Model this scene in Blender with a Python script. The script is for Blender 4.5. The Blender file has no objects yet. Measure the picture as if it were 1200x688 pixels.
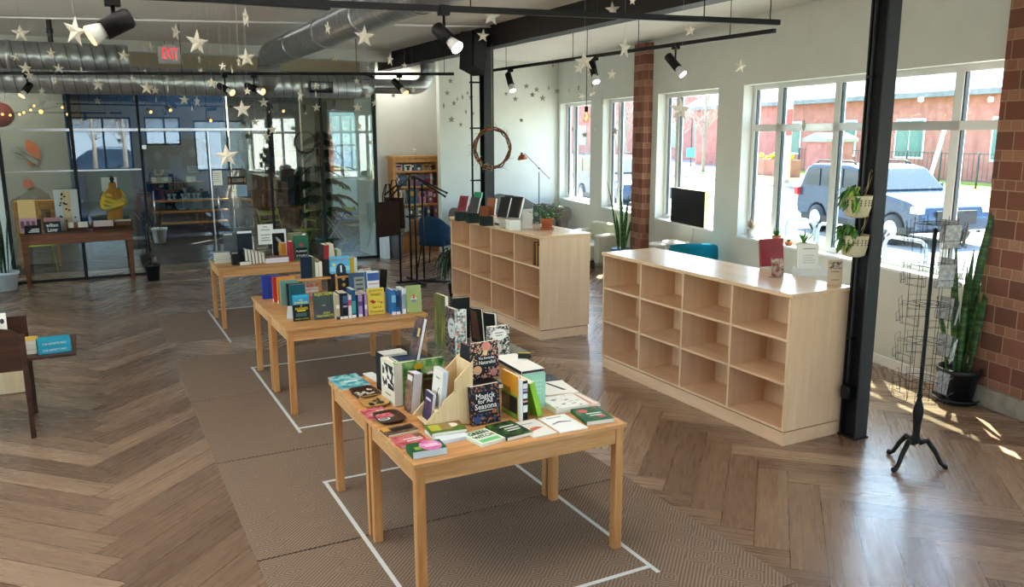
import bpy, bmesh, math, random
from mathutils import Matrix, Vector, Euler

C = bpy.context.scene.collection
SC = bpy.context.scene
random.seed(7)
PI = math.pi

# ------------------------------------------------------------------ camera
F_PX, CX, CY, CAM_H = 960.0, 600.0, 344.0, 2.2408
PITCH = math.atan((CY - 156.13) / F_PX)
YAW = math.atan((CX - 94.23) / math.hypot(F_PX, CY - 156.13))
ROLL = -0.0043
_fh = Vector((math.sin(YAW), math.cos(YAW), 0)); _r = Vector((math.cos(YAW), -math.sin(YAW), 0)); _u = Vector((0, 0, 1))
CF = _fh * math.cos(PITCH) - _u * math.sin(PITCH)
_up = _fh * math.sin(PITCH) + _u * math.cos(PITCH)
CR = _r * math.cos(ROLL) + _up * math.sin(ROLL)
CU = -_r * math.sin(ROLL) + _up * math.cos(ROLL)
CAM = Vector((0, 0, CAM_H))
cam_data = bpy.data.cameras.new('camera'); cam = bpy.data.objects.new('camera', cam_data); C.objects.link(cam)
cam_data.sensor_width = 36; cam_data.lens = F_PX / 1200 * 36; cam_data.clip_start = 0.05; cam_data.clip_end = 400
cam.matrix_world = Matrix(((CR.x, CU.x, -CF.x, 0), (CR.y, CU.y, -CF.y, 0), (CR.z, CU.z, -CF.z, CAM_H), (0, 0, 0, 1)))
SC.camera = cam

# ------------------------------------------------------------------ window wall frame (local s along the wall, o outwards, z up)
WA = math.radians(10.75)
WN = Vector((math.cos(WA), -math.sin(WA), 0)); WT = Vector((math.sin(WA), math.cos(WA), 0)); WOFF = 5.68
WM = Matrix(((WT.x, WN.x, 0, WN.x * WOFF), (WT.y, WN.y, 0, WN.y * WOFF), (0, 0, 1, 0), (0, 0, 0, 1)))

# ------------------------------------------------------------------ world, sun, lights, exposure
w = bpy.data.worlds.new('sky'); SC.world = w; w.use_nodes = True
nt = w.node_tree; bg = nt.nodes['Background']
sky = nt.nodes.new('ShaderNodeTexSky'); sky.sky_type = 'NISHITA'; sky.sun_disc = False
SUN_DIR = (-WN - 1.64 * WT + Vector((0, 0, -2.8))).normalized()
sky.sun_elevation = math.asin(-SUN_DIR.z); sky.sun_rotation = math.atan2(-SUN_DIR.x, -SUN_DIR.y)
nt.links.new(sky.outputs[0], bg.inputs[0]); bg.inputs[1].default_value = 0.95
sun_d = bpy.data.lights.new('sun', 'SUN'); sun_d.energy = 25.0; sun_d.angle = 0.009; sun_d.color = (1, .95, .86)
sun = bpy.data.objects.new('sun', sun_d); C.objects.link(sun)
sun.rotation_euler = SUN_DIR.to_track_quat('-Z', 'Y').to_euler()

def area(name, loc, direction, sx, sy, energy, color=(1, 1, 1), spread=None):
    d = bpy.data.lights.new(name, 'AREA'); d.shape = 'RECTANGLE'; d.size = sx; d.size_y = sy; d.energy = energy; d.color = color
    if spread: d.spread = spread
    o = bpy.data.objects.new(name, d); C.objects.link(o); o.location = loc
    o.rotation_euler = Vector(direction).to_track_quat('-Z', 'Y').to_euler()
    return o
def wpt(s, o, z): return WM @ Vector((s, o, z))
# sky portals in the window openings (they guide the sky's own light, they emit nothing)
for nm, s0, s1 in (('w4', 5.05, 9.08), ('w3', 9.67, 11.39), ('w2', 11.95, 13.49), ('w1', 14.05, 15.66), ('w5', -1.2, 3.0)):
    o = area('portal_' + nm, wpt((s0 + s1) / 2, .36, 1.88), -WN, s1 - s0, 1.86, 1); o.data.cycles.is_portal = True
# unseen fill light added to brighten the room from above
area('room_fill_front', (1.2, 3.3, 3.5), (.05, .1, -1), 3.4, 1.6, 26, (1, .94, .86))
for y0, y1 in ((2.2, 5.2), (5.8, 8.8), (9.4, 12.4)):  # sky portals of the added side windows
    o = area('portal_side', (-4.78, (y0 + y1) / 2, 1.85), (1, 0, 0), y1 - y0, 2.1, 1); o.data.cycles.is_portal = True
area('alcove_fill', (5.4, 14.95, 3.5), (0, .02, -1), .9, .3, 8, (1, .96, .9))  # added fill to lift the dark alcove wall, no lamp hangs there
area('ceiling_fill', (-1.2, 5.0, 2.95), (0, -.03, 1), 1.2, 4, 75, (1, .97, .92))  # added upward fill to brighten the ceiling and ducts
area('shop_fill_left', (-2.0, 15.7, 3.5), (.0, .35, -1), 2.4, .3, 45, (1, .95, .88))  # added fill for the beige wall beyond the glass
area('shop_fill_blue', (2.6, 18.2, 3.5), (.0, .2, -1), 2.4, .4, 30, (1, .93, .84))  # added fill for the blue wall beyond the glass
SC.view_settings.view_transform = 'Standard'; SC.view_settings.look = 'None'
SC.view_settings.gamma = 1; SC.view_settings.use_curve_mapping = False
SC.view_settings.exposure = 0.92

# ------------------------------------------------------------------ helpers: picture rays met with real planes
def ray(x, y): return CF + CR * ((x - CX) / F_PX) - CU * ((y - CY) / F_PX)
def at(x, y, z=0.0):
    d = ray(x, y); return CAM + d * ((z - CAM_H) / d.z)
def atY(x, y, Y):
    d = ray(x, y); return CAM + d * (Y / d.y)
def atX(x, y, X):
    d = ray(x, y); return CAM + d * (X / d.x)
def atW(x, y, o=0.0):
    d = ray(x, y); return CAM + d * ((WOFF + o - CAM.dot(WN)) / d.dot(WN))
def atD(x, y, depth): return CAM + ray(x, y) * depth
def sW(p): return p.dot(WT)
def proj(P):
    d = Vector(P) - CAM; k = d.dot(CF); return (CX + F_PX * d.dot(CR) / k, CY - F_PX * d.dot(CU) / k)
def height_to(P, yt):
    lo, hi = -3.0, 8.0
    for _ in range(40):
        m = (lo + hi) / 2
        if proj((P.x, P.y, m))[1] > yt: lo = m
        else: hi = m
    return m

def lin(c):
    c = c / 255 if c > 1 else c
    return c / 12.92 if c <= .04045 else ((c + .055) / 1.055) ** 2.4
def rgb(h):
    if isinstance(h, str):
        h = h.lstrip('#'); return tuple(lin(int(h[i:i + 2], 16) / 255) for i in (0, 2, 4)) + (1,)
    return tuple(h) + (1,) if len(h) == 3 else tuple(h)

# ------------------------------------------------------------------ materials
_mc = {}
def mat(col, rough=.6, metal=0.0, spec=.5, name=None, emit=0.0):
    key = (str(col), rough, metal, spec, emit)
    if key in _mc: return _mc[key]
    m = bpy.data.materials.new(name or 'paint'); m.use_nodes = True
    b = m.node_tree.nodes['Principled BSDF']
    b.inputs['Base Color'].default_value = rgb(col); b.inputs['Roughness'].default_value = rough
    b.inputs['Metallic'].default_value = metal; b.inputs['Specular IOR Level'].default_value = spec
    if emit: b.inputs['Emission Color'].default_value = rgb(col); b.inputs['Emission Strength'].default_value = emit
    _mc[key] = m; return m
class NT:
    def __init__(s, m): s.t = m.node_tree; s.b = s.t.nodes['Principled BSDF']
    def n(s, typ, **kw):
        nd = s.t.nodes.new('ShaderNode' + typ)
        for k, v in kw.items(): setattr(nd, k, v)
        return nd
    def l(s, a, b): s.t.links.new(a, b)
    def math(s, op, a, b=None, c=None):
        nd = s.n('Math', operation=op)
        for i, v in enumerate((a, b, c)):
            if v is None: continue
            if isinstance(v, (int, float)): nd.inputs[i].default_value = v
            else: s.l(v, nd.inputs[i])
        return nd.outputs[0]
    def mix(s, f, a, b):
        nd = s.n('Mix', data_type='RGBA')
        for sock, v in ((nd.inputs[0], f), (nd.inputs[6], a), (nd.inputs[7], b)):
            if isinstance(v, (int, float)): sock.default_value = v
            elif isinstance(v, (str, tuple)): sock.default_value = rgb(v)
            else: s.l(v, sock)
        return nd.outputs[2]
    def ramp(s, f, stops):
        nd = s.n('ValToRGB'); e = nd.color_ramp.elements
        while len(e) < len(stops): e.new(.5)
        for el, (p, c) in zip(e, stops): el.position = p; el.color = rgb(c)
        s.l(f, nd.inputs[0]); return nd.outputs[0]
    def coord(s, kind='Object', scale=(1, 1, 1), rot=(0, 0, 0)):
        tc = s.n('TexCoord'); mp = s.n('Mapping'); mp.inputs['Scale'].default_value = scale; mp.inputs['Rotation'].default_value = rot
        s.l(tc.outputs[kind], mp.inputs[0]); return mp.outputs[0]
    def noise(s, vec, scale, detail=4, rough=.55):
        nd = s.n('TexNoise'); nd.inputs['Scale'].default_value = scale; nd.inputs['Detail'].default_value = detail; nd.inputs['Roughness'].default_value = rough
        s.l(vec, nd.inputs['Vector']); return nd.outputs[0]
    def bump(s, h, strength=.3, dist=.01):
        nd = s.n('Bump'); nd.inputs['Strength'].default_value = strength; nd.inputs['Distance'].default_value = dist
        s.l(h, nd.inputs['Height']); s.l(nd.outputs[0], s.b.inputs['Normal'])
def newmat(name, rough=.6, spec=.5, metal=0):
    m = bpy.data.materials.new(name); m.use_nodes = True; k = NT(m)
    k.b.inputs['Roughness'].default_value = rough; k.b.inputs['Specular IOR Level'].default_value = spec; k.b.inputs['Metallic'].default_value = metal
    return m, k
def wood(name, c1, c2, c3, axis=0, rough=.5, sc=1.0, spec=.35):
    m, k = newmat(name, rough, spec)
    s = [14 * sc] * 3; s[axis] = 1.1 * sc
    v = k.coord('Object', tuple(s))
    f = k.noise(v, 1.6, 6, .6); g = k.noise(v, 7, 3)
    f2 = k.math('ADD', k.math('MULTIPLY', f, .75), k.math('MULTIPLY', g, .25))
    k.l(k.ramp(f2, [(.3, c1), (.52, c2), (.72, c3)]), k.b.inputs['Base Color'])
    k.bump(g, .06, .003)
    return m
def speckle(name, c1, c2, scale=30, rough=.7, spec=.3, bump=.0, detail=4):
    m, k = newmat(name, rough, spec); f = k.noise(k.coord(), scale, detail)
    k.l(k.ramp(f, [(.35, c1), (.65, c2)]), k.b.inputs['Base Color'])
    if bump: k.bump(f, bump, .01)
    return m
def glassmat(name, tint='#ffffff', f0=.04, rough=0.0, extra=0.0, ior=1.45):
    m = bpy.data.materials.new(name); m.use_nodes = True; t = m.node_tree
    for n in list(t.nodes): t.nodes.remove(n)
    o = t.nodes.new('ShaderNodeOutputMaterial'); mx = t.nodes.new('ShaderNodeMixShader')
    tr = t.nodes.new('ShaderNodeBsdfTransparent'); tr.inputs[0].default_value = rgb(tint)
    gl = t.nodes.new('ShaderNodeBsdfGlossy'); gl.inputs['Roughness'].default_value = rough
    lw = t.nodes.new('ShaderNodeLayerWeight'); lw.inputs[0].default_value = .5        # Schlick reflectance, the same from both sides
    pw = t.nodes.new('ShaderNodeMath'); pw.operation = 'POWER'; pw.inputs[1].default_value = 5; t.links.new(lw.outputs['Facing'], pw.inputs[0])
    ad = t.nodes.new('ShaderNodeMath'); ad.operation = 'MULTIPLY_ADD'; ad.inputs[1].default_value = .9; ad.inputs[2].default_value = f0 + extra
    t.links.new(pw.outputs[0], ad.inputs[0]); t.links.new(ad.outputs[0], mx.inputs[0])
    t.links.new(tr.outputs[0], mx.inputs[1]); t.links.new(gl.outputs[0], mx.inputs[2]); t.links.new(mx.outputs[0], o.inputs[0])
    return m

M = {}
M['pine'] = wood('pine', '#b57a44', '#cf9860', '#dfb081', 0)
M['pine_y'] = wood('pine_along', '#b57a44', '#cf9860', '#dfb081', 1)
M['pine_leg'] = wood('pine_leg', '#b0713c', '#c88a50', '#d9a66e', 2)
M['maple'] = wood('maple_ply', '#d9b088', '#e3bd97', '#ebcba8', 1, .45, .7)
M['maple_top'] = wood('maple_worktop', '#d9b088', '#e3bd97', '#ebcba8', 1, .24, .7, .6)
M['maple_z'] = wood('maple_ply_upright', '#d8af88', '#e1bb95', '#e9c8a5', 2, .45, .7)
M['ply'] = wood('birch_ply', '#d9b886', '#e5c99c', '#efd9b4', 2, .55)
M['dark_wood'] = wood('walnut', '#2c1a12', '#432719', '#5a3724', 0, .4)
M['red_wood'] = wood('cherry', '#4e2a18', '#6d3e24', '#8a5433', 0, .45)
M['oak'] = wood('oak_bookcase', '#b87c40', '#c98f52', '#d6a267', 2, .5)
M['white_wall'] = speckle('wall_paint', '#d3d5cc', '#d8dad1', 3, .8, .2)
M['ceiling'] = speckle('ceiling_paint', '#d5d2c9', '#dcd9d1', 1.2, .9, .1)
M['black'] = mat('#0e0f10', .5, 0, .25, name='black_paint')
M['black_steel'] = mat('#121415', .5, 0, .3, name='black_steel')
M['grey_steel'] = mat('#33373a', .5, 0, .35, name='grey_painted_steel')
M['chrome'] = mat('#c9ccce', .2, 1.0, name='chrome')
M['white'] = mat('#f1f0ec', .5, name='white_paint')
M['paper'] = mat('#f2efe6', .8, name='paper')
M['page'] = mat('#e9e3d3', .85, name='page_edges')
M['white_frame'] = mat('#e3e6e4', .35, name='window_frame_white')
M['frame_dark'] = mat('#2a3138', .4, name='window_gasket')
M['terracotta'] = speckle('terracotta', '#b0603a', '#c2744a', 20, .75)
M['glass'] = glassmat('window_glass', '#fbfffd')
M['shop_glass'] = glassmat('partition_glass', '#dfe8e6', extra=.08)
M['acrylic'] = glassmat('clear_acrylic', '#eef4f4', extra=.05)
M['leaf'] = speckle('leaf_green', '#2c5a1e', '#4f8433', 14, .45, .4)
M['leaf_dark'] = speckle('leaf_dark', '#142a17', '#25442a', 18, .45, .4)
M['leaf_lime'] = speckle('leaf_lime', '#86a53a', '#a9c552', 14, .45, .4)
M['stem'] = mat('#5a4630', .8, name='stem')
M['soil'] = speckle('soil', '#2b2018', '#46362a', 60, .95)
M['wire'] = mat('#26282a', .4, .6, name='black_wire')
M['cord'] = mat('#1b1b1b', .6, name='cord')
M['thread'] = mat('#b9b6ae', .8, name='thread')
M['cloth_teal'] = speckle('teal_wool', '#0d6f84', '#12809a', 120, .9, .1, .1)
M['cloth_blue'] = speckle('navy_velvet', '#13283a', '#1c3750', 60, .8, .2)
M['cloth_grey'] = speckle('grey_upholstery', '#6f6a62', '#7f7a72', 80, .9, .1)
M['cloth_cream'] = speckle('cream_vinyl', '#c4c1a8', '#cecbb4', 10, .5, .4)
M['tote'] = speckle('brown_canvas', '#2b1c14', '#3a281d', 90, .95, .1)
M['tote_light'] = speckle('natural_canvas', '#8a8478', '#a19a8c', 90, .95, .1)
M['concrete'] = speckle('concrete', '#8c8679', '#a49d90', 12, .9, .2, .3)

def duct_metal(axis):
    m, k = newmat('galvanised_duct', .33, .5, .8)
    v = k.coord(); sx = k.n('SeparateXYZ'); k.l(v, sx.inputs[0]); f = k.noise(v, 6, 5)
    ang = k.math('ARCTAN2', sx.outputs[0], sx.outputs[1])
    h = k.math('ADD', k.math('MULTIPLY', sx.outputs[2], 1 / .14), k.math('MULTIPLY', ang, 1 / (2 * PI)))
    fr = k.math('FRACT', h); seam = k.math('LESS_THAN', fr, .09)
    base = k.ramp(f, [(.3, '#a0a5a7'), (.7, '#c6cacc')])
    k.l(k.mix(seam, base, '#7c8183'), k.b.inputs['Base Color'])
    k.bump(k.math('SINE', k.math('MULTIPLY', fr, 2 * PI)), .25, .01)
    return m
M['duct'] = duct_metal(2)

def brickmat():
    m, k = newmat('painted_brick', .85, .2)
    v = k.coord(); sx = k.n('SeparateXYZ'); k.l(v, sx.inputs[0])
    u0 = k.math('ADD', sx.outputs[0], sx.outputs[1]); z = sx.outputs[2]
    q = k.math('DIVIDE', z, .232); row = k.math('FLOOR', q); fz = k.math('FRACT', q)
    big = k.math('LESS_THAN', fz, .66)
    wdt = k.math('ADD', k.math('MULTIPLY', big, .11), .105)
    u = k.math('ADD', k.math('DIVIDE', u0, wdt), k.math('MULTIPLY', row, .5))
    cell = k.math('FLOOR', u); fu = k.math('FRACT', u)
    wn = k.n('TexWhiteNoise', noise_dimensions='3D'); cb = k.n('CombineXYZ')
    k.l(cell, cb.inputs[0]); k.l(row, cb.inputs[1]); k.l(big, cb.inputs[2]); k.l(cb.outputs[0], wn.inputs['Vector'])
    cbig = k.ramp(wn.outputs['Value'], [(0, '#75463a'), (.45, '#855244'), (.8, '#67443a'), (1, '#936252')])
    csm = k.ramp(wn.outputs['Value'], [(0, '#9a6a54'), (.5, '#ad7d66'), (1, '#8a5d4c')])
    c = k.mix(big, csm, cbig)
    m1 = k.math('LESS_THAN', fz, .028); m2 = k.math('COMPARE', fz, .66, .02); m3 = k.math('LESS_THAN', k.math('MULTIPLY', fu, wdt), .009)
    mort = k.math('MAXIMUM', k.math('MAXIMUM', m1, m2), m3)
    f = k.noise(v, 30, 4); c2 = k.mix(k.math('MULTIPLY', f, .45), c, '#8a5f4c')
    k.l(k.mix(mort, c2, '#a98a72'), k.b.inputs['Base Color'])
    k.bump(k.math('SUBTRACT', k.math('MULTIPLY', f, .4), mort), .5, .01)
    return m
M['brick'] = brickmat()

def rugmat():
    m, k = newmat('woven_jute', .95, .1)
    v = k.coord(); sx = k.n('SeparateXYZ'); k.l(v, sx.inputs[0]); X, Y = sx.outputs[0], sx.outputs[1]
    # small stepped lozenges in two directions, swapped from block to block
    P = .19
    fx = k.math('PINGPONG', X, P / 2); fy = k.math('PINGPONG', Y, P / 2)
    a = k.math('FRACT', k.math('MULTIPLY', k.math('ADD', fx, fy), 38)); b = k.math('FRACT', k.math('MULTIPLY', k.math('SUBTRACT', X, Y), 38))
    blk = k.math('GREATER_THAN', k.math('FRACT', k.math('DIVIDE', k.math('ADD', X, k.math('MULTIPLY', fy, .8)), .42)), .5)
    la = k.math('GREATER_THAN', a, .5); lb = k.math('GREATER_THAN', b, .5)
    pat = k.math('ADD', k.math('MULTIPLY', la, blk), k.math('MULTIPLY', lb, k.math('SUBTRACT', 1, blk)))
    nz = k.noise(v, 160, 2); n2 = k.noise(v, 3, 3)
    c = k.mix(pat, '#7a6453', '#a58c75'); c = k.mix(k.math('MULTIPLY', nz, .5), c, '#776655'); c = k.mix(k.math('MULTIPLY', n2, .25), c, '#665748')
    k.l(c, k.b.inputs['Base Color']); k.bump(k.math('ADD', pat, nz), .5, .004)
    return m
M['rug'] = rugmat()

# ------------------------------------------------------------------ mesh building
class MB:
    def __init__(s): s.bm = bmesh.new(); s.mi = 0; s.mats = []
    def use(s, m):
        if m not in s.mats: s.mats.append(m)
        s.mi = s.mats.index(m); return s
    def _fin(s, geom, M4=None, smooth=False):
        vs = [g for g in geom if isinstance(g, bmesh.types.BMVert)]
        if M4 is not None: bmesh.ops.transform(s.bm, matrix=M4, verts=vs)
        fs = set(f for v in vs for f in v.link_faces)
        for f in fs: f.material_index = s.mi; f.smooth = smooth
        return s
    def box(s, lo, hi, M4=None, bev=0.0):
        lo, hi = Vector(lo), Vector(hi); c = (lo + hi) / 2; d = hi - lo
        r = bmesh.ops.create_cube(s.bm, size=1, matrix=Matrix.Translation(c) @ Matrix.Diagonal((d.x, d.y, d.z, 1)))
        vs = r['verts']
        if bev:
            es = list(set(e for v in vs for e in v.link_edges))
            b = bmesh.ops.bevel(s.bm, geom=es, offset=bev, segments=2, affect='EDGES', profile=.5)
            vs = [v for v in b['verts']] + [v for v in vs if v.is_valid]
            vs = list(set(vs))
        return s._fin(vs, M4)
    def cyl(s, p0, p1, r, r2=None, seg=12, caps=True, smooth=True):
        p0, p1 = Vector(p0), Vector(p1); d = p1 - p0
        if d.length < 1e-6: return s
        q = Vector((0, 0, 1)).rotation_difference(d.normalized()).to_matrix().to_4x4()
        r2 = r if r2 is None else r2
        g = bmesh.ops.create_cone(s.bm, cap_ends=caps, segments=seg, radius1=r, radius2=r2, depth=d.length,
                                  matrix=Matrix.Translation((p0 + p1) / 2) @ q)
        s._fin(g['verts'], None, smooth)
        for f in set(f for v in g['verts'] for f in v.link_faces):
            if len(f.verts) > 4: f.smooth = False
        return s
    def sph(s, c, r, seg=12, sc=(1, 1, 1)):
        g = bmesh.ops.create_uvsphere(s.bm, u_segments=seg, v_segments=max(6, seg // 2), radius=r,
                                      matrix=Matrix.Translation(c) @ Matrix.Diagonal((sc[0], sc[1], sc[2], 1)))
        return s._fin(g['verts'], None, True)
    def tube(s, pts, r, seg=8, closed=False):
        pts = [Vector(p) for p in pts]; n = len(pts); rings = []
        rr = r if isinstance(r, (list, tuple)) else [r] * n
        prev = None
        for i, p in enumerate(pts):
            a = pts[(i - 1) % n] if (closed or i > 0) else p; b = pts[(i + 1) % n] if (closed or i < n - 1) else p
            t = (b - a).normalized()
            if prev is None:
                x = t.orthogonal().normalized()
            else:
                x = (prev - t * prev.dot(t)); x = x.normalized() if x.length > 1e-6 else t.orthogonal().normalized()
            prev = x; y = t.cross(x)
            rings.append([s.bm.verts.new(p + (x * math.cos(2 * PI * k / seg) + y * math.sin(2 * PI * k / seg)) * rr[i]) for k in range(seg)])
        m = n if closed else n - 1
        for i in range(m):
            A, B = rings[i], rings[(i + 1) % n]
            for k in range(seg):
                f = s.bm.faces.new((A[k], A[(k + 1) % seg], B[(k + 1) % seg], B[k])); f.smooth = True; f.material_index = s.mi
        if not closed:
            for A in (list(reversed(rings[0])), rings[-1]):
                f = s.bm.faces.new(A); f.material_index = s.mi
        return s
    def lathe(s, prof, seg=20, M4=None, close=False):
        rings = []; M4 = M4 or Matrix()
        for r, z in prof:
            rings.append([s.bm.verts.new(M4 @ Vector((max(r, 1e-4) * math.cos(2 * PI * k / seg), max(r, 1e-4) * math.sin(2 * PI * k / seg), z))) for k in range(seg)])
        for A, B in zip(rings, rings[1:]):
            for k in range(seg):
                f = s.bm.faces.new((A[k], A[(k + 1) % seg], B[(k + 1) % seg], B[k])); f.smooth = True; f.material_index = s.mi
        for A in (list(reversed(rings[0])), rings[-1]):
            f = s.bm.faces.new(A); f.material_index = s.mi
        return s
    def prism(s, poly, y0, y1, M4=None):
        """polygon in x-z, extruded from y0 to y1"""
        M4 = M4 or Matrix()
        A = [s.bm.verts.new(M4 @ Vector((x, y0, z))) for x, z in poly]; B = [s.bm.verts.new(M4 @ Vector((x, y1, z))) for x, z in poly]
        n = len(poly); fs = [s.bm.faces.new(A), s.bm.faces.new(list(reversed(B)))]
        for k in range(n): fs.append(s.bm.faces.new((A[k], B[k], B[(k + 1) % n], A[(k + 1) % n])))
        for f in fs: f.material_index = s.mi
        return s
    def quad(s, pts, smooth=False):
        f = s.bm.faces.new([s.bm.verts.new(Vector(p)) for p in pts]); f.material_index = s.mi; f.smooth = smooth; return s
    def blade(s, path, widths, side, th=.004, fold=.0):
        """leaf: strip along path with given widths, across direction 'side', with thickness"""
        path = [Vector(p) for p in path]; side = Vector(side).normalized(); top, bot = [], []
        for i, p in enumerate(path):
            t = (path[min(i + 1, len(path) - 1)] - path[max(i - 1, 0)]).normalized(); sd = (side - t * side.dot(t)).normalized(); nn = t.cross(sd)
            wd = widths[i] / 2
            top.append([s.bm.verts.new(p - sd * wd + nn * (fold * wd)), s.bm.verts.new(p + nn * th / 2), s.bm.verts.new(p + sd * wd + nn * (fold * wd))])
            bot.append([top[-1][0], s.bm.verts.new(p - nn * th / 2), top[-1][2]])
        for L, rev in ((top, False), (bot, True)):
            for A, B in zip(L, L[1:]):
                for k in (0, 1):
                    q = [A[k], A[k + 1], B[k + 1], B[k]]
                    if rev: q.reverse()
                    try:
                        f = s.bm.faces.new(q); f.smooth = True; f.material_index = s.mi
                    except ValueError: pass
        return s
    def build(s, name, m=None, parent=None, loc=None, rotz=None, matrix=None):
        bmesh.ops.recalc_face_normals(s.bm, faces=s.bm.faces)
        me = bpy.data.meshes.new(name); s.bm.to_mesh(me); s.bm.free()
        if m is not None and not s.mats: me.materials.append(m)
        for x in s.mats: me.materials.append(x)
        o = bpy.data.objects.new(name, me); C.objects.link(o)
        if parent is not None: o.parent = parent
        if matrix is not None: o.matrix_local = matrix
        if loc is not None: o.location = loc
        if rotz is not None: o.rotation_euler = (0, 0, rotz)
        return o
def tag(o, label, cat, group=None):
    o['label'] = label; o['category'] = cat
    if group: o['group'] = group
    return o
def thing(name, label, cat, loc=(0, 0, 0), rotz=0.0, group=None, matrix=None):
    o = bpy.data.objects.new(name, None); C.objects.link(o); o.empty_display_size = .05
    if matrix is not None: o.matrix_world = matrix
    else: o.location = loc; o.rotation_euler = (0, 0, rotz)
    return tag(o, label, cat, group)
def struct(name, mb, m=None, parent=None, matrix=None):
    o = mb.build(name, m, parent, matrix=matrix)
    if parent is None: o['kind'] = 'structure'
    return o
def copy_tree(o, parent=None):
    c = o.copy(); C.objects.link(c)
    if parent is not None: c.parent = parent
    for ch in o.children: copy_tree(ch, c)
    return c
_tc = {}
def text_mesh(txt, size, align='CENTER', depth=.0006, width=None):
    """mesh of a text lying in x-z, front facing -y, centred; fitted to width when given"""
    key = (txt, size, align, depth, width)
    if key in _tc: return _tc[key]
    cu = bpy.data.curves.new('lettering', 'FONT'); cu.body = txt; cu.size = size; cu.align_x = align; cu.align_y = 'CENTER'; cu.extrude = depth; cu.space_line = .85
    cu.resolution_u = 2
    o = bpy.data.objects.new('lettering', cu); C.objects.link(o)
    dg = bpy.context.evaluated_depsgraph_get(); me = bpy.data.meshes.new_from_object(o.evaluated_get(dg))
    bpy.data.objects.remove(o); bpy.data.curves.remove(cu)
    if width:
        xs = [v.co.x for v in me.vertices]; k = width / max(1e-4, max(xs) - min(xs))
        for v in me.vertices: v.co.x *= k
    me.transform(Matrix.Rotation(PI / 2, 4, 'X'))
    _tc[key] = me; return me
def lettering(txt, size, m, parent, x=0, y=0, z=0, name='lettering', width=None, rot=None, align='CENTER'):
    me = text_mesh(txt, size, align, width=width).copy(); me.materials.clear(); me.materials.append(m)
    o = bpy.data.objects.new(name, me); C.objects.link(o); o.parent = parent; o.location = (x, y, z)
    if rot: o.rotation_euler = rot
    return o
# ================================================================== STRUCTURE
M['pavement'] = speckle('pale_concrete', '#8f8b83', '#9d9991', 3, .9, .1); M['asphalt'] = speckle('asphalt', '#7d7d7b', '#8e8d8a', 6, .9, .1)
CEIL = 3.6; YB = 14.44
# ---- floor: herringbone planks, apex lines run along Y
def plankmat():
    m, k = newmat('herringbone_planks', .3, .75)
    uv = k.n('UVMap'); uv.uv_map = 'UVMap'; at_ = k.n('Attribute', attribute_name='plank')
    mp = k.n('Mapping'); mp.inputs['Scale'].default_value = (.45, 8, 1); k.l(uv.outputs[0], mp.inputs[0])
    off = k.n('VectorMath', operation='ADD'); k.l(mp.outputs[0], off.inputs[0])
    cb = k.n('CombineXYZ'); k.l(k.math('MULTIPLY', at_.outputs['Fac'], 57.0), cb.inputs[2]); k.l(cb.outputs[0], off.inputs[1])
    f = k.noise(off.outputs[0], 1.2, 3, .5); g = k.noise(off.outputs[0], 5, 2)
    base = k.ramp(at_.outputs['Fac'], [(0, '#6c513d'), (.3, '#7d614a'), (.65, '#8f7158'), (1, '#a98a6e')])
    c = k.mix(k.math('MULTIPLY', k.ramp(f, [(.35, (0, 0, 0)), (.7, (1, 1, 1))]), .3), base, '#4f3d30')
    c = k.mix(k.math('MULTIPLY', g, .2), c, '#a38d7a')
    sx = k.n('SeparateXYZ'); k.l(uv.outputs[0], sx.inputs[0])
    e = k.math('MINIMUM', k.math('PINGPONG', sx.outputs[1], .095), k.math('PINGPONG', sx.outputs[0], .57))
    gap = k.math('LESS_THAN', e, .0024)
    k.l(k.mix(gap, c, '#463729'), k.b.inputs['Base Color'])
    k.bump(k.math('SUBTRACT', k.math('MULTIPLY', g, .25), gap), .015, .003)
    k.l(k.math('ADD', k.math('MULTIPLY', g, .16), .2), k.b.inputs['Roughness'])
    return m
M['plank'] = plankmat()
def make_floor(x0, x1, y0, y1):
    W, N = .19, 6; L = W * N
    me = bpy.data.meshes.new('floor'); vs, fs, uvs, at_ = [], [], [], []
    r2 = math.sqrt(.5); rnd = random.Random(3)
    def add(u, v, du, dv, horiz):
        pts = [(u, v), (u + du, v), (u + du, v + dv), (u, v + dv)]
        P = [((a - b) * r2, (a + b) * r2) for a, b in pts]
        if max(p[0] for p in P) < x0 or min(p[0] for p in P) > x1 or max(p[1] for p in P) < y0 or min(p[1] for p in P) > y1: return
        if all(q[0] * math.cos(WA) - q[1] * math.sin(WA) > WOFF + .05 for q in P): return
        i = len(vs); vs.extend((min(max(p[0], x0), x1), min(max(p[1], y0), y1), 0) for p in P); fs.append((i, i + 1, i + 2, i + 3))
        uvs.extend([(0, 0), (L, 0), (L, W), (0, W)] if horiz else [(0, 0), (0, W), (L, W), (L, 0)])
        at_.append(rnd.random())
    # herringbone: block (k,m): horizontal plank at ((k+2*N*m'),k), vertical plank next to it
    R = 160
    for m_ in range(-14, 15):
        for k_ in range(-R, R):
            u = k_ * W + m_ * 2 * L; v = k_ * W
            add(u, v, L, W, True)
            add(u + L, v - L + W, W, L, False)   # vertical plank joining at the end
    me.from_pydata(vs, [], fs); me.update()
    ul = me.uv_layers.new(name='UVMap')
    for i, q in enumerate(uvs): ul.data[i].uv = q
    a = me.attributes.new('plank', 'FLOAT', 'FACE')
    for i, q in enumerate(at_): a.data[i].value = q
    me.materials.append(M['plank'])
    o = bpy.data.objects.new('floor', me); C.objects.link(o); o['kind'] = 'structure'
    return o
make_floor(-4.7, 8.75, -2.7, 15.35)

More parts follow.
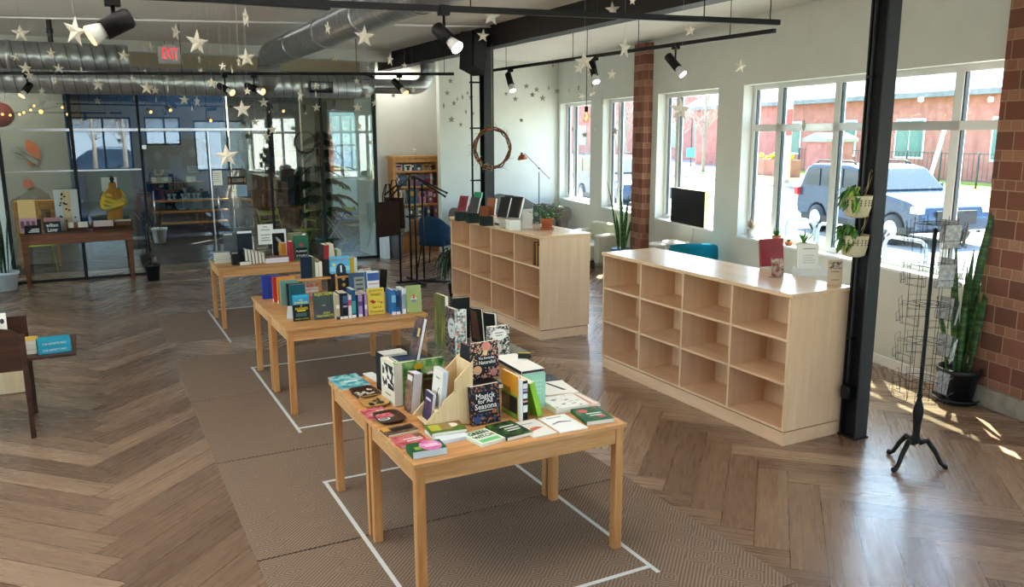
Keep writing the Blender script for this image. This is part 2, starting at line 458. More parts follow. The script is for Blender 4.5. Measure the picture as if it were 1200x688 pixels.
# ---- ceiling with one joint line, and the white bulkhead in front of the glass
def wx(y, o): return (WOFF + o + y * math.sin(WA)) / math.cos(WA)     # x of the window wall's line at depth y
def plate(mb, x0, y0, y1, z0, z1, o):
    A = [(x0, y0), (wx(y0, o), y0), (wx(y1, o), y1), (x0, y1)]; va = [mb.bm.verts.new((x, y, z0)) for x, y in A]; vb = [mb.bm.verts.new((x, y, z1)) for x, y in A]
    mb.bm.faces.new(va[::-1]); mb.bm.faces.new(vb)
    for k in range(4): mb.bm.faces.new((va[k], va[(k + 1) % 4], vb[(k + 1) % 4], vb[k]))
b = MB(); plate(b, -4.8, -2.9, 15.4, CEIL, CEIL + .12, .3); struct('ceiling', b, M['ceiling'])
b = MB(); plate(b, -5, -3, 15.4, -.12, -.004, .3); struct('floor_slab', b, M['concrete'])
b = MB(); b.box((-4.6, 13.62, 3.44), (4.78, 13.9, CEIL)); struct('trim_1', b, M['white_wall'])
p0, p1 = at(0, 20, CEIL - .02), at(300, 26, CEIL - .02)
b = MB(); q = (p1 - p0); b.cyl(p0 - q * .6, p0 + q * 2.2, .012, seg=8)
tag(b.build('conduit', M['white']), 'thin white conduit crossing the ceiling above the paper stars', 'conduit')

# ---- walls
WT_ = .24
def wallbox(mb, s0, s1, z0, z1, o0=0.0, o1=WT_): mb.box((s0, o0, z0), (s1, o1, z1))
SILL, HEAD = .955, 2.805
OPEN = [(-1.2, 3.0), (5.05, 9.08), (9.67, 11.39), (11.95, 13.49), (14.05, 15.66)]
b = MB(); cur = -4.0
for s0, s1 in OPEN:
    wallbox(b, cur, s0, -.1, CEIL); wallbox(b, s0, s1, -.1, SILL); wallbox(b, s0, s1, HEAD, CEIL); cur = s1
wallbox(b, cur, 16.2, -.1, CEIL)
struct('wall_right', b, M['white_wall'], matrix=WM)
b = MB(); b.box((5.97, YB, -.1), (8.75, YB + .15, CEIL)); struct('wall_back', b, M['white_wall'])
b = MB(); b.box((4.66, 15.3, -.1), (8.9, 15.45, CEIL)); b.box((6.6, YB + .15, -.1), (6.7, 15.3, CEIL)); b.box((4.66, YB + .03, -.1), (4.76, 15.3, CEIL)); struct('wall_alcove', b, M['white_wall'])
b = MB(); cur = -3
for i, (y0, y1) in enumerate(((2.2, 5.2), (5.8, 8.8), (9.4, 12.4))):  # unseen side windows, added to bring bluish daylight in from the left
    b.box((-4.8, cur, -.1), (-4.6, y0, CEIL)); b.box((-4.8, y0, -.1), (-4.6, y1, .8)); b.box((-4.8, y0, 2.9), (-4.6, y1, CEIL)); cur = y1
    f = MB()
    for lo, hi in (((-4.74, y0, .8), (-4.68, y1, .86)), ((-4.74, y0, 2.84), (-4.68, y1, 2.9)), ((-4.74, y0, .8), (-4.68, y0 + .06, 2.9)), ((-4.74, y1 - .06, .8), (-4.68, y1, 2.9)), ((-4.74, (y0 + y1) / 2 - .03, .8), (-4.68, (y0 + y1) / 2 + .03, 2.9))): f.box(lo, hi)
    wo = struct('window_%d' % (i + 12), f, M['grey_steel']); g = MB(); g.box((-4.715, y0, .8), (-4.705, y1, 2.9)); g.build('pane', M['glass'], wo)
b.box((-4.8, cur, -.1), (-4.6, 15, CEIL)); struct('wall_left', b, M['white_wall'])
b = MB(); b.box((-60, -2.8, -.3), (-4.8, 20, -.2)); o = b.build('ground_side', M['pavement']); o['kind'] = 'structure'
b = MB(); b.box((-4.6, YB, -.1), (-1.1, YB + .12, CEIL)); struct('wall_return', b, M['white_wall'])
# street front behind the camera with its shop windows (they mirror in the glass partition)
FY = -2.6
fo = []
for (xa, ya, xb, yb) in ((77, 137, 158, 199), (168, 137, 213, 170), (226, 141, 300, 199), (383, 128, 436, 200)):
    A = atY(xa, ya, 2 * YB - FY); B = atY(xb, yb, 2 * YB - FY); fo.append((A.x, B.x, max(.25, B.z), min(3.2, A.z)))
b = MB(); cur = -4.6
for x0, x1, z0, z1 in fo:
    b.box((cur, FY - .2, -.1), (x0, FY, CEIL)); b.box((x0, FY - .2, -.1), (x1, FY, z0)); b.box((x0, FY - .2, z1), (x1, FY, CEIL)); cur = x1
b.box((cur, FY - .2, -.1), (9.6, FY, CEIL)); struct('wall_front', b, M['white_wall'])
for i, (x0, x1, z0, z1) in enumerate(fo):
    b = MB(); 
    for a_, c_ in (((x0, FY - .14, z0), (x1, FY - .08, z0 + .06)), ((x0, FY - .14, z1 - .06), (x1, FY - .08, z1)), ((x0, FY - .14, z0), (x0 + .06, FY - .08, z1)), ((x1 - .06, FY - .14, z0), (x1, FY - .08, z1)), (((x0 * .45 + x1 * .55) - .03, FY - .14, z0), ((x0 * .45 + x1 * .55) + .03, FY - .08, z1))): b.box(a_, c_)
    o = struct('window_%d' % (i + 6), b, M['grey_steel'])
    g = MB(); g.box((x0, FY - .115, z0), (x1, FY - .105, z1)); g.build('pane', M['glass'], o)
# ---- baseboard of the window wall
b = MB(); b.box((-1, -.018, 0), (16.0, 0, .09)); struct('baseboard_right', b, M['white'], matrix=WM)

# ---- brick piers
def pier(name, s0, s1, o0, concrete, z1=CEIL):
    b = MB(); b.box((s0, o0, 0), (s1, .2, z1))
    o = struct(name, b, M['brick'], matrix=WM)
    if concrete:
        c = MB(); c.box((s0 - .02, o0 - .05, 0), (s1 + .03, 0, .16), bev=.01); c.build('concrete_base', M['concrete'], o)
    return o
sA = sW(atW(1182, 344, -.06)); sB = sW(atW(1155, 280, -.06))
pier('brick_pier', sA - .35, sB, -.06, True)
e = sW(atW(754, 150, -.14)); e2 = sW(atW(741.5, 150, -.14))
pier('brick_pier_slim', e, e2, -.14, False, 3.56)

# ---- windows of the right wall
def window(n, s0, s1, mull, transom=None, o=.14):
    f = MB(); t = .06; D = .07
    def bar(a0, a1, z0, z1, m=M['white_frame']): f.use(m).box((a0, o, z0), (a1, o + D, z1))
    bar(s0, s0 + t, SILL, HEAD); bar(s1 - t, s1, SILL, HEAD); bar(s0 + t, s1 - t, SILL, SILL + t); bar(s0 + t, s1 - t, HEAD - t, HEAD)
    xs = [s0 + t]
    for mm in mull: bar(mm - .045, mm + .045, SILL + t, HEAD - t); xs += [mm - .045, mm + .045]
    xs.append(s1 - t)
    cells = list(zip(xs[::2], xs[1::2]))
    zs = [(SILL + t, HEAD - t)]
    if transom:
        zs = [(SILL + t, transom - .04), (transom + .04, HEAD - t)]
        for a0, a1 in cells: bar(a0, a1, transom - .04, transom + .04)
    for a0, a1 in cells:                                        # dark gaskets beside each pane
        for z0, z1 in zs:
            for g0, g1 in ((a0, a0 + .014), (a1 - .014, a1)): f.use(M['frame_dark']).box((g0, o + .012, z0), (g1, o + .05, z1))
    w_ = struct('window_%d' % n, f, None, matrix=WM)
    for a0, a1 in cells:
        for z0, z1 in zs:
            g = MB(); g.box((a0, o + .028, z0), (a1, o + .034, z1)); g.build('pane', M['glass'], w_)
    s_ = MB(); s_.box((s0, -.012, SILL - .02), (s1, o, SILL + .004)); s_.build('sill_board', M['white'], w_)
TR = atW(1010, 148.5, .16).z
mul = [sW(atW(x, 105, .16)) for x in (916.5, 984.5)] + [6.92] + [sW(atW(1126, 105, .16))]
window(1, 14.05, 15.66, [15.25]); window(2, 11.95, 13.49, [13.1]); window(3, 9.67, 11.39, [11.02])
window(4, 5.05, 9.08, mul, TR); window(5, -1.2, 3.0, [.2, 1.6], TR)

# ---- black steel: beam and two columns
b = MB(); b.box((4.80, -2.6, 3.335), (5.0, YB + .0, 3.352)); b.box((4.80, -2.6, 3.583), (5.0, YB, 3.6)); b.box((4.80, -2.6, 3.352), (4.83, YB, 3.583))
b.box((4.97, -2.6, 3.352), (5.0, YB, 3.583)); struct('ceiling_beam', b, M['black_steel'])
def steel_column(x, y, wd, dp):
    b = MB(); t = .014
    b.use(M['grey_steel']).box((x - wd / 2, y - dp / 2, 0), (x + wd / 2, y - dp / 2 + t, 3.335)); b.use(M['black_steel']).box((x - wd / 2, y + dp / 2 - t, 0), (x + wd / 2, y + dp / 2, 3.335))  # front flange greyer than the rest: its lit face is put into the colour
    b.box((x - .012, y - dp / 2 + t, 0), (x + .012, y + dp / 2 - t, 3.335)); b.box((x - wd / 2 - .01, y - dp / 2 - .01, 0), (x + wd / 2 + .01, y + dp / 2 + .01, .012))
    return struct('steel_column', b)
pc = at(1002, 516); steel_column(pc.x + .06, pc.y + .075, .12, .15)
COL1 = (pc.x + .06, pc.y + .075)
Y2 = 10.2; c2 = atY(573.2, 150, Y2 - .07); COL2 = (c2.x, Y2); steel_column(c2.x, Y2, .14, .15)

# ---- glass partition: posts, rails, panes, double door
post_px = [((1, 190), (20, 330)), ((78, 112), (103, 327)), ((160, 112), (178, 325)), ((316, 130), (321, 300)), ((375, 130), (384, 301)), ((437, 130), (445, 303))]
PX = []
gp = MB()
for (a, c_) in post_px:
    q = (atY(a[0], a[1], YB).x + atY(c_[0], c_[1], YB).x) / 2; PX.append(q)
PX[0] = -1.07
for i, x in enumerate(PX):
    wd = .05 if i in (0, 1, 5) else .035
    gp.use(M['black_steel']).box((x - wd / 2, YB - .035, 0), (x + wd / 2, YB + .035, 3.25))
gp.box((PX[0], YB - .03, 3.2), (PX[-1], YB + .03, 3.27)); gp.box((PX[0], YB - .02, 0), (PX[2], YB + .02, .04)); gp.box((PX[3], YB - .02, 0), (PX[-1], YB + .02, .04))
part = struct('partition_frame', gp)
RZ = 2.32
g = MB(); g.box((PX[0], YB - .014, RZ - .02), (PX[3], YB + .014, RZ + .02)); g.build('rail', M['chrome'], part)
z2 = atY(90, 200, YB).z
g = MB(); g.box((PX[0], YB - .009, z2 - .012), (PX[2], YB + .009, z2 + .012)); g.build('rail', M['chrome'], part)
for i in (0, 1, 3, 4):
    g = MB(); g.box((PX[i] + .02, YB - .005, .04), (PX[i + 1] - .02, YB + .005, 3.2)); g.build('pane', M['shop_glass'], part)
g = MB(); g.box((PX[2] + .02, YB - .005, RZ + .02), (PX[3] - .02, YB + .005, 3.2)); g.build('pane', M['shop_glass'], part)
DX = atY(247, 220, YB).x
for i, (a, c_, hx) in enumerate(((PX[2] + .03, DX - .02, PX[2] + .12), (DX + .02, PX[3] - .03, DX + .1))):
    d = MB(); d.box((a, YB - .006, .02), (c_, YB + .006, RZ - .03))
    D_ = struct('door_%d' % (i + 1), d, M['shop_glass'])
    h = MB(); h.tube([(hx, YB - .006, .85), (hx, YB - .06, .85), (hx, YB - .06, 1.35), (hx, YB - .006, 1.35)], .011); h.build('handle', M['chrome'], D_)
    h = MB()
    if i == 1: h.box((a - .018, YB - .014, .02), (a + .006, YB + .014, RZ - .03)); h.build('edge_rail', M['chrome'], D_)
    h = MB()
    hs = c_ if i == 1 else a
    for zz in (.25, 2.05): h.box((hs - .05, YB - .016, zz - .03), (hs + .05, YB + .016, zz + .03))
    h.build('hinge', M['chrome'], D_)

# ---- neighbouring shop beyond the glass
YF = 19.4
M['shop_blue'] = mat('#23456e', .8, name='blue_wall_paint'); M['shop_beige'] = mat('#b3a58e', .85, name='beige_wall_paint'); M['shop_dark'] = mat('#1f2224', .85, name='dark_wall_paint')
M['shop_floor'] = speckle('dark_tile', '#2c2926', '#36322e', 3, .5, .3)
b = MB(); b.box((-5, 15.46, -.12), (9.0, 24, -.002)); struct('floor_shop', b, M['shop_floor'])
b = MB(); b.box((-5, 15.46, CEIL), (9.0, 20, CEIL + .1)); struct('ceiling_shop', b, M['shop_dark'])
xb0 = atY(82, 200, 16.6).x
b = MB(); b.box((-4.9, 16.6, 0), (xb0, 16.75, CEIL)); struct('wall_shop_left', b, mat('#8f8c80', .85, name='grey_beige_paint'))
xs = [atY(x, 200, YF).x for x in (60, 160, 270, 356, 386)]
b = MB(); b.box((xs[0] - 3, YF, 0), (xs[2], YF + .15, CEIL)); struct('wall_shop_blue', b, M['shop_blue'])
b = MB(); b.box((xs[2], YF - .3, 0), (xs[3], YF - .15, CEIL)); struct('wall_shop_dark', b, M['shop_dark'])
b = MB(); b.box((atY(356, 200, 17.6).x, 17.6, 0), (atY(386, 200, 17.6).x, 17.75, CEIL)); b.box((atY(386, 200, 17.6).x, 17.6, 0), (7.4, 17.75, .35)); b.box((atY(386, 200, 17.6).x, 17.6, 2.75), (7.4, 17.75, CEIL)); struct('wall_shop_beige', b, M['shop_beige'])
b = MB(); b.box((7.3, 15.46, 0), (7.45, 17.6, CEIL)); struct('wall_shop_right', b, M['shop_beige'])
b = MB(); x9 = atY(386, 200, 17.6).x
for a_ in (x9 + .02, (x9 + 6.0) / 2, 6.0, 6.6, 7.25): b.box((a_ - .03, 17.6, .35), (a_ + .03, 17.7, 2.75))
for zz in (.38, 1.3, 2.0, 2.72): b.box((x9, 17.61, zz - .025), (7.3, 17.69, zz + .025))
wd = struct('window_11', b, M['white_frame']); g = MB(); g.box((x9, 17.64, .35), (7.3, 17.65, 2.75)); g.build('pane', glassmat('dimmed_glass', '#8496a2'), wd)  # pane tint added to dim the bright view outdoors
b = MB(); b.box((-4.6, 15.1, 3.28), (4.66, 15.2, CEIL)); struct('wall_above_glass', b, mat('#e0d0b0', .85, name='tan_board'))

# ---- outside ground
def wgrp(name, s0, s1, o0, o1, z, m, th=.1):
    b = MB(); b.box((s0, o0, z - th), (s1, o1, z)); o = b.build(name, m, matrix=WM); o['kind'] = 'structure'; return o
M['dry_grass'] = speckle('dry_grass', '#a8956c', '#c0b088', 2, .95, .1)
M['grass'] = speckle('lawn', '#6d8a3a', '#9aa957', 1.2, .95, .1, detail=6)
wgrp('ground_pavement', -40, 120, .24, 5.6, -.13, M['pavement']); wgrp('ground_street', -40, 120, 5.6, 16.5, -.2, M['asphalt'])
wgrp('ground_pavement_far', -40, 120, 16.5, 18.6, -.12, M['pavement']); wgrp('ground_lawn', -40, 44, 18.6, 28, -.1, M['grass']); wgrp('ground_forecourt', 44, 120, 18.6, 60, -.12, M['pavement'])
for nm, y0, y1, mm in (('ground_front', -6, -2.8, 'pavement'), ('ground_street_front', -14, -6, 'asphalt'), ('ground_verge_front', -60, -14, 'dry_grass')):
    b = MB(); b.box((-60, y0, -.3), (5.2 if y1 > -6 else 30, y1, -.2)); o = b.build(nm, M[mm]); o['kind'] = 'structure'
b = MB(); b.box((-60, 20, -.3), (5.5, 70, -.2)); o = b.build('ground_back', M['pavement']); o['kind'] = 'structure'
# ================================================================== RUGS AND TAPE
def rug(x0, x1, y0, y1, label):
    b = MB(); b.box((x0, y0 + .006, 0), (x1, y1 - .006, .009), bev=.003); o = b.build('rug', M['rug'])
    return tag(o, label, 'rug', 'woven jute rugs under the book tables')
RX0, RX1 = .63, 3.0
rug(.65, 3.1, 9.42, 10.98, 'brown woven jute rug under the farthest book table by the glass')
for i, (a, c_, l) in enumerate(((7.17, 8.65, 'brown woven jute rug under the back half of the middle book table'),
                                (5.68, 7.165, 'brown woven jute rug under the front legs of the middle book table'),
                                (4.19, 5.675, 'brown woven jute rug under the back half of the closest book table'),
                                (2.70, 4.185, 'brown woven jute rug under the front of the closest book table'),
                                (1.2, 2.695, 'brown woven jute rug cut off by the bottom edge of the picture'))):
    rug(RX0, RX1, a, c_, l)
M['tape'] = mat('#dcdcd6', .7, name='white_floor_tape')
def tape(name, segs, label):
    b = MB(); h = .0105
    for i, (p, q) in enumerate(segs):
        p, q = Vector(p), Vector(q); d = (q - p).normalized(); n = Vector((-d.y, d.x)) * .012; z = h + i * .0004
        A = [(p - n), (q - n), (q + n), (p + n)]
        va = [b.bm.verts.new((v.x, v.y, .0075)) for v in A]; vb = [b.bm.verts.new((v.x, v.y, z)) for v in A]
        for k in range(4): b.bm.faces.new((va[k], va[(k + 1) % 4], vb[(k + 1) % 4], vb[k]))
        b.bm.faces.new(vb); b.bm.faces.new(list(reversed(va)))
    return tag(b.build(name, M['tape']), label, 'floor tape', 'white tape outlines on the rugs')
tape('floor_tape', [((1.215, 5.03), (1.215, 2.7)), ((2.45, 3.10), (2.45, 5.03)), ((1.2, 5.02), (2.45, 5.02)), ((1.5, 3.17), (2.45, 3.17))], 'white tape rectangle on the rug around the closest book table')
tape('floor_tape', [((1.285, 8.02), (1.285, 6.0)), ((1.27, 8.0), (2.53, 8.0)), ((1.285, 6.1), (2.5, 6.1)), ((2.52, 6.05), (2.52, 8.0))], 'white tape rectangle on the rug around the middle book table')
tape('floor_tape', [((1.262, 11.0), (1.262, 9.13)), ((1.25, 10.99), (2.6, 10.99))], 'white tape line on the rug beside the farthest book table')

# ================================================================== PINE TABLES
TH = .7305
def pine_table(x, y, label, wd=1.2, dp=.748):
    t = thing('pine_table', label, 'table', (x, y, 0), group='small pine tables set out with books')
    b = MB(); n = 4; 
    for k in range(n): b.box((0, dp * k / n + .0008, TH - .022), (wd, dp * (k + 1) / n - .0008, TH), bev=.002)
    b.build('tabletop', M['pine'], t)
    i, l = .012, .048
    for sx in (0, 1):
        for sy in (0, 1):
            x0 = i + sx * (wd - 2 * i - l); y0 = i + sy * (dp - 2 * i - l)
            b = MB(); b.box((x0, y0, .0105), (x0 + l, y0 + l, TH - .022), bev=.003); b.build('leg', M['pine_leg'], t)
    for sy in (0, 1):
        y0 = i + .006 + sy * (dp - 2 * i - .012 - .02); b = MB(); b.box((i + l, y0, TH - .11), (wd - i - l, y0 + .02, TH - .022)); b.build('apron', M['pine'], t)
    for sx in (0, 1):
        x0 = i + .006 + sx * (wd - 2 * i - .012 - .02); b = MB(); b.box((x0, i + l, TH - .11), (x0 + .02, dp - i - l, TH - .022)); b.build('apron', M['pine_y'], t)
    return t
T1, T2, T3 = (1.235, 3.387), (1.303, 6.405), (1.264, 9.79)
pine_table(T1[0], T1[1], 'pine table in front with witchcraft and garden books laid out along its edge')
pine_table(T1[0], T1[1] + .751, 'pine table pushed up behind the front one, bearing the wooden trays')
pine_table(T2[0], T2[1], 'pine table in the middle with upright novels along its front edge')
pine_table(T2[0], T2[1] + .751, 'pine table joined to the back of the middle novel table')
pine_table(T3[0], T3[1], 'pine table near the glass doors with black and white books')

# ================================================================== CUBBY SHELVES
def cubby(x, y, ln, dp, h, label, cols=4, rows=3):
    t = thing('cubby_shelf', label, 'shelf unit', (x, y, 0), group='pale wooden cubby counters')
    e, kick = .02, .1
    b = MB(); b.box((-.012, -.012, h - .03), (dp + .012, ln + .012, h), bev=.003); b.build('worktop', M['maple_top'], t)
    for y0 in (0, ln - e):
        b = MB(); b.box((0, y0, kick + .01), (dp, y0 + e, h - .03)); b.build('end_panel', M['maple_z'], t)
    b = MB(); b.box((.01, .004, 0), (dp - .01, ln - .004, kick)); b.build('plinth', M['maple'], t)
    b = MB(); b.box((.38, e, kick + .01), (.40, ln - e, h - .03)); b.build('back_panel', M['maple_z'], t)
    b = MB(); b.box((dp - .02, e, kick + .01), (dp, ln - e, h - .03)); b.build('rear_panel', M['maple_z'], t)
    cw = (ln - e) / cols
    for c in range(1, cols):
        b = MB(); y0 = c * cw; b.box((.002, y0, kick + .01), (.38, y0 + e, h - .03)); b.build('divider', M['maple_z'], t)
    zs = [kick + .01] + [kick + .03 + (h - .03 - kick - .03) * k / rows for k in range(1, rows)]
    for c in range(cols):
        for z in zs:
            b = MB(); y0 = c * cw + e; b.box((.004, y0, z), (.38, y0 + cw - e, z + .02)); b.build('shelf_board', M['maple'], t)
    return t
S2 = (4.316, 4.092, 2.36, .60, 1.128); S1 = (4.293, 7.634, 2.45, .635, 1.152)
cubby(*S2, 'empty pale wooden cubby counter beside the black column, twelve bare compartments')
cubby(*S1, 'pale wooden cubby counter farther back, topped with stacked books and a potted plant')

# ================================================================== DUCTS
def duct(p0, p1, r, label, extra=None, name='round_duct'):
    p0, p1 = Vector(p0), Vector(p1); q = (p1 - p0).to_track_quat('Z', 'Y').to_matrix().to_4x4(); L = (p1 - p0).length
    t = thing(name, label, 'duct', group='galvanised round ducts', matrix=Matrix.Translation(p0) @ q)
    b = MB(); b.lathe([(r - .004, 0), (r, 0), (r, L), (r - .004, L)], 36); b.build('duct_pipe', M['duct'], t)
    n = max(1, int(L / 1.5))
    for k in range(1, n + 1):
        b = MB(); z = L * k / (n + 1); b.lathe([(r + .002, z - .025), (r + .008, z - .02), (r + .008, z + .02), (r + .002, z + .025)], 36); b.build('joint_band', M['duct'], t)
    return t
DYA, DYB = 11.6, 13.1
za0, za1 = atY(75, 50, DYA).z, atY(75, 82, DYA).z; xa = atY(150, 66, DYA).x
duct((xa, DYA, (za0 + za1) / 2), (-4.5, DYA, (za0 + za1) / 2), (za0 - za1) / 2, 'grey round duct under the ceiling, ending beside the EXIT sign')
zb0, zb1 = atY(330, 83, DYB).z, atY(330, 114, DYB).z; zb = (zb0 + zb1) / 2; rb = (zb0 - zb1) / 2
xv = atY(420, 98, DYB).x
tb = duct((xv, DYB, zb), (-4.5, DYB, zb), rb, 'long grey round duct running across above the glass partition')
xr = atY(433, 98, DYB).x; xe = atY(497, 100, DYB).x; rs = (atY(465, 92, DYB).z - atY(465, 109, DYB).z) / 2
b = MB(); q = Matrix.Translation(Vector((xv, DYB, zb))) @ Matrix.Rotation(PI / 2, 4, 'Y')
tb2 = thing('elbow_duct', 'slim grey duct with an elbow turning up beside the black beam', 'duct', (xv, DYB, zb), group='galvanised round ducts')
b = MB(); b.lathe([(rb, .0), (rb, .02), (rs, xr - xv + .05)], 30, Matrix.Rotation(PI / 2, 4, 'Y')); b.build('reducer', M['duct'], tb2)
b = MB(); pts = [(xr - xv, 0, 0)]
for k in range(0, 9):
    a = k * PI / 16; pts.append((xe - xv - .18 + .24 * math.sin(a), 0, .24 - .24 * math.cos(a)))
pts.append((xe - xv + .06, 0, CEIL - zb - .02)); b.tube(pts, rs, 24); b.build('elbow_pipe', M['duct'], tb2)
g = thing('air_grille', 'dark rectangular air grille set in the long grey duct', 'air grille', (atY(373, 103, DYB).x, DYB - rb - .006, atY(373, 103, DYB).z))
gw, gh = (atY(387, 103, DYB).x - atY(360, 103, DYB).x) / 2, .085
b = MB(); b.box((-gw, 0, -gh), (gw, .1, -gh + .015)); b.box((-gw, 0, gh - .015), (gw, .1, gh)); b.box((-gw, 0, -gh), (-gw + .015, .1, gh)); b.box((gw - .015, 0, -gh), (gw, .1, gh)); b.build('frame', M['grey_steel'], g)
b = MB(); b.box((-gw + .01, .03, -gh + .01), (gw - .01, .1, gh - .01))
for k in range(6): b.box((-gw + .015, .012, -gh + .02 + k * .025), (gw - .015, .03, -gh + .026 + k * .025))
b.build('louvre', M['black'], g)
# the big duct running along the room over the tables: tangent rays give its circle
ra, rb_ = ray(350, 31.5), ray(422, 43)
aa, ab = math.atan2(ra.z, ra.x), math.atan2(rb_.z, rb_.x)
half = abs(aa - ab) / 2; mid = (aa + ab) / 2
rc = .27; dist = rc / math.sin(half)
DCX, DCZ = dist * math.cos(mid), CAM_H + dist * math.sin(mid)
if DCZ + rc > 3.55:
    k_ = (3.55 - CAM_H) / (dist * math.sin(mid) + rc); rc *= k_; dist *= k_; DCX, DCZ = dist * math.cos(mid), CAM_H + dist * math.sin(mid)
yend = DYB - rb - .02
tcd = duct((DCX, yend - .35, DCZ), (DCX, -2.3, DCZ), rc, 'wide grey duct running away over the tables, lit orange underneath')
L0 = Vector((DCX, yend - .35, DCZ))
W4 = tcd.matrix_world.copy(); 
b = MB(); b.tube([L0 + Vector((0, 0, 0)), L0 + Vector((0, .12, -.01)), Vector((DCX, yend - .06, (DCZ + zb) / 2 + .03)), Vector((DCX, yend + .02, zb + .02)), Vector((DCX, yend + .1, zb))], [rc, rc, rc * .92, rc * .8, rc * .78], 30)
eo = b.build('elbow', M['duct'], tcd, matrix=W4.inverted())

# ================================================================== TRACK LIGHTING
def track(p0, p1, label, drops):
    p0, p1 = Vector(p0), Vector(p1); d = p1 - p0
    t = thing('light_track', label, 'light track', p0, group='black ceiling light tracks')
    q = d.normalized().to_track_quat('X', 'Z').to_matrix().to_4x4()
    b = MB(); b.box((0, -.018, -.018), (d.length, .018, .018), q); b.build('rail', M['black'], t)
    for f in drops:
        b = MB(); v = d * f; b.cyl(v + Vector((0, 0, .018)), Vector((v.x, v.y, CEIL - p0.z - v.z)), .004, seg=6); b.build('hanger_wire', M['wire'], t)
    return t
ZT1, ZT2, ZT3 = 3.0, 3.0, 3.1
tr1 = (at(-40, -13, ZT1), at(913, 26.4, ZT1)); tr2 = (at(-60, 85.7, ZT2), at(532, 86.7, ZT2)); tr3 = (at(567, 84, ZT3), at(908, 36, ZT3))
track(*tr1, 'long black light track crossing the room in front, ending near the large window', (.3, .55, .72, .88, .985))
track(*tr2, 'black light track crossing in front of the long grey duct', (.2, .45, .8, .98))
track(*tr3, 'black light track running along the window side of the room', (.12, .42, .65, .9))
M['bulb_warm'] = mat('#ffb060', .4, name='lit_warm_bulb', emit=3); M['bulb_white'] = mat('#ffffff', .4, name='lit_white_bulb', emit=5)
M['bulb_side'] = mat('#d8d8d2', .35, name='bulb_reflector')
def spot(mount, pa, pb, depth, label, warm=False, ln=None, power=18):
    """track spotlight: mount pixel on the track, body from pixel pa to pixel pb (the lit end) at the given depth"""
    m_ = atD(mount[0], mount[1], depth); A = atD(pa[0], pa[1], depth + .02); B = atD(pb[0], pb[1], depth - .05)
    t = thing('spotlight', label, 'spotlight', m_, group='black track spotlights')
    A -= m_; B -= m_; L = (B - A).length; d = (B - A).normalized()
    R = .042
    b = MB(); b.box((-.03, -.03, -.03), (.03, .03, .03)); b.build('mount', M['black'], t)
    b = MB(); mid_ = A + d * (L * .45); b.tube([(0, 0, -.02), (0, 0, min(-.03, mid_.z + .05)), mid_], .009, 8); b.build('arm', M['black'], t)
    q = d.to_track_quat('Z', 'Y').to_matrix().to_4x4(); Mx = Matrix.Translation(A) @ q
    h = L * .66
    b = MB(); b.lathe([(R * .85, 0), (R, .012), (R, h), (R * .9, h), (R * .9, h - .02)], 20, Mx); b.build('housing', M['black'], t)
    b = MB(); b.lathe([(R * .55, h - .03), (R * .7, h), (R * .98, L * .93), (R * 1.0, L * .96)], 20, Mx); bo = b.build('bulb', M['bulb_side'], t)
    b = MB(); b.lathe([(R * .98, L * .958), (R * .9, L * .99), (R * .2, L)], 20, Mx); b.build('lens', M['bulb_warm'] if warm else M['bulb_white'], bo)
    ld = bpy.data.lights.new('spotlight_beam', 'SPOT'); ld.energy = power; ld.spot_size = 1.6; ld.spot_blend = .6; ld.shadow_soft_size = .04; ld.color = (1, .78, .5) if warm else (1, .93, .84)
    lo = bpy.data.objects.new('spotlight_beam', ld); C.objects.link(lo); lo.parent = t
    lo.matrix_local = Matrix.Translation(B + d * .02) @ (d.to_track_quat('-Z', 'Y').to_matrix().to_4x4())
    return t
def dep(px, py, tr, z):  # depth of the point of a track above a pixel column
    p0, p1 = tr; best = min((abs(proj(p0 + (p1 - p0) * k / 400)[0] - px), k) for k in range(401))[1]
    P = p0 + (p1 - p0) * best / 400; return (P - CAM).dot(CF), proj(P)
for mx, pa, pb, tr, lab, wm, pw in (
        (520, (511, 32), (537, 57), tr1, 'black spotlight aimed at the window side, hanging near the black beam', False, 26),
        (697, (693, 72), (699, 97), tr3, 'black spotlight beside the cluster of paper stars', False, 16),
        (598, (595, 86), (601, 107), tr3, 'black spotlight by the black column, shining down', False, 14),
        (792, (782, 65), (801, 88), tr3, 'black spotlight beside the slim brick pier, over the small square window', False, 16),
        (468, (461, 94), (476, 110), tr2, 'small black spotlight in front of the elbow duct', True, 14),
        (263, (256, 100), (273, 109), tr2, 'small warm-lit spotlight under the wide duct, first of two', True, 20),
        (297, (288, 100), (309, 108), tr2, 'small warm-lit spotlight under the wide duct, nearer the long grille', True, 20),
        (31, (36, 98), (25, 113), tr2, 'small warm-lit spotlight before the duct by the string lights', True, 14)):
    dd, pm = dep(mx, 0, tr, 0); spot((mx, pm[1] + 2), pa, pb, dd, lab, wm, power=pw)
# the big spotlight above, on the near track's line of its own
dn = 3.35
spot((131, -2), (153, 20), (104, 43), dn, 'large black spotlight with a warm bulb, close under the ceiling beside a star', True, power=22)
m_ = atD(131, -2, dn)
b = MB(); b.box((-1.6, -.02, -.02), (.9, .02, .02), Matrix.Translation(m_ + Vector((0, 0, .03))))
for dx in (-.4, .5): b.cyl(m_ + Vector((dx, 0, .05)), Vector((m_.x + dx, m_.y, CEIL)), .004, seg=6)
tag(b.build('light_track', M['black']), 'short black light track above the top edge holding the large warm spotlight', 'light track', 'black ceiling light tracks')
b = MB(); pp = atD(976, -1, 4.2); b.cyl(pp + Vector((-.14, .0, .045)), pp + Vector((.12, .0, .07)), .05); 
b.cyl(pp + Vector((0, 0, .06)), Vector((pp.x, pp.y, CEIL)), .008); tag(b.build('spotlight', M['black']), 'black spotlight end peeking in at the top edge over the large window', 'spotlight', 'black track spotlights')
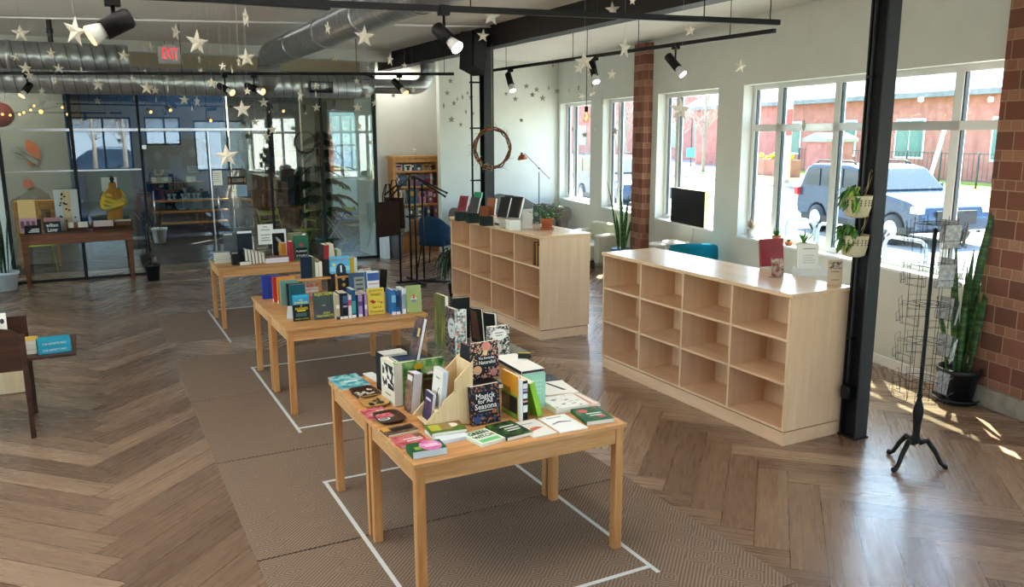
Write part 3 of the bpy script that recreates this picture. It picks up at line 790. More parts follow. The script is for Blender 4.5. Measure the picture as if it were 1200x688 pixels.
# sprinkler pipe
pz = atY(60, 53, 11.6); b = MB(); b.cyl((pz.x, 11.6, pz.z), (pz.x, 11.6, CEIL), .03, seg=14); 
sp = thing('sprinkler_pipe', 'grey vertical pipe dropping from the ceiling to the upper duct', 'pipe', (0, 0, 0)); b.build('pipe', M['grey_steel'], sp)
b = MB(); q_ = atY(60, 36, 11.6); b.cyl((pz.x, 11.6, q_.z - .03), (pz.x, 11.6, q_.z + .03), .038, seg=14); b.build('coupling', M['grey_steel'], sp)

# ================================================================== SPEAKER, SIGN, CONDUITS
sp_ = thing('speaker', 'black angled loudspeaker fixed high on the black column behind the wreath', 'speaker', (4.58, COL2[1] - .2, 3.26))
b = MB(); b.prism([(-.14, -.2), (.12, -.28), (.19, .2), (-.1, .26)], -.13, .07, Matrix.Rotation(.4, 4, 'Z')); b.build('cabinet', M['black'], sp_)
b = MB(); b.prism([(-.1, -.17), (.09, -.23), (.15, .17), (-.07, .22)], -.15, -.13, Matrix.Rotation(.4, 4, 'Z')); b.build('speaker_grille', mat('#1f2021', .8), sp_)
b = MB(); b.box((.1, .05, -.04), (COL2[0] - 4.58 - .06, .16, .0)); b.build('bracket', M['black_steel'], sp_)
def exit_sign():
    Y = 13.55; p = atY(199, 65, Y); wd = atY(213, 65, Y).x - atY(185, 65, Y).x; hh = atY(199, 55, Y).z - atY(199, 75, Y).z
    t = thing('exit_sign', 'white EXIT sign with red letters hung under the bulkhead', 'sign', p)
    b = MB(); b.box((-wd / 2, -.03, -hh / 2), (wd / 2, .03, hh / 2), bev=.008); b.build('housing', M['white'], t)
    b = MB(); b.box((-.08, -.03, hh / 2), (.08, .06, hh / 2 + .03)); b.build('bracket', M['white'], t)
    lettering('EXIT', hh * .95, mat('#f03a48', .5, emit=.7), t, 0, -.0312, hh * .07, width=wd * .66)
    for sx in (-1, 1):
        b = MB(); b.box((sx * .06 - .004, .02, hh / 2), (sx * .06 + .004, .03, CEIL - p.z - .0)) ; b.build('hanger', M['grey_steel'], t)
exit_sign()
# conduit and junction box on the near column
cz = thing('conduit', 'black conduit with a junction box running down the near black column', 'conduit', (COL1[0] - .075, COL1[1] + .02, 0))
b = MB(); b.cyl((0, 0, .42), (0, 0, 3.33), .011, seg=10); b.build('pipe', M['grey_steel'], cz)
for z in (.75, 1.75, 2.6):
    b = MB(); b.box((-.016, -.016, z), (.03, .016, z + .018)); b.build('clip', M['black_steel'], cz)
zj = at(983, 461, .3); b = MB(); b.box((-.035, -.04, .30), (.045, .03, .40), bev=.012); b.build('junction_box', M['black'], cz)
b = MB(); b.cyl((COL2[0] - .2, COL2[1] + .05, .9), (COL2[0] - .2, COL2[1] + .05, 3.33), .014, seg=8)
for z in (1.6, 2.3, 2.9): b.box((COL2[0] - .22, COL2[1] + .02, z), (COL2[0] - .07, COL2[1] + .08, z + .02))
tag(b.build('conduit', M['black_steel']), 'thin dark conduit beside the far black column, behind the wreath', 'conduit')
# ================================================================== FURNITURE AND PLANTS
def snake_plant(name, label, base, pot_r, pot_h, leaves, potmat, saucer=True, ps=None, scale=1):
    t = thing(name, label, 'plant', base, -YAW)
    b = MB(); b.lathe([(pot_r * .74, .03), (pot_r * .95, pot_h * .86), (pot_r * 1.06, pot_h * .87), (pot_r * 1.06, pot_h), (pot_r * .96, pot_h), (pot_r * .93, pot_h * .85)], 32)
    p = b.build('pot', potmat, t)
    b = MB(); b.lathe([(.001, pot_h * .84), (pot_r * .93, pot_h * .845), (pot_r * .93, pot_h * .85), (.001, pot_h * .87)], 24); b.build('soil', M['soil'], p)
    if saucer:
        b = MB(); b.lathe([(pot_r * .9, 0), (pot_r * 1.15, .045), (pot_r * 1.12, .048), (pot_r * .85, .02)], 32); b.build('saucer', potmat, t)
    for (x, y, dx, dy, h, wd, curl) in leaves:
        b = MB(); pts, ws = [], []
        for k in range(11):
            f = k / 10; z = pot_h * .82 + h * f * (1 - .06 * curl * f); o = f + curl * f * f
            pts.append((x + dx * o, y + dy * o, z)); ws.append(wd * (math.sin(min(1, f * 1.25 + .22) * PI * .5) if f < .6 else max(.04, (1 - f) / .4) ** .7))
        a = math.atan2(dy, dx) + PI / 2 if (dx or dy) else .5
        b.blade(pts, ws, (math.cos(a + .5), math.sin(a + .5), 0), .006, .25); b.build('leaf', M['snake_leaf'], t)
    return t
m, k = newmat('snake_plant_leaf', .45, .4); v = k.coord('Object', (3, 3, 26)); f = k.noise(v, 1.5, 3)
k.l(k.ramp(f, [(.35, '#1f3a1c'), (.5, '#335a2b'), (.66, '#56783f')]), k.b.inputs['Base Color']); M['snake_leaf'] = m
M['pot_black'] = mat('#191a1b', .45, name='black_plastic'); M['pot_white'] = mat('#cfd0cb', .5, name='white_glaze'); M['pot_blue'] = mat('#1d3e62', .35, name='blue_glaze')
pb = at(1120, 470, 0)
snake_plant('snake_plant', 'tall snake plant in a black pot beside the brick pier', (pb.x, pb.y, 0), .165, .30,
            [(.0, .0, .13, .0, 1.62, .075, .35), (.05, .03, .12, .02, 1.02, .065, .55), (-.03, .03, -.07, .02, 1.22, .05, .2), (.02, -.02, .05, -.03, .80, .085, .2), (-.05, -.02, -.09, -.02, .95, .075, .2),
             (-.02, -.05, -.01, -.02, .72, .085, .1), (.07, -.02, .07, .0, .86, .07, .5), (.03, .06, .02, .06, .9, .07, .2), (-.09, .02, -.1, .02, .66, .06, .3), (0, .02, .03, .0, 1.05, .07, .1)], M['pot_black'])
pb2 = atW(728, 291, -.28); ph2 = pb2.z; hl2 = atW(712, 209, -.28).z - ph2
snake_plant('snake_plant', 'snake plant with few long leaves in front of the slim brick pier', (pb2.x, pb2.y, 0), .15, ph2,
            [(.0, 0, -.03, .0, hl2 * .97, .10, .1), (.04, 0, .05, .0, hl2 * .86, .09, .2), (-.05, 0, -.13, .0, hl2 * 1.08, .055, .5), (.05, .02, .13, .0, hl2 * .7, .075, .4), (-.03, .03, -.06, .0, hl2 * .6, .09, .1), (.02, -.04, .02, .0, hl2 * .55, .08, .1)], M['pot_blue'], ps=1)
pl = at(12, 336, 0); pl.y = 13.8
snake_plant('snake_plant', 'dark tall-leaved plant in a pale grey pot at the left end of the glass', (pl.x, pl.y, 0), .17, .30,
            [(0, 0, -.05, .05, 1.15, .08, .2), (.05, 0, .08, -.02, .95, .08, .2), (-.05, 0, -.14, -.02, 1.0, .08, .3), (.04, .05, .15, .02, .85, .07, .3), (-.02, -.05, .02, -.04, .7, .07, .2)], M['pot_white'], saucer=False)
pd = at(177, 322, 0)
pd.y = 13.9; t = thing('small_potted_tree', 'thin dark potted plant beside the glass door', 'plant', (pd.x, 13.85, 0))
b = MB(); b.lathe([(.085, 0), (.11, .22), (.118, .22), (.118, .25), (.1, .25), (.095, .2)], 24); b.build('pot', M['pot_black'], t)
b = MB(); b.tube([(0, 0, .2), (.01, 0, .5), (-.02, .0, .9)], [.012, .01, .005], 8); b.build('stem', M['stem'], t)
b = MB(); rn = random.Random(5)
for k in range(26):
    z = .35 + rn.random() * .6; a = rn.random() * 6.28; r = .05 + .1 * rn.random()
    b.blade([(0, 0, z), (math.cos(a) * r * .6, math.sin(a) * r * .6, z + .05), (math.cos(a) * r, math.sin(a) * r, z + .01)], [.01, .035, .004], (-math.sin(a), math.cos(a), 0), .002)
b.build('foliage', M['leaf_dark'], t)

# ---- card spinner
cb_ = at(1070, 546, 0)
t = thing('card_spinner', 'black tripod stand with wire card holders and a few cards', 'card rack', (cb_.x, cb_.y, 0))
b = MB(); b.lathe([(.012, .16), (.03, .17), (.032, .2), (.022, .23), (.024, .3), (.034, .38), (.03, .42), (.014, .48), (.02, .5), (.014, .52), (.0125, .54), (.0125, 1.62), (.004, 1.63)], 20); b.build('pole', M['black'], t)
for px in ((1047, 551), (1110, 547), (1041, 529)):
    e = at(px[0], px[1], .02) - Vector((cb_.x, cb_.y, 0)); e.z = 0; d = e.normalized(); L = e.length
    b = MB(); b.tube([d * .02 + Vector((0, 0, .17)), d * (L * .35) + Vector((0, 0, .19)), d * (L * .6) + Vector((0, 0, .12)), d * (L * .8) + Vector((0, 0, .04)), d * (L * .93) + Vector((0, 0, .018)), d * L + Vector((0, 0, .02))], [.02, .018, .016, .014, .016, .02], 10)
    b.build('leg', M['black'], t)
b = MB()
for z in (.62, .88, 1.13, 1.39, 1.66):
    pts = [(math.cos(a) * .125, math.sin(a) * .125, z) for a in [k * PI / 8 for k in range(16)]]; b.tube(pts, .0022, 5, True)
    b.cyl((-.125, 0, z), (.125, 0, z), .002, seg=5); b.cyl((0, -.125, z), (0, .125, z), .002, seg=5)
for k in range(6):
    a = k * PI / 3; b.cyl((math.cos(a) * .125, math.sin(a) * .125, .5), (math.cos(a) * .125, math.sin(a) * .125, 1.70), .002, seg=5)
b.build('wire_cage', M['wire'], t)
M['card'] = speckle('postcards', '#b3b1ae', '#85837f', 45, .7)
rn = random.Random(4); cards = 0
for zi, z in enumerate((.50, .76, 1.01, 1.27, 1.52)):
    for k in range(6):
        a = k * PI / 3 + .3 + zi * .1
        Mx = Matrix.Rotation(a, 4, 'Z') @ Matrix.Translation((0, -.155, z)) @ Matrix.Rotation(.12, 4, 'X')
        b = MB(); w2, h2 = .062, .15
        for r_ in ([(-w2, 0, 0), (w2, 0, 0), (w2, 0, h2), (-w2, 0, h2)], [(-w2, -.02, 0), (w2, -.02, 0), (w2, -.02, .05), (-w2, -.02, .05)]):
            b.tube([Mx @ Vector(q) for q in r_], .0017, 5, True)
        for sx in (-1, 1):
            b.cyl(Mx @ Vector((sx * w2, 0, 0)), Mx @ Vector((sx * w2, -.02, 0)), .0017, seg=5); b.cyl(Mx @ Vector((sx * .03, 0, h2 * .7)), Vector((math.sin(a) * .1 * 0 + (Matrix.Rotation(a, 4, 'Z') @ Vector((sx * .02, -.123, 0))).x, (Matrix.Rotation(a, 4, 'Z') @ Vector((sx * .02, -.123, 0))).y, z + .1)), .0015, seg=5)
        b.build('wire_pocket', M['wire'], t)
        if (zi >= 3 and k in (0, 1, 5)) or (zi in (1, 2) and k in (0, 1)) or (zi == 0 and k == 1):
            cards += 1; c_ = MB(); c_.box((-.052, -.012, .004), (.052, -.008, .15), Mx)
            tag(c_.build('postcard', M['card'], matrix=Matrix.Translation((cb_.x, cb_.y, 0))), 'pale greeting card in the wire pockets of the black tripod stand', 'card', 'cards in the tripod card stand')

# ---- cork baskets of trailing plants on the near column
M['basket'] = speckle('woven_cream_basket', '#c9bb98', '#d9ccab', 60, .8)
def basket(px, py, label, lime, seed):
    c = atX(px, py, COL1[0] - .14); t = thing('hanging_planter', label, 'plant', c)
    b = MB(); b.lathe([(.05, -.10), (.075, -.09), (.09, -.03), (.097, .05), (.1, .055), (.094, .05), (.085, -.02), (.07, -.07)], 24)
    p = b.build('basket', M['basket'], t)
    b = MB()
    for r in range(3):
        for k in range(20):
            a = k * PI / 10; rr = .0945 + r * .002; z = -.01 + r * .016
            b.box((-.0035, -.002, -.0045), (.0035, .002, .0045), Matrix.Translation((math.cos(a) * rr, math.sin(a) * rr, z)) @ Matrix.Rotation(a + PI / 2, 4, 'Z'))
    b.build('basket_hole', M['soil'], p)
    b = MB(); b.lathe([(.001, .03), (.09, .03), (.09, .035), (.001, .04)], 16); b.build('soil', M['soil'], p)
    b = MB(); b.tube([(.07, 0, .05), (.1, 0, .12), (.135, -.0, .2), (.12, .0, .23), (.1, 0, .2), (.09, 0, .12), (.075, .03, .05)], .004, 6); b.build('hanging_loop', mat('#b79d73', .9, name='jute_cord'), t)
    rn = random.Random(seed)
    L, Lm = MB(), MB()
    for k in range(46):
        a = PI * .75 + rn.uniform(-1.6, 1.6); r0, r1 = .03 + .04 * rn.random(), .06 + .07 * rn.random(); z0 = .05; z1 = .03 + rn.uniform(-.07, .08)
        p0 = Vector((math.cos(a) * r0, math.sin(a) * r0, z0)); p2 = Vector((math.cos(a) * r1, math.sin(a) * r1, z1)); p1 = (p0 + p2) / 2 + Vector((0, 0, .03))
        tip = p2 + Vector((math.cos(a) * .022, math.sin(a) * .022, -.035))
        mb = Lm if rn.random() < lime else L
        mb.blade([p1, p1.lerp(p2, .5) + Vector((0, 0, .01)), p2, tip], [.008, .034, .036, .004], (-math.sin(a) + rn.uniform(-.5, .5), math.cos(a), rn.uniform(-.4, .4)), .002, .3)
    L.build('foliage', M['leaf'], t); Lm.build('foliage', M['leaf_lime'], t)
    return t
basket(1005, 238, 'upper of two cream baskets of trailing leaves hung on the black column', .4, 2)
basket(1001, 284, 'lower of two cream baskets of trailing leaves hung on the black column', .25, 5)

# ---- TV on the sill of window three
tvp = atW(808, 243, .03)
t = thing('tv', 'small black flat screen with a pale wooden edge standing in the square window', 'screen', WM @ Vector((sW(atW(806, 262, .02)), .03, SILL + .004)))
wtv = (sW(atW(785, 240, .03)) - sW(atW(824, 240, .03)))
t.rotation_euler = (0, 0, math.atan2(-WN.y, -WN.x) + PI / 2)
b = MB(); b.box((-wtv / 2, -.03, 0), (wtv / 2, .045, .50), bev=.004); b.build('cabinet', M['ply'], t)
b = MB(); b.box((-wtv / 2 + .003, -.033, .004), (wtv / 2 - .003, -.03, .496)); b.build('screen', mat('#0e0f10', .25, name='black_glass_screen'), t)
b = MB(); pc_ = WM @ Vector((10.15, -.02, .93)); b.tube([WM @ Vector((10.15, .05, .975)), pc_, WM @ Vector((10.2, -.035, .6)), WM @ Vector((10.3, -.04, .03))], .004, 6); tag(b.build('power_cord', M['thread']), 'thin pale cord hanging below the black screen', 'cord')

# ---- chairs
def shell_chair(name, label, loc, rz, m, seat_h=.46, top=.85, hw=.27, legm=None, group=None, wing=.75):
    """upholstered chair with a curved back shell; the back is at -y in local space (sitter looks to +y)"""
    t = thing(name, label, 'chair', loc, rz, group)
    b = MB(); b.box((-hw + .03, -.2, seat_h - .1), (hw - .03, .26, seat_h), bev=.035); b.build('seat', m, t)
    b = MB(); th = .045; N = 16; rows = []
    hs = [seat_h - .08, seat_h + .06, seat_h + .2, top - .06, top]
    outer, inner = [], []
    for zi, z in enumerate(hs):
        k_ = zi / (len(hs) - 1); ro, ri = [], []
        for i in range(N + 1):
            a = PI + PI * i / N; sp = 1 + .06 * math.sin(k_ * PI)
            drop = 0 if zi < 3 else (z - hs[2]) * (abs(math.cos(a)) ** 4) * wing
            for rr, L in ((1, ro), (1 - th / hw, ri)): L.append(b.bm.verts.new((math.cos(a) * hw * rr * sp, -.0 + math.sin(a) * .27 * rr * sp - .02 * k_, z - drop)))
        outer.append(ro); inner.append(ri)
    for G, rev in ((outer, 0), (inner, 1)):
        for A, B in zip(G, G[1:]):
            for i in range(N):
                q = [A[i], A[i + 1], B[i + 1], B[i]]; f = b.bm.faces.new(q if not rev else q[::-1]); f.smooth = True
    for i in range(N):
        b.bm.faces.new((outer[-1][i], outer[-1][i + 1], inner[-1][i + 1], inner[-1][i])); b.bm.faces.new((inner[0][i], inner[0][i + 1], outer[0][i + 1], outer[0][i]))
    for i in (0, N):
        for j in range(len(hs) - 1): b.bm.faces.new((outer[j][i], inner[j][i], inner[j + 1][i], outer[j + 1][i]))
    b.build('backrest', m, t)
    for sx in (-1, 1):
        for sy in (-1, 1):
            b = MB(); b.cyl((sx * (hw - .07), sy * .17 + .02, seat_h - .09), (sx * (hw - .02), sy * .23 + .02, 0), .016, .010, 10); b.build('leg', legm or M['black'], t)
    return t
shell_chair('armchair', 'teal upholstered chair tucked behind the closer cubby counter', (6.93, 8.28, 0), -YAW - .05, M['cloth_teal'], top=.86, hw=.30, wing=.25)
cb2 = at(514, 312, 0)
shell_chair('dining_chair', 'navy velvet chair with a channelled back beside the far cubby counter', (cb2.x - .02, cb2.y + .05, 0), .75 - PI / 2, M['cloth_blue'], top=.88, hw=.27)
t2 = thing('floor_plant', 'drooping dark long-leaved plant on the floor by the end of the far cubby counter', 'plant', (4.45, 10.35, 0))
b = MB(); b.lathe([(.07, 0), (.1, .2), (.105, .2), (.09, .18)], 18); b.build('pot', M['pot_black'], t2)
b = MB(); rn = random.Random(9)
for k in range(16):
    a = PI + rn.uniform(-1.3, 1.3); r = .22 + .12 * rn.random(); z = .55 + .15 * rn.random()
    b.blade([(0, 0, .18), (math.cos(a) * r * .4, math.sin(a) * r * .4, z), (math.cos(a) * r * .8, math.sin(a) * r * .8, z - .12), (math.cos(a) * r, math.sin(a) * r, z - .38)], [.02, .05, .05, .006], (-math.sin(a), math.cos(a), 0), .002, .2)
b.build('foliage', M['leaf_dark'], t2)

# ---- sofa (rolled arms), floor lamp, cream armchair, nesting tables
sf = thing('sofa', 'grey sofa with a rolled arm behind the far cubby counter', 'sofa', (6.98, 13.6, 0), 0); sf.scale = (.86, 1, 1.17)
b = MB(); b.box((-.95, -.45, .12), (.95, .4, .44), bev=.05); b.build('seat_base', M['cloth_grey'], sf)
b = MB(); b.prism([(-1.0, .2), (1.0, .2), (1.0, .74), (.75, .78), (.45, .90), (0, .95), (-.45, .90), (-.75, .78), (-1.0, .74)], .2, .42); b.build('backrest', M['cloth_grey'], sf)
for sx in (-1, 1):
    b = MB(); b.box((sx * 1.06 - .09, -.48, .12), (sx * 1.06 + .09, .40, .62), bev=.03); b.cyl((sx * 1.1, -.5, .64), (sx * 1.1, .42, .64), .125, seg=22); b.build('rolled_arm', M['cloth_grey'], sf)
for sx in (-.45, .45):
    b = MB(); b.box((sx - .44, -.45, .44), (sx + .44, .2, .56), bev=.04); b.build('seat_cushion', M['cloth_grey'], sf)
for sx in (-1, 1):
    for sy in (-1, 1):
        b = MB(); b.cyl((sx * .9, sy * .35 - .03, .12), (sx * .9, sy * .35 - .03, 0), .03, .02, 10); b.build('foot', M['dark_wood'], sf)
lp = Vector((7.83, 13.98, 0))
fl = thing('floor_lamp', 'thin floor lamp with a copper shade behind the sofa arm', 'lamp', lp)
zt = 1.50
b = MB(); b.lathe([(.13, 0), (.13, .015), (.02, .03)], 24); b.build('base', M['grey_steel'], fl)
b = MB(); b.cyl((0, 0, .02), (0, 0, zt), .009, seg=10); b.build('pole', M['grey_steel'], fl)
A = Vector((.24, -.0, zt - .14)); Bq = Vector((-.32, -.0, zt + .36))
b = MB(); b.cyl(A, Bq, .007, seg=8); b.sph((0, 0, zt + .07), .018); b.build('arm', M['black'], fl)
b = MB(); b.lathe([(.02, .10), (.03, .06), (.06, .045), (.10, -.03), (.098, -.03), (.055, .035)], 24, Matrix.Translation(Bq + Vector((-.05, 0, -.08))) @ Matrix.Rotation(-.15, 4, 'Y')); b.build('shade', mat('#8a4a30', .3, .8, name='copper'), fl)
b = MB(); b.sph(Bq + Vector((-.05, 0, -.10)), .028); b.build('bulb', M['bulb_warm'], fl)
am = thing('armchair', 'low cream armchair between the far cubby counter and the slim brick pier', 'chair', (7.50, 11.66, 0), -PI / 2)
b = MB(); b.box((-.36, -.36, .16), (.36, .34, .42), bev=.04); b.build('seat', M['cloth_cream'], am)
b = MB(); b.box((-.38, .26, .16), (.38, .42, .74), bev=.05); b.build('backrest', M['cloth_cream'], am)
for sx in (-1, 1):
    b = MB(); b.box((sx * .42 - .07, -.14, .12), (sx * .42 + .07, .40, .60), bev=.04); b.build('armrest', M['cloth_cream'], am)
    for sy in (-1, 1):
        b = MB(); b.box((sx * .40 - .03, sy * .34 - .03, 0), (sx * .40 + .03, sy * .34 + .03, .14)); b.build('leg', M['dark_wood'], am)
for i, (px, py, lab) in enumerate(((776, 285, 'smaller round white side table beside the teal chair'), (792, 283, 'round white side table touching the teal chair'))):
    q = atW(px, py, -.36 + .06 * i); st = thing('side_table', lab, 'table', (q.x, q.y, 0), group='round white side tables')
    z = q.z
    b = MB(); b.lathe([(.17, z - .03), (.185, z - .025), (.185, z), (.001, z + .001)], 28); b.build('tabletop', M['white'], st)
    for k in range(3):
        a = k * 2.1 + .4; b = MB(); b.cyl((math.cos(a) * .12, math.sin(a) * .12, z - .03), (math.cos(a) * .16, math.sin(a) * .16, 0), .012, seg=8); b.build('leg', M['white'], st)

# ---- bookcase
bd = .30
qa, qb = atY(460, 183, 14.86), atY(515, 183, 14.86); bw = qb.x - qa.x; bh = qa.z; BKX = qa.x
bk = thing('bookcase', 'tall pine bookcase of paperbacks against the white wall', 'bookcase', (BKX, 14.86, 0))
b = MB(); b.box((-.03, -.04, bh - .05), (bw + .03, bd, bh), bev=.008); b.build('top', M['oak'], bk)
for x0, x1 in ((0, .05), (bw - .05, bw)):
    b = MB(); b.box((x0, -.02, 0), (x1, bd, bh - .05)); b.build('side_panel', M['oak'], bk)
b = MB(); b.box((.05, bd - .02, 0), (bw - .05, bd, bh - .05)); b.build('back_panel', M['oak'], bk)
b = MB(); b.box((.05, -.01, 0), (bw - .05, .02, .12)); b.build('plinth', M['oak'], bk)
b = MB(); b.box((.05, -.015, bh - .12), (bw - .05, .005, bh - .05)); b.build('rail', M['oak'], bk)
BKZ = [atY(488, y, 14.85).z for y in (200, 218, 239, 257, 276)]
BKZ = BKZ[:4] + [BKZ[4]]
for z in BKZ: b = MB(); b.box((.05, -.005, z - .03), (bw - .05, bd - .02, z)); b.build('shelf_board', M['oak'], bk)
b = MB(); b.box((.05, 0, .12), (bw - .05, .02, .3)); b.build('drawer_front', M['oak'], bk)
bx = atY(452, 304, 14.2)
t = thing('white_box', 'narrow white upright box at the right end of the glass partition', 'box', (4.70, 14.16, 0)); b = MB(); b.box((0, 0, 0), (.12, .22, .62), bev=.006); b.build('case', M['white'], t); b = MB(); b.box((.015, -.006, .03), (.105, 0, .6)); b.build('front_panel', M['white_frame'], t)
t = thing('waste_bin', 'grey bin beside the white box under the brown tote bag', 'bin', (4.98, 14.25, 0)); b = MB(); b.lathe([(.10, 0), (.13, .42), (.135, .43), (.12, .42), (.09, .02)], 22); b.build('body', mat('#6e7072', .6), t); b = MB(); b.lathe([(.128, .40), (.14, .41), (.14, .44), (.128, .44)], 22); b.build('rim', mat('#5a5c5e', .5), t)

# ---- garment-style display rack with bags
rk = at(487, 332, 0)
hr = thing('display_rack', 'black metal four-way rack with sloping arms, holding bags', 'rack', (rk.x, rk.y, 0))
zr = 1.62
for i, (px, h) in enumerate(((466, 1.5), (481, zr), (486, zr), (497, 1.5))):
    x = (px - 484) / 960 * 12.4; b = MB(); b.cyl((x, .06 * (i % 2), .05), (x, .06 * (i % 2), h), .016, seg=10); b.build('upright', M['black_steel'], hr)
b = MB(); b.box((-.3, -.02, .02), (.3, .02, .05)); b.box((-.02, -.42, .02), (.02, .35, .05)); b.build('base', M['black_steel'], hr)
b = MB(); b.tube([(.15, -.02, .03), (.42, -.3, .03), (.44, -.32, .03)], .02, 8); b.build('foot', M['black_steel'], hr)
b = MB(); b.tube([(.12, 0, .03), (.45, .1, .03)], .02, 8); b.build('foot', M['black_steel'], hr)
for p0, p1 in (((0, 0, zr), (.42, -.22, 1.32)), ((.03, .06, zr), (.5, -.1, 1.36)), ((-.04, 0, zr), (-.45, -.15, 1.30)), ((-.22, .06, 1.5), (-.42, .05, 1.36))):
    b = MB(); b.cyl(p0, p1, .014, seg=8); b.sph(p1, .02); b.build('arm', M['black_steel'], hr)
b = MB(); b.cyl((-.24, .03, 1.02), (.18, .03, 1.02), .012, seg=8); b.build('crossbar', M['black_steel'], hr)
def tote(name, label, c, wd, h, m, rz):
    t = thing(name, label, 'bag', c, rz, 'bags on the black rack'); b = MB()
    n = 6
    b.prism([(-wd / 2, -h), (wd / 2, -h + .01), (wd / 2 - .01, -.0), (-wd / 2 + .01, .01)], -.03, .03); b.build('body', m, t)
    for y in (-.025, .025):
        b = MB(); b.tube([(-wd * .22, y, -.02), (-wd * .2, y, .12), (-.03, y * .4, .26), (.03, y * .4, .26), (wd * .2, y, .12), (wd * .22, y, -.02)], .008, 6); b.build('handle', m, t)
    return t
tote('tote_bag', 'dark brown canvas tote bag hanging in front on the black rack', atD(455, 237, 12.0), .38, .50, M['tote'], .3)
tote('tote_bag', 'second dark brown tote bag partly behind the first on the black rack', atD(462, 232, 12.15), .3, .46, M['tote'], -.5)
tote('tote_bag', 'natural grey canvas bag behind the brown totes on the black rack', atD(474, 245, 12.3), .2, .34, M['tote_light'], .9)

# ---- wreath and pendant bulb
wc = atD(577, 174, 10.4); rw = .245
t = thing('wreath', 'round twig wreath with dried flowers hanging before the far black column', 'wreath', wc)
b = MB(); rn = random.Random(6)
for k in range(9):
    ph, am_, fr_ = rn.random() * 6.28, .012 + .014 * rn.random(), rn.randint(2, 6)
    b.tube([((rw + am_ * math.cos(fr_ * a + ph)) * math.cos(a), am_ * math.sin(fr_ * a + ph), (rw + am_ * math.cos(fr_ * a + ph)) * math.sin(a)) for a in [i * PI / 32 for i in range(64)]], .0065, 6, True)
b.build('vine_ring', speckle('twig_bark', '#4a2f22', '#8a5a3c', 25, .85), t)
for k in range(26):
    b = MB(); a = rn.uniform(0, 6.28); r1 = rw + rn.uniform(.04, .12); b.tube([(rw * math.cos(a), 0, rw * math.sin(a)), ((rw + .03) * math.cos(a + .12), .01, (rw + .03) * math.sin(a + .12)), (r1 * math.cos(a + .25), rn.uniform(-.03, .03), r1 * math.sin(a + .25))], [.003, .002, .001], 5); b.build('twig', M['stem'], t)
b = MB()
for k in range(40):
    a = rn.uniform(3.3, 4.6); r = rw + rn.uniform(-.04, .04); c_ = Vector((r * math.cos(a), rn.uniform(-.05, 0), r * math.sin(a))); d = Vector((rn.uniform(-1, 1), -1, rn.uniform(-1, 1))).normalized() * .04
    b.blade([c_, c_ + d * .5, c_ + d], [.006, .022, .003], (d.z, 0.3, -d.x), .002)
b.build('dried_flower', speckle('dried_petals', '#a89c78', '#cfc6a6', 30, .9), t)
b = MB(); b.cyl((0, 0, rw), (0, 0, 3.33 - wc.z), .002, seg=5); b.build('hanging_string', M['thread'], t)
pbp = atD(687, 137, 9.0)
t = thing('pendant_bulb', 'bare lit globe bulb hanging on a cord below the star cluster', 'pendant lamp', pbp)
b = MB(); b.lathe([(.016, .06), (.02, .045), (.045, .01), (.05, -.02), (.038, -.055), (.001, -.068)], 20); b.build('bulb', glassmat('bulb_glass', '#fff4e0', extra=.05), t)
b = MB(); b.tube([(0, 0, .04), (.012, 0, 0), (-.01, 0, -.02), (.0, 0, -.04)], .005, 6); b.build('filament', M['bulb_warm'], t)
b = MB(); b.cyl((0, 0, .055), (0, 0, .11), .02, seg=12); b.build('socket', M['black'], t)
b = MB(); b.cyl((0, 0, .1), (0, 0, CEIL - pbp.z), .004, seg=6); b.build('cord', M['cord'], t)

# ---- items on the closer counter
CZ = S2[4]
p = at(922, 313, CZ)
t = thing('book_display', 'red book facing out behind a small acrylic-held photo card on the closer counter', 'book', (p.x - .09, p.y + .07, CZ), -.3, 'books on the closer counter')
b = MB(); b.box((-.105, 0, .004), (.105, .03, .235), Matrix.Rotation(-.18, 4, 'X'), bev=.003); b.build('cover', mat('#8f1f2b', .5), t)
p = at(925, 325, CZ)
t = thing('photo_card', 'small photo card in a clear stand in front of the red book', 'card', (p.x - .10, p.y + .02, CZ), -.3)
b = MB(); b.box((-.05, 0, .004), (.05, .003, .15), Matrix.Rotation(-.15, 4, 'X')); b.build('card', speckle('photo_print', '#7a2f2c', '#d8c6b4', 25, .6, detail=2), t)
b = MB(); b.box((-.052, .004, 0), (.052, .007, .152), Matrix.Rotation(-.15, 4, 'X')); b.box((-.052, 0, 0), (.052, .07, .003)); b.build('stand', M['acrylic'], t)
p = at(945, 322, CZ)
t = thing('brochure_holder', 'clear acrylic holder with white leaflets at the end of the closer counter', 'leaflet holder', (p.x + .04, p.y - .0, CZ), -.45)
b = MB(); b.box((-.085, .02, .01), (.075, .05, .24), Matrix.Rotation(-.16, 4, 'X')); b.build('leaflet', M['paper'], t)
b = MB(); b.box((-.09, .055, .01), (.09, .058, .25), Matrix.Rotation(-.16, 4, 'X')); b.box((-.11, -.07, 0), (.11, .1, .004)); b.box((-.11, -.07, .004), (.11, -.066, .05)); b.box((-.11, -.07, .004), (-.107, .09, .05)); b.box((.107, -.07, .004), (.11, .09, .05)); b.build('tray', mat('#d9dddd', .2), t)
for k, z in enumerate((.2, .15, .13, .11, .09)):
    b = MB(); b.box((-.05, .018, z), (.05 - .01 * (k % 3), .0195, z + (.008 if k == 0 else .004)), Matrix.Rotation(-.16, 4, 'X')); b.build('printed_line', mat('#a9a9a9', .7), t)
p = at(978, 334, CZ)
t = thing('menu_card', 'cream card with a flower print standing at the counter end by the column', 'card', (p.x, p.y, CZ), -.45)
b = MB(); b.box((-.055, 0, 0), (.055, .006, .185), Matrix.Rotation(-.08, 4, 'X')); b.build('card', mat('#d9bfa0', .7), t)
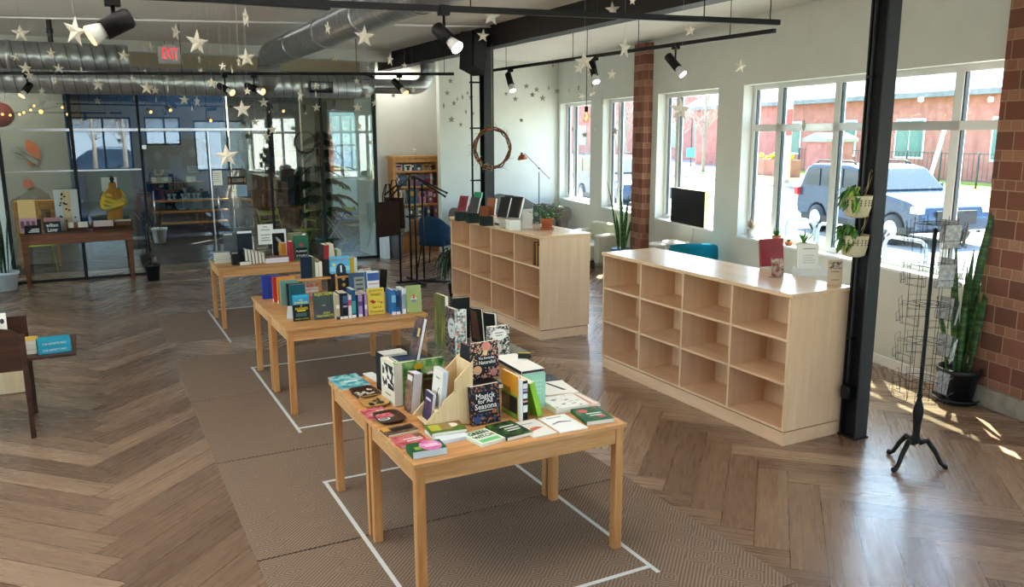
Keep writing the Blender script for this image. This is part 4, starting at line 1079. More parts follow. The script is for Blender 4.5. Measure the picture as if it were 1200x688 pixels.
b = MB(); b.box((-.045, -.001, .12), (.05, 0, .17), Matrix.Rotation(-.08, 4, 'X')); b.build('flower_print', speckle('flower_print', '#5b3b2e', '#e3d6c5', 60, .7, detail=2), t)
for z in (.095, .035):
    b = MB(); b.box((-.03, -.001, z), (.03, 0, z + .006), Matrix.Rotation(-.08, 4, 'X')); b.build('printed_line', mat('#8a7560', .7), t)

# ---- small pots on window four's sill
def sill_pot(px, o, label, r, h, m, kind, seed):
    s = sW(atW(px[0], px[1], o)); q = WM @ Vector((s, o, SILL + .005)); t = thing('sill_plant', label, 'plant', q, group='small plants on the big window sill'); rn = random.Random(seed)
    b = MB(); b.lathe([(r * .75, 0), (r, h), (r * .9, h), (r * .85, h * .85)], 20); b.build('pot', m, t)
    b = MB()
    for k in range(22):
        a = rn.random() * 6.28; e_ = rn.uniform(.4, 1.2); L = kind * rn.uniform(.6, 1.1); d = Vector((math.cos(a) * math.cos(e_), math.sin(a) * math.cos(e_), math.sin(e_)))
        b.blade([Vector((0, 0, h * .8)), Vector((0, 0, h)) + d * L * .6, Vector((0, 0, h)) + d * L], [.006, .022, .004], d.cross(Vector((0, 0, 1))), .003, .2)
    b.build('foliage', M['leaf'] if seed != 1 else M['succ'], t)
M['succ'] = speckle('pink_succulent', '#7d8a5c', '#c9a08a', 20, .6)
sill_pot((880, 277), .06, 'white pot with a pinkish succulent in the corner of the big window sill', .06, .11, M['pot_white'], .14, 1)
sill_pot((910, 281), .05, 'terracotta pot with a small green plant on the big window sill', .055, .085, M['terracotta'], .09, 2)
sill_pot((924, 287), .05, 'tiny low terracotta pot on the big window sill behind the red book', .045, .04, M['terracotta'], .03, 3)
sill_pot((942, 288), .05, 'terracotta pot with a bushy pale green plant behind the leaflets', .07, .06, M['terracotta'], .19, 4)

# ---- potted plant on the far counter
p = at(641, 269, S1[4])
t = thing('potted_plant', 'leafy green plant in a terracotta pot and saucer on the far counter', 'plant', (p.x, p.y, S1[4]))
b = MB(); b.lathe([(.055, .012), (.075, .11), (.082, .11), (.082, .135), (.07, .135), (.066, .1)], 24); b.build('pot', M['terracotta'], t)
b = MB(); b.lathe([(.07, 0), (.09, .022), (.085, .022), (.06, .008)], 24); b.build('saucer', M['terracotta'], t)
b = MB(); rn = random.Random(12)
for k in range(70):
    a = rn.random() * 6.28; r = .05 + .13 * rn.random(); z = .16 + rn.uniform(-.05, .12); c_ = Vector((math.cos(a) * r, math.sin(a) * r, z)); d = Vector((math.cos(a), math.sin(a), rn.uniform(-.6, .5))).normalized() * .05
    b.tube([Vector((0, 0, .1)), c_ * .6 + Vector((0, 0, .07)), c_], .0018, 4); b.blade([c_, c_ + d * .5, c_ + d], [.008, .042, .004], d.cross(Vector((rn.uniform(-.3, .3), 0, 1))), .002, .2)
b.build('foliage', M['leaf'], t)
p = at(625, 268, S1[4])
t = thing('ivy_plant', 'small dark trailing plant beside the terracotta pot on the far counter', 'plant', (p.x - .02, p.y + .16, S1[4]))
b = MB(); b.lathe([(.035, 0), (.045, .06), (.05, .06), (.04, .05)], 16); b.build('pot', M['pot_black'], t); b = MB()
for k in range(28):
    a = rn.random() * 6.28; r = .03 + .07 * rn.random(); z = .09 + rn.uniform(-.05, .06); c_ = Vector((math.cos(a) * r, math.sin(a) * r, z)); d = Vector((math.cos(a), math.sin(a), rn.uniform(-.9, .2))).normalized() * .04
    b.blade([c_, c_ + d * .5, c_ + d], [.008, .032, .004], d.cross(Vector((0, 0, 1))), .002, .2)
b.build('foliage', M['leaf_dark'], t)

# ---- magazine stand at the left edge
a0 = at(40, 513); a1 = at(42, 484)
t = thing('magazine_stand', 'dark wooden stand with a carved end at the left edge, holding leaflets and books', 'stand', (a0.x, a0.y, 0))
dv = (a1 - a0); zt_ = height_to(a0, 392)
zt2 = .62
for i, q in enumerate((Vector((0, 0, 0)), dv)):
    b = MB(); b.box((q.x - .018, q.y - .018, 0), (q.x + .018, q.y + .018, zt_ if i == 0 else zt2), bev=.004); b.build('leg', M['dark_wood'], t)
    b = MB(); b.box((q.x - 1.0, q.y - .018, 0), (q.x - .964, q.y + .018, zt_ if i == 0 else zt2), bev=.004); b.build('leg', M['dark_wood'], t)
zc = zt_
b = MB(); b.prism([(-.98, zc - .27), (0, zc - .27), (0, zc - .02), (-.06, zc + .04), (-.16, zc + .06), (-.3, zc + .12), (-.42, zc + .24), (-.52, zc + .28), (-.62, zc + .24), (-.75, zc + .12), (-.98, zc)], -.012, .012); b.build('carved_end', M['dark_wood'], t)
b = MB(); b.box((-.99, -.01, zt2 - .02), (.34, dv.y + .02, zt2)); b.build('shelf_board', M['dark_wood'], t)
b = MB(); b.box((-.99, dv.y - .012, zt2), (-.0, dv.y + .012, zt2 + .2)); b.build('back_board', M['dark_wood'], t)
MSZ = zt2; MSO = Vector((a0.x, a0.y, 0)); MSD = dv
cr = at(38, 468)
t = thing('wooden_crate', 'pale pine crate under the dark stand at the left edge', 'crate', (cr.x - .02, cr.y + .55, 0))
for nm, lo, hi in (('side_board', (-.75, -.3, .01), (-.0, -.28, .24)), ('side_board', (-.75, .08, .01), (0, .1, .24)), ('end_board', (-.02, -.28, .01), (0, .08, .24)), ('end_board', (-.75, -.28, .01), (-.73, .08, .24)), ('bottom_board', (-.73, -.28, 0), (-.02, .08, .02))):
    b = MB(); b.box(lo, hi); b.build(nm, M['ply'], t)
c_ = Vector((cr.x - .3, cr.y + .45, .022))
b = MB(); b.box((-.12, -.1, 0), (.12, .1, .15), bev=.01); tag(b.build('paper_bundle', speckle('printed_paper', '#8d86a8', '#d5d2dc', 20, .7), loc=c_), 'lilac printed papers lying in the pine crate', 'papers')
# ================================================================== BOOKS
def cov(c, rough=.55): return mat(c, rough, 0, .22)
def pattern(name, cols, scale=30, kind='noise', rough=.45):
    m, k = newmat(name, .55, .22); v = k.coord()
    if kind == 'voronoi':
        nd = k.n('TexVoronoi'); nd.inputs['Scale'].default_value = scale; k.l(v, nd.inputs['Vector'])
        sx = k.n('SeparateColor'); k.l(nd.outputs['Color'], sx.inputs[0]); f = sx.outputs[0]
    elif kind == 'stripe':
        nd = k.n('TexWave'); nd.inputs['Scale'].default_value = scale; nd.inputs['Distortion'].default_value = 3; k.l(v, nd.inputs['Vector']); f = nd.outputs['Fac']
    else: f = k.noise(v, scale, 5)
    n = len(cols); lo, hi = (.3, .7) if kind == 'noise' else (0, 1)
    rp = k.n('ValToRGB'); e = rp.color_ramp.elements; rp.color_ramp.interpolation = 'CONSTANT' if kind != 'noise' else 'LINEAR'
    while len(e) < n: e.new(.5)
    for i, (el, c) in enumerate(zip(e, cols)): el.position = lo + (hi - lo) * i / (n if kind != 'noise' else max(1, n - 1)); el.color = rgb(c)
    k.l(f, rp.inputs[0]); k.l(rp.outputs[0], k.b.inputs['Base Color']); return m
def book(label, Mx, w_, h, t, cover, art=(), group='books', hard=True, spine_art=(), page=None, name='book', curved=False):
    """local frame: x width (spine at -w/2), y thickness behind the front cover (front faces -y), z height"""
    c = .0025 if hard else .0008; ins = .003 if hard else .0006
    b = MB(); x0, x1 = -w_ / 2, w_ / 2
    b.box((x0, 0, 0), (x1, c, h)); b.box((x0, t - c, 0), (x1, t, h)); b.box((x0, c, 0), (x0 + c * 1.6, t - c, h))
    cm = M[cover] if cover in M else (cov(cover) if isinstance(cover, str) else cover)
    o = b.build(name, cm, matrix=Mx); tag(o, label, 'book', group)
    b = MB(); b.box((x0 + c * 1.6, c, ins), (x1 - ins, t - c, h - ins)); b.build('page_block', page or M['page'], o)
    sh = [a for a in art if a[0] != 'text']
    k = 0
    for a in sh:
        b = MB(); k += 1; y = -.0002 * k; m_ = M[a[1]] if a[1] in M else cov(a[1])
        if a[0] == 'rect': b.box((x0 + a[2] * w_, y, a[3] * h), (x0 + a[4] * w_, 0.0001, a[5] * h))
        elif a[0] == 'disc':
            r = a[4] * w_; b.prism([(x0 + a[2] * w_ + r * math.cos(q * PI / 9), a[3] * h + r * (a[5] if len(a) > 5 else 1) * math.sin(q * PI / 9)) for q in range(18)], y, 0.0001)
        elif a[0] == 'poly': b.prism([(x0 + p * w_, q * h) for p, q in a[2]], y, 0.0001)
        b.build('cover_print', m_, o)
    for a in spine_art:
        b = MB(); b.box((x0 - .0004, .0006, a[1] * h), (x0 + .0001, t - .0006, a[2] * h)); b.build('spine_label', cov(a[0]), o)
    for a in art:
        if a[0] == 'text': lettering(a[1], a[2] * w_, cov(a[3]), o, x0 + a[4] * w_, -.0018, a[5] * h, 'title', width=(a[6] * w_ if len(a) > 6 else None))
    return o
def stand(label, BL, wpx, ytop, t, cover, art=(), yaw=0, z=None, lean=0.0, face='cover', depth=.15, off=(0, 0), **kw):
    z = TH if z is None else z
    P0 = at(BL[0], BL[1], z); P0 += Vector((off[0], off[1], 0)); ym = kw.pop('ymax', None)
    if ym and P0.y > ym: P0.x *= ym / P0.y; P0.y = ym
    ya = math.radians(yaw); d = Vector((math.cos(ya), math.sin(ya), 0))
    lo, hi = 0.0, 1.2
    x_t = BL[0] + wpx if off == (0, 0) else proj(P0)[0] + wpx
    for _ in range(40):
        m_ = (lo + hi) / 2
        if proj(P0 + d * m_)[0] < x_t: lo = m_
        else: hi = m_
    W = lo; h = (height_to(P0, ytop) - z) / max(.5, math.cos(lean)); away = Vector((-d.y, d.x, 0))
    if face == 'cover':
        org = P0 + d * (W / 2); R = Matrix.Rotation(ya, 4, 'Z'); w_, t_ = W, t
    elif face == 'spine':
        org = P0 + d * W + away * (depth / 2); R = Matrix.Rotation(ya + PI / 2, 4, 'Z'); w_, t_ = depth, W
    else:
        org = P0 + away * (depth / 2); R = Matrix.Rotation(ya - PI / 2, 4, 'Z'); w_, t_ = depth, W
    lift = max(0, t_ * math.sin(lean)) + .0006
    Mx = Matrix.Translation(org + Vector((0, 0, lift))) @ R @ Matrix.Rotation(-lean, 4, 'X')
    return book(label, Mx, w_, h, t_, cover, art, **kw)
def flat(label, FL, FR, BL, t, cover, art=(), z=None, **kw):
    z = TH if z is None else z
    a, b_, c_ = at(*FL, z + t), at(*FR, z + t), at(*BL, z + t); d = (b_ - a); W = d.length; d.normalize(); n = Vector((-d.y, d.x, 0)); h = abs((c_ - a).dot(n))
    Mx = Matrix.Translation((a + b_) / 2 + Vector((0, 0, .0006))) @ Matrix.Rotation(math.atan2(d.y, d.x), 4, 'Z') @ Matrix.Rotation(-PI / 2, 4, 'X')
    return book(label, Mx, W, h, t, cover, art, **kw)
def pile(FL, W, h, yaw, z, items, group, jig=.006, **kw):
    rn = random.Random(int(FL[0] * 7)); a = at(*FL, z); d = Vector((math.cos(math.radians(yaw)), math.sin(math.radians(yaw)), 0)); b_ = a + d * W; zz = z
    for (t, c, lab) in items:
        zz += t; o_ = Vector((rn.uniform(-jig, jig), rn.uniform(-jig, jig), .0006)); p = (a + b_) / 2 + o_; p.z = zz + .0006
        book(lab, Matrix.Translation(p) @ Matrix.Rotation(math.atan2(d.y, d.x) + rn.uniform(-.03, .03) * (jig > 0), 4, 'Z') @ Matrix.Rotation(-PI / 2, 4, 'X'), W, h, t - .0008, c, group=group, **kw)
    c_ = (a + b_) / 2 + Vector((-d.y, d.x, 0)) * (h / 2)
    return Vector((c_.x, c_.y, zz + .001))
G1 = 'books on the closest table'
M['p_sea'] = pattern('sea_cover', ['#1c5a66', '#2f8f9c', '#9fd0cf', '#c25a45'], 16); M['p_forest'] = wood('forest_cover', '#1a2210', '#4d4f20', '#a89a48', 2, .4, 2.2)
M['p_garden'] = pattern('garden_cover', ['#1f4a24', '#3d7a3a', '#79a85a', '#b9cf8a', '#5a7fa0'], 14); M['p_floral_dark'] = pattern('dark_floral_cover', ['#14181c', '#1a2024', '#6d6a63', '#1a1f22', '#8b5a4e'], 120, 'voronoi')
M['p_floral_light'] = pattern('light_floral_cover', ['#d7d9d6', '#8fa8a0', '#dfe0dd', '#5f7f74', '#c9958c'], 85, 'voronoi'); M['p_magick'] = pattern('night_floral_cover', ['#15171d', '#15171d', '#1a1d24', '#15171d', '#b0603a', '#15171d', '#3c4f86', '#15171d', '#7a6a4a', '#15171d', '#15171d'], 110, 'voronoi')
M['p_natural'] = pattern('night_flowers_cover', ['#1b1e26', '#1b1e26', '#d98a76', '#20242c', '#d9a27a', '#1b1e26', '#8e9a92', '#1b1e26', '#1b1e26', '#1b1e26'], 120, 'voronoi'); M['p_berry'] = pattern('berry_cover', ['#234a34', '#2f5f42', '#3d6b4c', '#c5645e'], 12)
M['p_black_green'] = pattern('dark_leaf_cover', ['#11160f', '#141a12', '#2c5a24', '#6d8f3a'], 22); M['p_magazine'] = pattern('magazine_cover', ['#2b2522', '#5c3d2e', '#8a6a55', '#30343a'], 20); M['p_sunset'] = pattern('dusk_cover', ['#11151f', '#1b2233', '#6d4c3c', '#c79a5a'], 10)
M['p_skull'] = pattern('ornament_cover', ['#2b2b2b', '#b5b2aa', '#4a4a48', '#d8d5cc'], 120, 'voronoi'); M['p_red'] = pattern('red_food_cover', ['#8f2430', '#b8404a', '#d9828a', '#5a2a22'], 20); M['p_pink'] = pattern('pink_flower_cover', ['#b8478a', '#d97ab0', '#f0c4d8'], 12)
M['p_botan'] = pattern('pale_botanical_cover', ['#f0ede6', '#f0ede6', '#e9e6de', '#7d7f78'], 30); M['p_linocut'] = pattern('linocut_print', ['#1c1b1a', '#e6dfcf', '#1c1b1a', '#1c1b1a', '#e6dfcf'], 38, 'voronoi'); M['p_purple'] = pattern('night_purple_cover', ['#1c1a2b', '#3c2f4d', '#8a3f45'], 12)
M['p_pinkmix'] = pattern('pink_collage_cover', ['#e8b9a5', '#e06a55', '#f3e0cf', '#4a9aa8'], 14); M['p_rej'] = pattern('rejection_cover', ['#4a4550', '#4c4a56', '#3a5a52', '#5f7a3a'], 3)
# ---- closest table: lying along the edges
W_ = '#f1efe8'
flat('thin teal seascape paperback lying on the back corner of the closest tables', (401.2, 456), (434.8, 450.5), (390, 441.5), .012, 'p_sea', [('rect', '#d9e6e4', .3, .42, .75, .5)], hard=False, group=G1)
flat('white thin book half under the black slipcase on the closest tables', (441, 447), (452, 445), (429.5, 437), .006, '#e4e4e0', hard=False, group=G1)
flat('dark book with a yellow corner lying in front of the stickered tray', (455, 510.6), (491, 503), (446.5, 503), .012, 'p_magazine', [('rect', '#d0a03c', .0, .55, .22, 1), ('rect', '#2c2420', .25, .3, .9, .8)], hard=False, group=G1)
flat('red cookbook lying under the pink flower book at the table corner', (470, 523.5), (504, 516.5), (460.5, 513), .014, 'p_red', [('rect', '#f2e3e0', .3, .55, .9, .64), ('rect', '#f2e3e0', .35, .35, .9, .44), ('rect', '#7a5a3a', .75, .6, 1, 1)], hard=False, group=G1)
flat('thick green book with a big pink flower at the front table corner', (483.8, 530.6), (524, 524), (471, 521.5), .036, '#1f5a34', [('disc', 'p_pink', .62, .5, .32, 1.2), ('rect', '#f7e7ef', .4, .55, .85, .63), ('rect', '#f7e7ef', .45, .38, .9, .46), ('rect', '#8aa83a', .12, .2, .3, .5)], hard=False, group=G1, page=mat('#cfdde2', .8))
flat('large white-edged book lying under the green gardening book', (515, 517.5), (550, 510.5), (503, 503), .018, '#dfe7ea', hard=False, group=G1, page=mat('#d6e3ea', .8))
flat('green and gold gardening book lying before the wooden rack', (506, 508.5), (547.5, 502.5), (498.5, 496.5), .016, '#54702a', [('rect', '#b9b43e', .05, .2, .35, .75), ('rect', '#8a5f34', .5, .45, 1, 1), ('disc', '#efe6d4', .7, .55, .17, .9), ('rect', '#9a8452', .35, .2, .65, .8)], z=TH + .019, hard=False, group=G1)
flat('pale book with bold green and black lettering lying on the front edge', (565, 521), (592.5, 513), (549.4, 507), .016, '#dfe9d6', [('text', 'GREEN', .34, '#1d3d24', .5, .77, .8), ('text', 'WITCH', .34, '#1d3d24', .5, .48, .8), ('rect', '#6fbf7a', .1, .92, .9, .97), ('rect', '#6fbf7a', .1, .08, .9, .3)], hard=False, group=G1)
flat('black book with green leaves lying on the front edge beside the pale green one', (594.6, 513.5), (624.8, 506), (576, 497.5), .018, 'p_black_green', [('rect', '#dcdcd2', .3, .66, .85, .72), ('rect', '#dcdcd2', .35, .5, .9, .56), ('rect', '#dcdcd2', .35, .36, .85, .42)], hard=False, group=G1)
flat('thin white booklet with a coral drawing on the front edge', (625.5, 512.5), (653, 507), (608, 494.5), .006, '#e6e3da', [('poly', '#c9674a', [(.2, .3), (.5, .38), (.85, .45), (.6, .55), (.3, .5)]), ('rect', '#8d8d86', .2, .78, .7, .81)], hard=False, group=G1)
flat('thin white booklet with a dark twig drawing on the front edge', (657.5, 507), (689, 500.8), (635, 489.6), .007, '#eeeeec', [('poly', '#33363a', [(.12, .48), (.4, .56), (.85, .5), (.85, .53), (.45, .62), (.12, .52)]), ('rect', '#8f9aa8', .2, .85, .75, .89)], hard=False, group=G1)
flat('green book with red berries lying on the front corner', (687.6, 494.5), (720, 490.3), (668, 479.8), .022, 'p_berry', [('disc', '#cf6a66', .3, .75, .16, 1), ('disc', '#c75f5c', .72, .3, .14, 1), ('rect', '#dfe6da', .3, .5, .85, .56), ('rect', '#dfe6da', .35, .36, .8, .41)], group=G1, hard=False)
flat('thin pale book with a checked spine edge behind the berry book', (693, 475), (704, 473), (677, 460), .014, '#d9c7b4', [('rect', '#c98a7a', .0, .1, .4, .9), ('rect', '#efe9dd', .5, .1, .8, .9)], hard=False, group=G1)
flat('thick white botanical book lying behind the twig booklet', (652, 479.5), (691, 473), (639, 466), .032, 'p_botan', [('rect', '#8d8a7a', .2, .65, .35, .74), ('rect', '#6f6f68', .55, .55, .65, .62), ('rect', '#6f6f68', .3, .25, .42, .3), ('rect', '#9a9a90', .6, .2, .72, .26)], group=G1, hard=False)
flat('white book with a black brushstroke behind the botanical book', (641, 463.5), (678, 459), (628, 449), .02, '#eeebe2', [('poly', '#3a3733', [(.38, .9), (.48, .9), (.75, .25), (.64, .25)])], group=G1, hard=False)
flat('charcoal book lying at the back of the white books on the right end', (640.5, 450.5), (661, 447.5), (628, 440.5), .018, '#4a4d50', [('disc', '#e6e6e2', .55, .5, .03)], group=G1, hard=False)
# ---- standing, right half
stand('black floral book titled Magick for All Seasons standing on the front edge', (553.5, 501), 33.5, 456, .022, 'p_magick', [('rect', '#14161c', .14, .28, .86, .84), ('text', 'Magick', .24, '#f3f1ec', .5, .72), ('text', 'for All', .2, '#f3f1ec', .5, .59), ('text', 'Seasons', .24, '#f3f1ec', .5, .46), ('rect', '#c9c5bb', .25, .34, .75, .36), ('disc', '#34467a', .2, .14, .12), ('disc', '#b5643a', .8, .3, .07)], yaw=4, lean=.1, group=G1, hard=False)
mg = at(570, 499, TH); RZ1 = atY(571, 455, mg.y + .075).z
t = thing('acrylic_riser', 'clear acrylic riser behind the black floral book on the closest table', 'display stand', (mg.x - .06, mg.y + .07, TH))
rh = RZ1 - TH - .012
b = MB(); b.box((-.02, 0, rh - .005), (.24, .2, rh)); b.build('top_plate', M['acrylic'], t)
for x in (-.02, .235):
    b = MB(); b.box((x, 0, .0005), (x + .005, .2, rh - .005)); b.build('side_plate', M['acrylic'], t)
q0 = Vector((mg.x - .055, mg.y + .075, TH + rh))
book('black book lying flat on the clear riser under the flower-covered nature book', Matrix.Translation(q0 + Vector((.09, -.004, .0236))) @ Matrix.Rotation(-PI / 2, 4, 'X'), .2, .15, .022, '#16181b', group=G1, hard=False, spine_art=[('#d8d8d4', .2, .7)])
stand('dark book covered in peach flowers standing on top of the clear riser', (554, 446.5), 31, 404, .02, 'p_natural', [('rect', '#1b1e26', .2, .3, .88, .62), ('text', 'The Everyday', .11, '#f3f1ec', .54, .56, .6), ('text', 'Naturalist', .17, '#f3f1ec', .56, .44, .62), ('disc', '#e08f7c', .55, .86, .17), ('disc', '#d9a27a', .2, .25, .15), ('disc', '#cf8a8a', .8, .14, .13), ('disc', '#e3cba0', .5, .7, .09)], z=TH + rh + .0246, yaw=4, lean=.06, group=G1, hard=False)
stand('tall orange and green book with a black panel beside the floral black books', (588, 481.8), 18.5, 432, .02, '#d9962c', [('rect', '#7ea63a', 0, 0, 1, .55), ('rect', '#25262b', .0, .12, .98, .5)], yaw=-88, group=G1)
stand('slim white spine between the orange book and the checked spine', (610.2, 494), 2.5, 446, .02, '#e9ebe8', face='spine', yaw=2, depth=.16, group=G1, hard=False)
stand('book with a black and white checked spine on the closest table', (612.9, 493), 5.4, 447, .02, '#1b1b1d', face='spine', yaw=2, depth=.16, group=G1, hard=False, spine_art=[('#e6e2e6', .8, .93), ('#b5a2c9', .72, .78), ('#e6e6e6', .55, .68), ('#d9a2a2', .45, .5), ('#e6e6e6', .2, .38)])
stand('book with a bright lime green spine leaning on the closest table', (630.5, 489.3), 5.6, 448.5, .02, '#8ec63a', face='spine', yaw=2, depth=.16, lean=.27, group=G1, hard=False)
stand('mint green box-like book standing behind the lime spine', (613.5, 481), 25.5, 439.5, .12, '#a6d3c2', [('rect', '#c4e2d6', .1, .78, .85, .81), ('rect', '#c4e2d6', .1, .66, .85, .69), ('rect', '#c4e2d6', .1, .54, .85, .57), ('rect', '#c4e2d6', .1, .42, .8, .45)], yaw=-6, group=G1, page=mat('#a6d3c2', .6))
mi = at(613.5, 481, TH); zm = height_to(mi, 439.5)
flat('white-topped black book lying on top of the mint green box book', (611, 435.5), (638, 431.5), (593, 415.5), .02, '#e5e4dc', z=zm + .002, group=G1, spine_art=[('#22252b', 0, 1)], page=mat('#23262c', .7))
stand('small black card with a gold edge on the white book at the back', (607, 420.5), 15, 413, .004, '#23231f', [('rect', '#c9b45a', 0, .85, 1, 1)], z=zm + .0235, yaw=-30, group=G1, hard=False)
# ---- the clear display table at the back
DZ = TH + .2
t = thing('acrylic_table', 'clear acrylic display table at the back of the closest tables', 'display stand', (1.58, 4.22, TH))
b = MB(); b.box((0, 0, .192), (.74, .57, .1985)); b.build('top_plate', M['acrylic'], t)
for x in (0, .733):
    b = MB(); b.box((x, 0, .0006), (x + .007, .57, .192)); b.build('side_plate', M['acrylic'], t)
stand('tall yellow-green forest book standing at the back of the closest tables', (509.4, 403), 13, 343, .028, 'p_forest', yaw=-86, z=DZ, ymax=4.75, group=G1)
stand('black book with a gilt top edge behind the ornate floral volume', (531, 396), 20, 350, .05, '#15171a', yaw=-6, z=DZ, ymax=4.75, group=G1, page=mat('#b5ab84', .8))
stand('ornate black book with a pale oval label beside the forest book', (522.5, 409.5), 14.5, 359, .03, 'p_floral_dark', [('disc', '#b5b6b2', .5, .55, .3, 1.3), ('rect', '#6a6a68', .35, .62, .65, .66), ('disc', '#6a6a68', .5, .5, .06)], yaw=-86, z=DZ, ymax=4.75, group=G1)
stand('pale book covered in grey-green flowers beside the ornate black book', (538, 419), 12, 364, .02, 'p_floral_light', [('rect', '#f2f2f0', .93, 0, 1, 1), ('disc', '#c96a5e', .2, .2, .14)], yaw=0, z=DZ, off=(.0, .035), ymax=4.7, group=G1)
stand('dark book leaning over beside the pale flowered book', (553, 400), 14, 360, .02, '#1f2020', [('poly', '#5a3f34', [(.1, .1), (.75, .05), (.6, .9), (.1, .95)])], yaw=-60, z=DZ, lean=-.12, ymax=4.74, group=G1)
stand('second dark leaning book with pale page edges behind the first', (565, 400), 13, 366, .03, '#26282a', yaw=-60, z=DZ, lean=-.12, off=(.05, .06), ymax=4.76, group=G1)
stand('grey ornament-patterned book with a white label plate', (573, 421.5), 24, 384, .035, 'p_skull', [('disc', '#eeece4', .5, .74, .36, .75), ('rect', '#8d8a82', .3, .78, .7, .81), ('rect', '#8d8a82', .34, .7, .66, .73), ('disc', '#cfc9bb', .5, .3, .14, 1.5)], z=DZ - .02, yaw=0, group=G1)
stand('black book leaning on the top of the wooden rack', (537, 436), 15, 403, .018, '#17191b', [('disc', '#3c4a3a', .6, .2, .2)], yaw=-80, z=TH + .13, lean=.12, group=G1)
# ---- left half
stand('black slipcase-like volume standing at the left back', (441.6, 455), 8.5, 411.5, .16, '#131516', yaw=-86, group=G1, page=mat('#cfcfc9', .8))
stand('white book with a black linocut figure facing sideways', (447.6, 467), 15.5, 418.5, .05, '#d6ccb6', [('rect', 'p_linocut', .12, .36, .95, .92), ('rect', '#6d675a', .3, .2, .7, .23)], yaw=-86, group=G1)
stand('large garden picture book with a lemon on its cover', (464.3, 477), 57, 426.5, .03, 'p_garden', [('rect', '#5a4630', .55, .0, 1, .52), ('disc', '#e3b52c', .47, .86, .09, .8), ('rect', '#22382a', .42, .55, .52, .8), ('text', 'YARD', .12, '#c79a2c', .8, .18)], yaw=1, group=G1)
gp_ = at(464.3, 477, TH); gh_ = height_to(gp_, 426.5)
book('navy boxed set standing behind the garden picture book', Matrix.Translation((gp_.x + .12, gp_.y + .035, TH + .0006)), .2, gh_ - TH - .004, .13, '#1c2c44', group=G1, page=mat('#1f3450', .7))
bz = gh_ + .001
stand('small dusk-coloured book tilted back on top of the garden picture book', (478.5, 420), 9.5, 373, .024, 'p_sunset', [('rect', '#c9a45a', .55, .55, .8, .75)], yaw=-80, z=bz + .003, lean=.24, group=G1, page=mat('#f0f2f4', .7))
stand('stack of three grey magazines standing together facing sideways', (473.5, 481.5), 7.8, 437, .055, 'p_magazine', [('rect', '#d9d4ca', .15, .8, .85, .93), ('disc', '#8a5f44', .5, .35, .25, 1.5)], yaw=-82, lean=.12, group=G1, hard=False, page=mat('#dfe2ea', .75))
# wooden rack with two panels
RY = 3.76
poly = [(498, 498), (512, 481), (513.5, 486), (521, 470), (533, 459), (533, 447), (554.5, 423), (553.5, 498)]
pp_ = [atY(x, y, RY) for x, y in poly]
t = thing('book_rack', 'stepped birch plywood rack holding small books on the closest table', 'display stand', (pp_[0].x, RY, TH))
ps_ = [(p.x - pp_[0].x, max(.001, p.z - TH)) for p in pp_]
for y in (0, .17):
    b = MB(); b.prism(ps_, y, y + .009); b.build('side_panel', M['ply'], t)
b = MB(); b.box((ps_[-1][0] - .012, .009, .002), (ps_[-1][0] - .003, .17, ps_[-2][1] * .97)); b.build('back_board', M['ply'], t)
for i, (x, z) in enumerate(((.04, .03), (.085, .1))):
    b = MB(); b.box((x - .02, .009, z - .006), (x + .05, .17, z)); b.build('ledge', M['ply'], t)
O = Vector((pp_[0].x, RY, TH))
book('white book with a leaping black hare in the top step of the wooden rack', Matrix.Translation(O + Vector((.095, .09, .101))) @ Matrix.Rotation(-PI / 2, 4, 'Z') @ Matrix.Rotation(-.12, 4, 'X'), .13, .20, .03, '#dcd7ca', [('poly', '#2f2f2f', [(.3, .2), (.5, .3), (.6, .5), (.75, .55), (.6, .42), (.65, .2), (.55, .3), (.4, .15)]), ('rect', '#8d877a', .3, .75, .7, .79)], group=G1, page=mat('#cfd6de', .8), hard=False)
book('small dark purple book in the lowest step of the wooden rack', Matrix.Translation(O + Vector((.045, .10, .031))) @ Matrix.Rotation(-PI / 2, 4, 'Z') @ Matrix.Rotation(-.15, 4, 'X'), .11, .15, .018, 'p_purple', [('rect', '#cfc4cf', .2, .7, .8, .78)], group=G1, page=mat('#cfd6de', .8), hard=False)
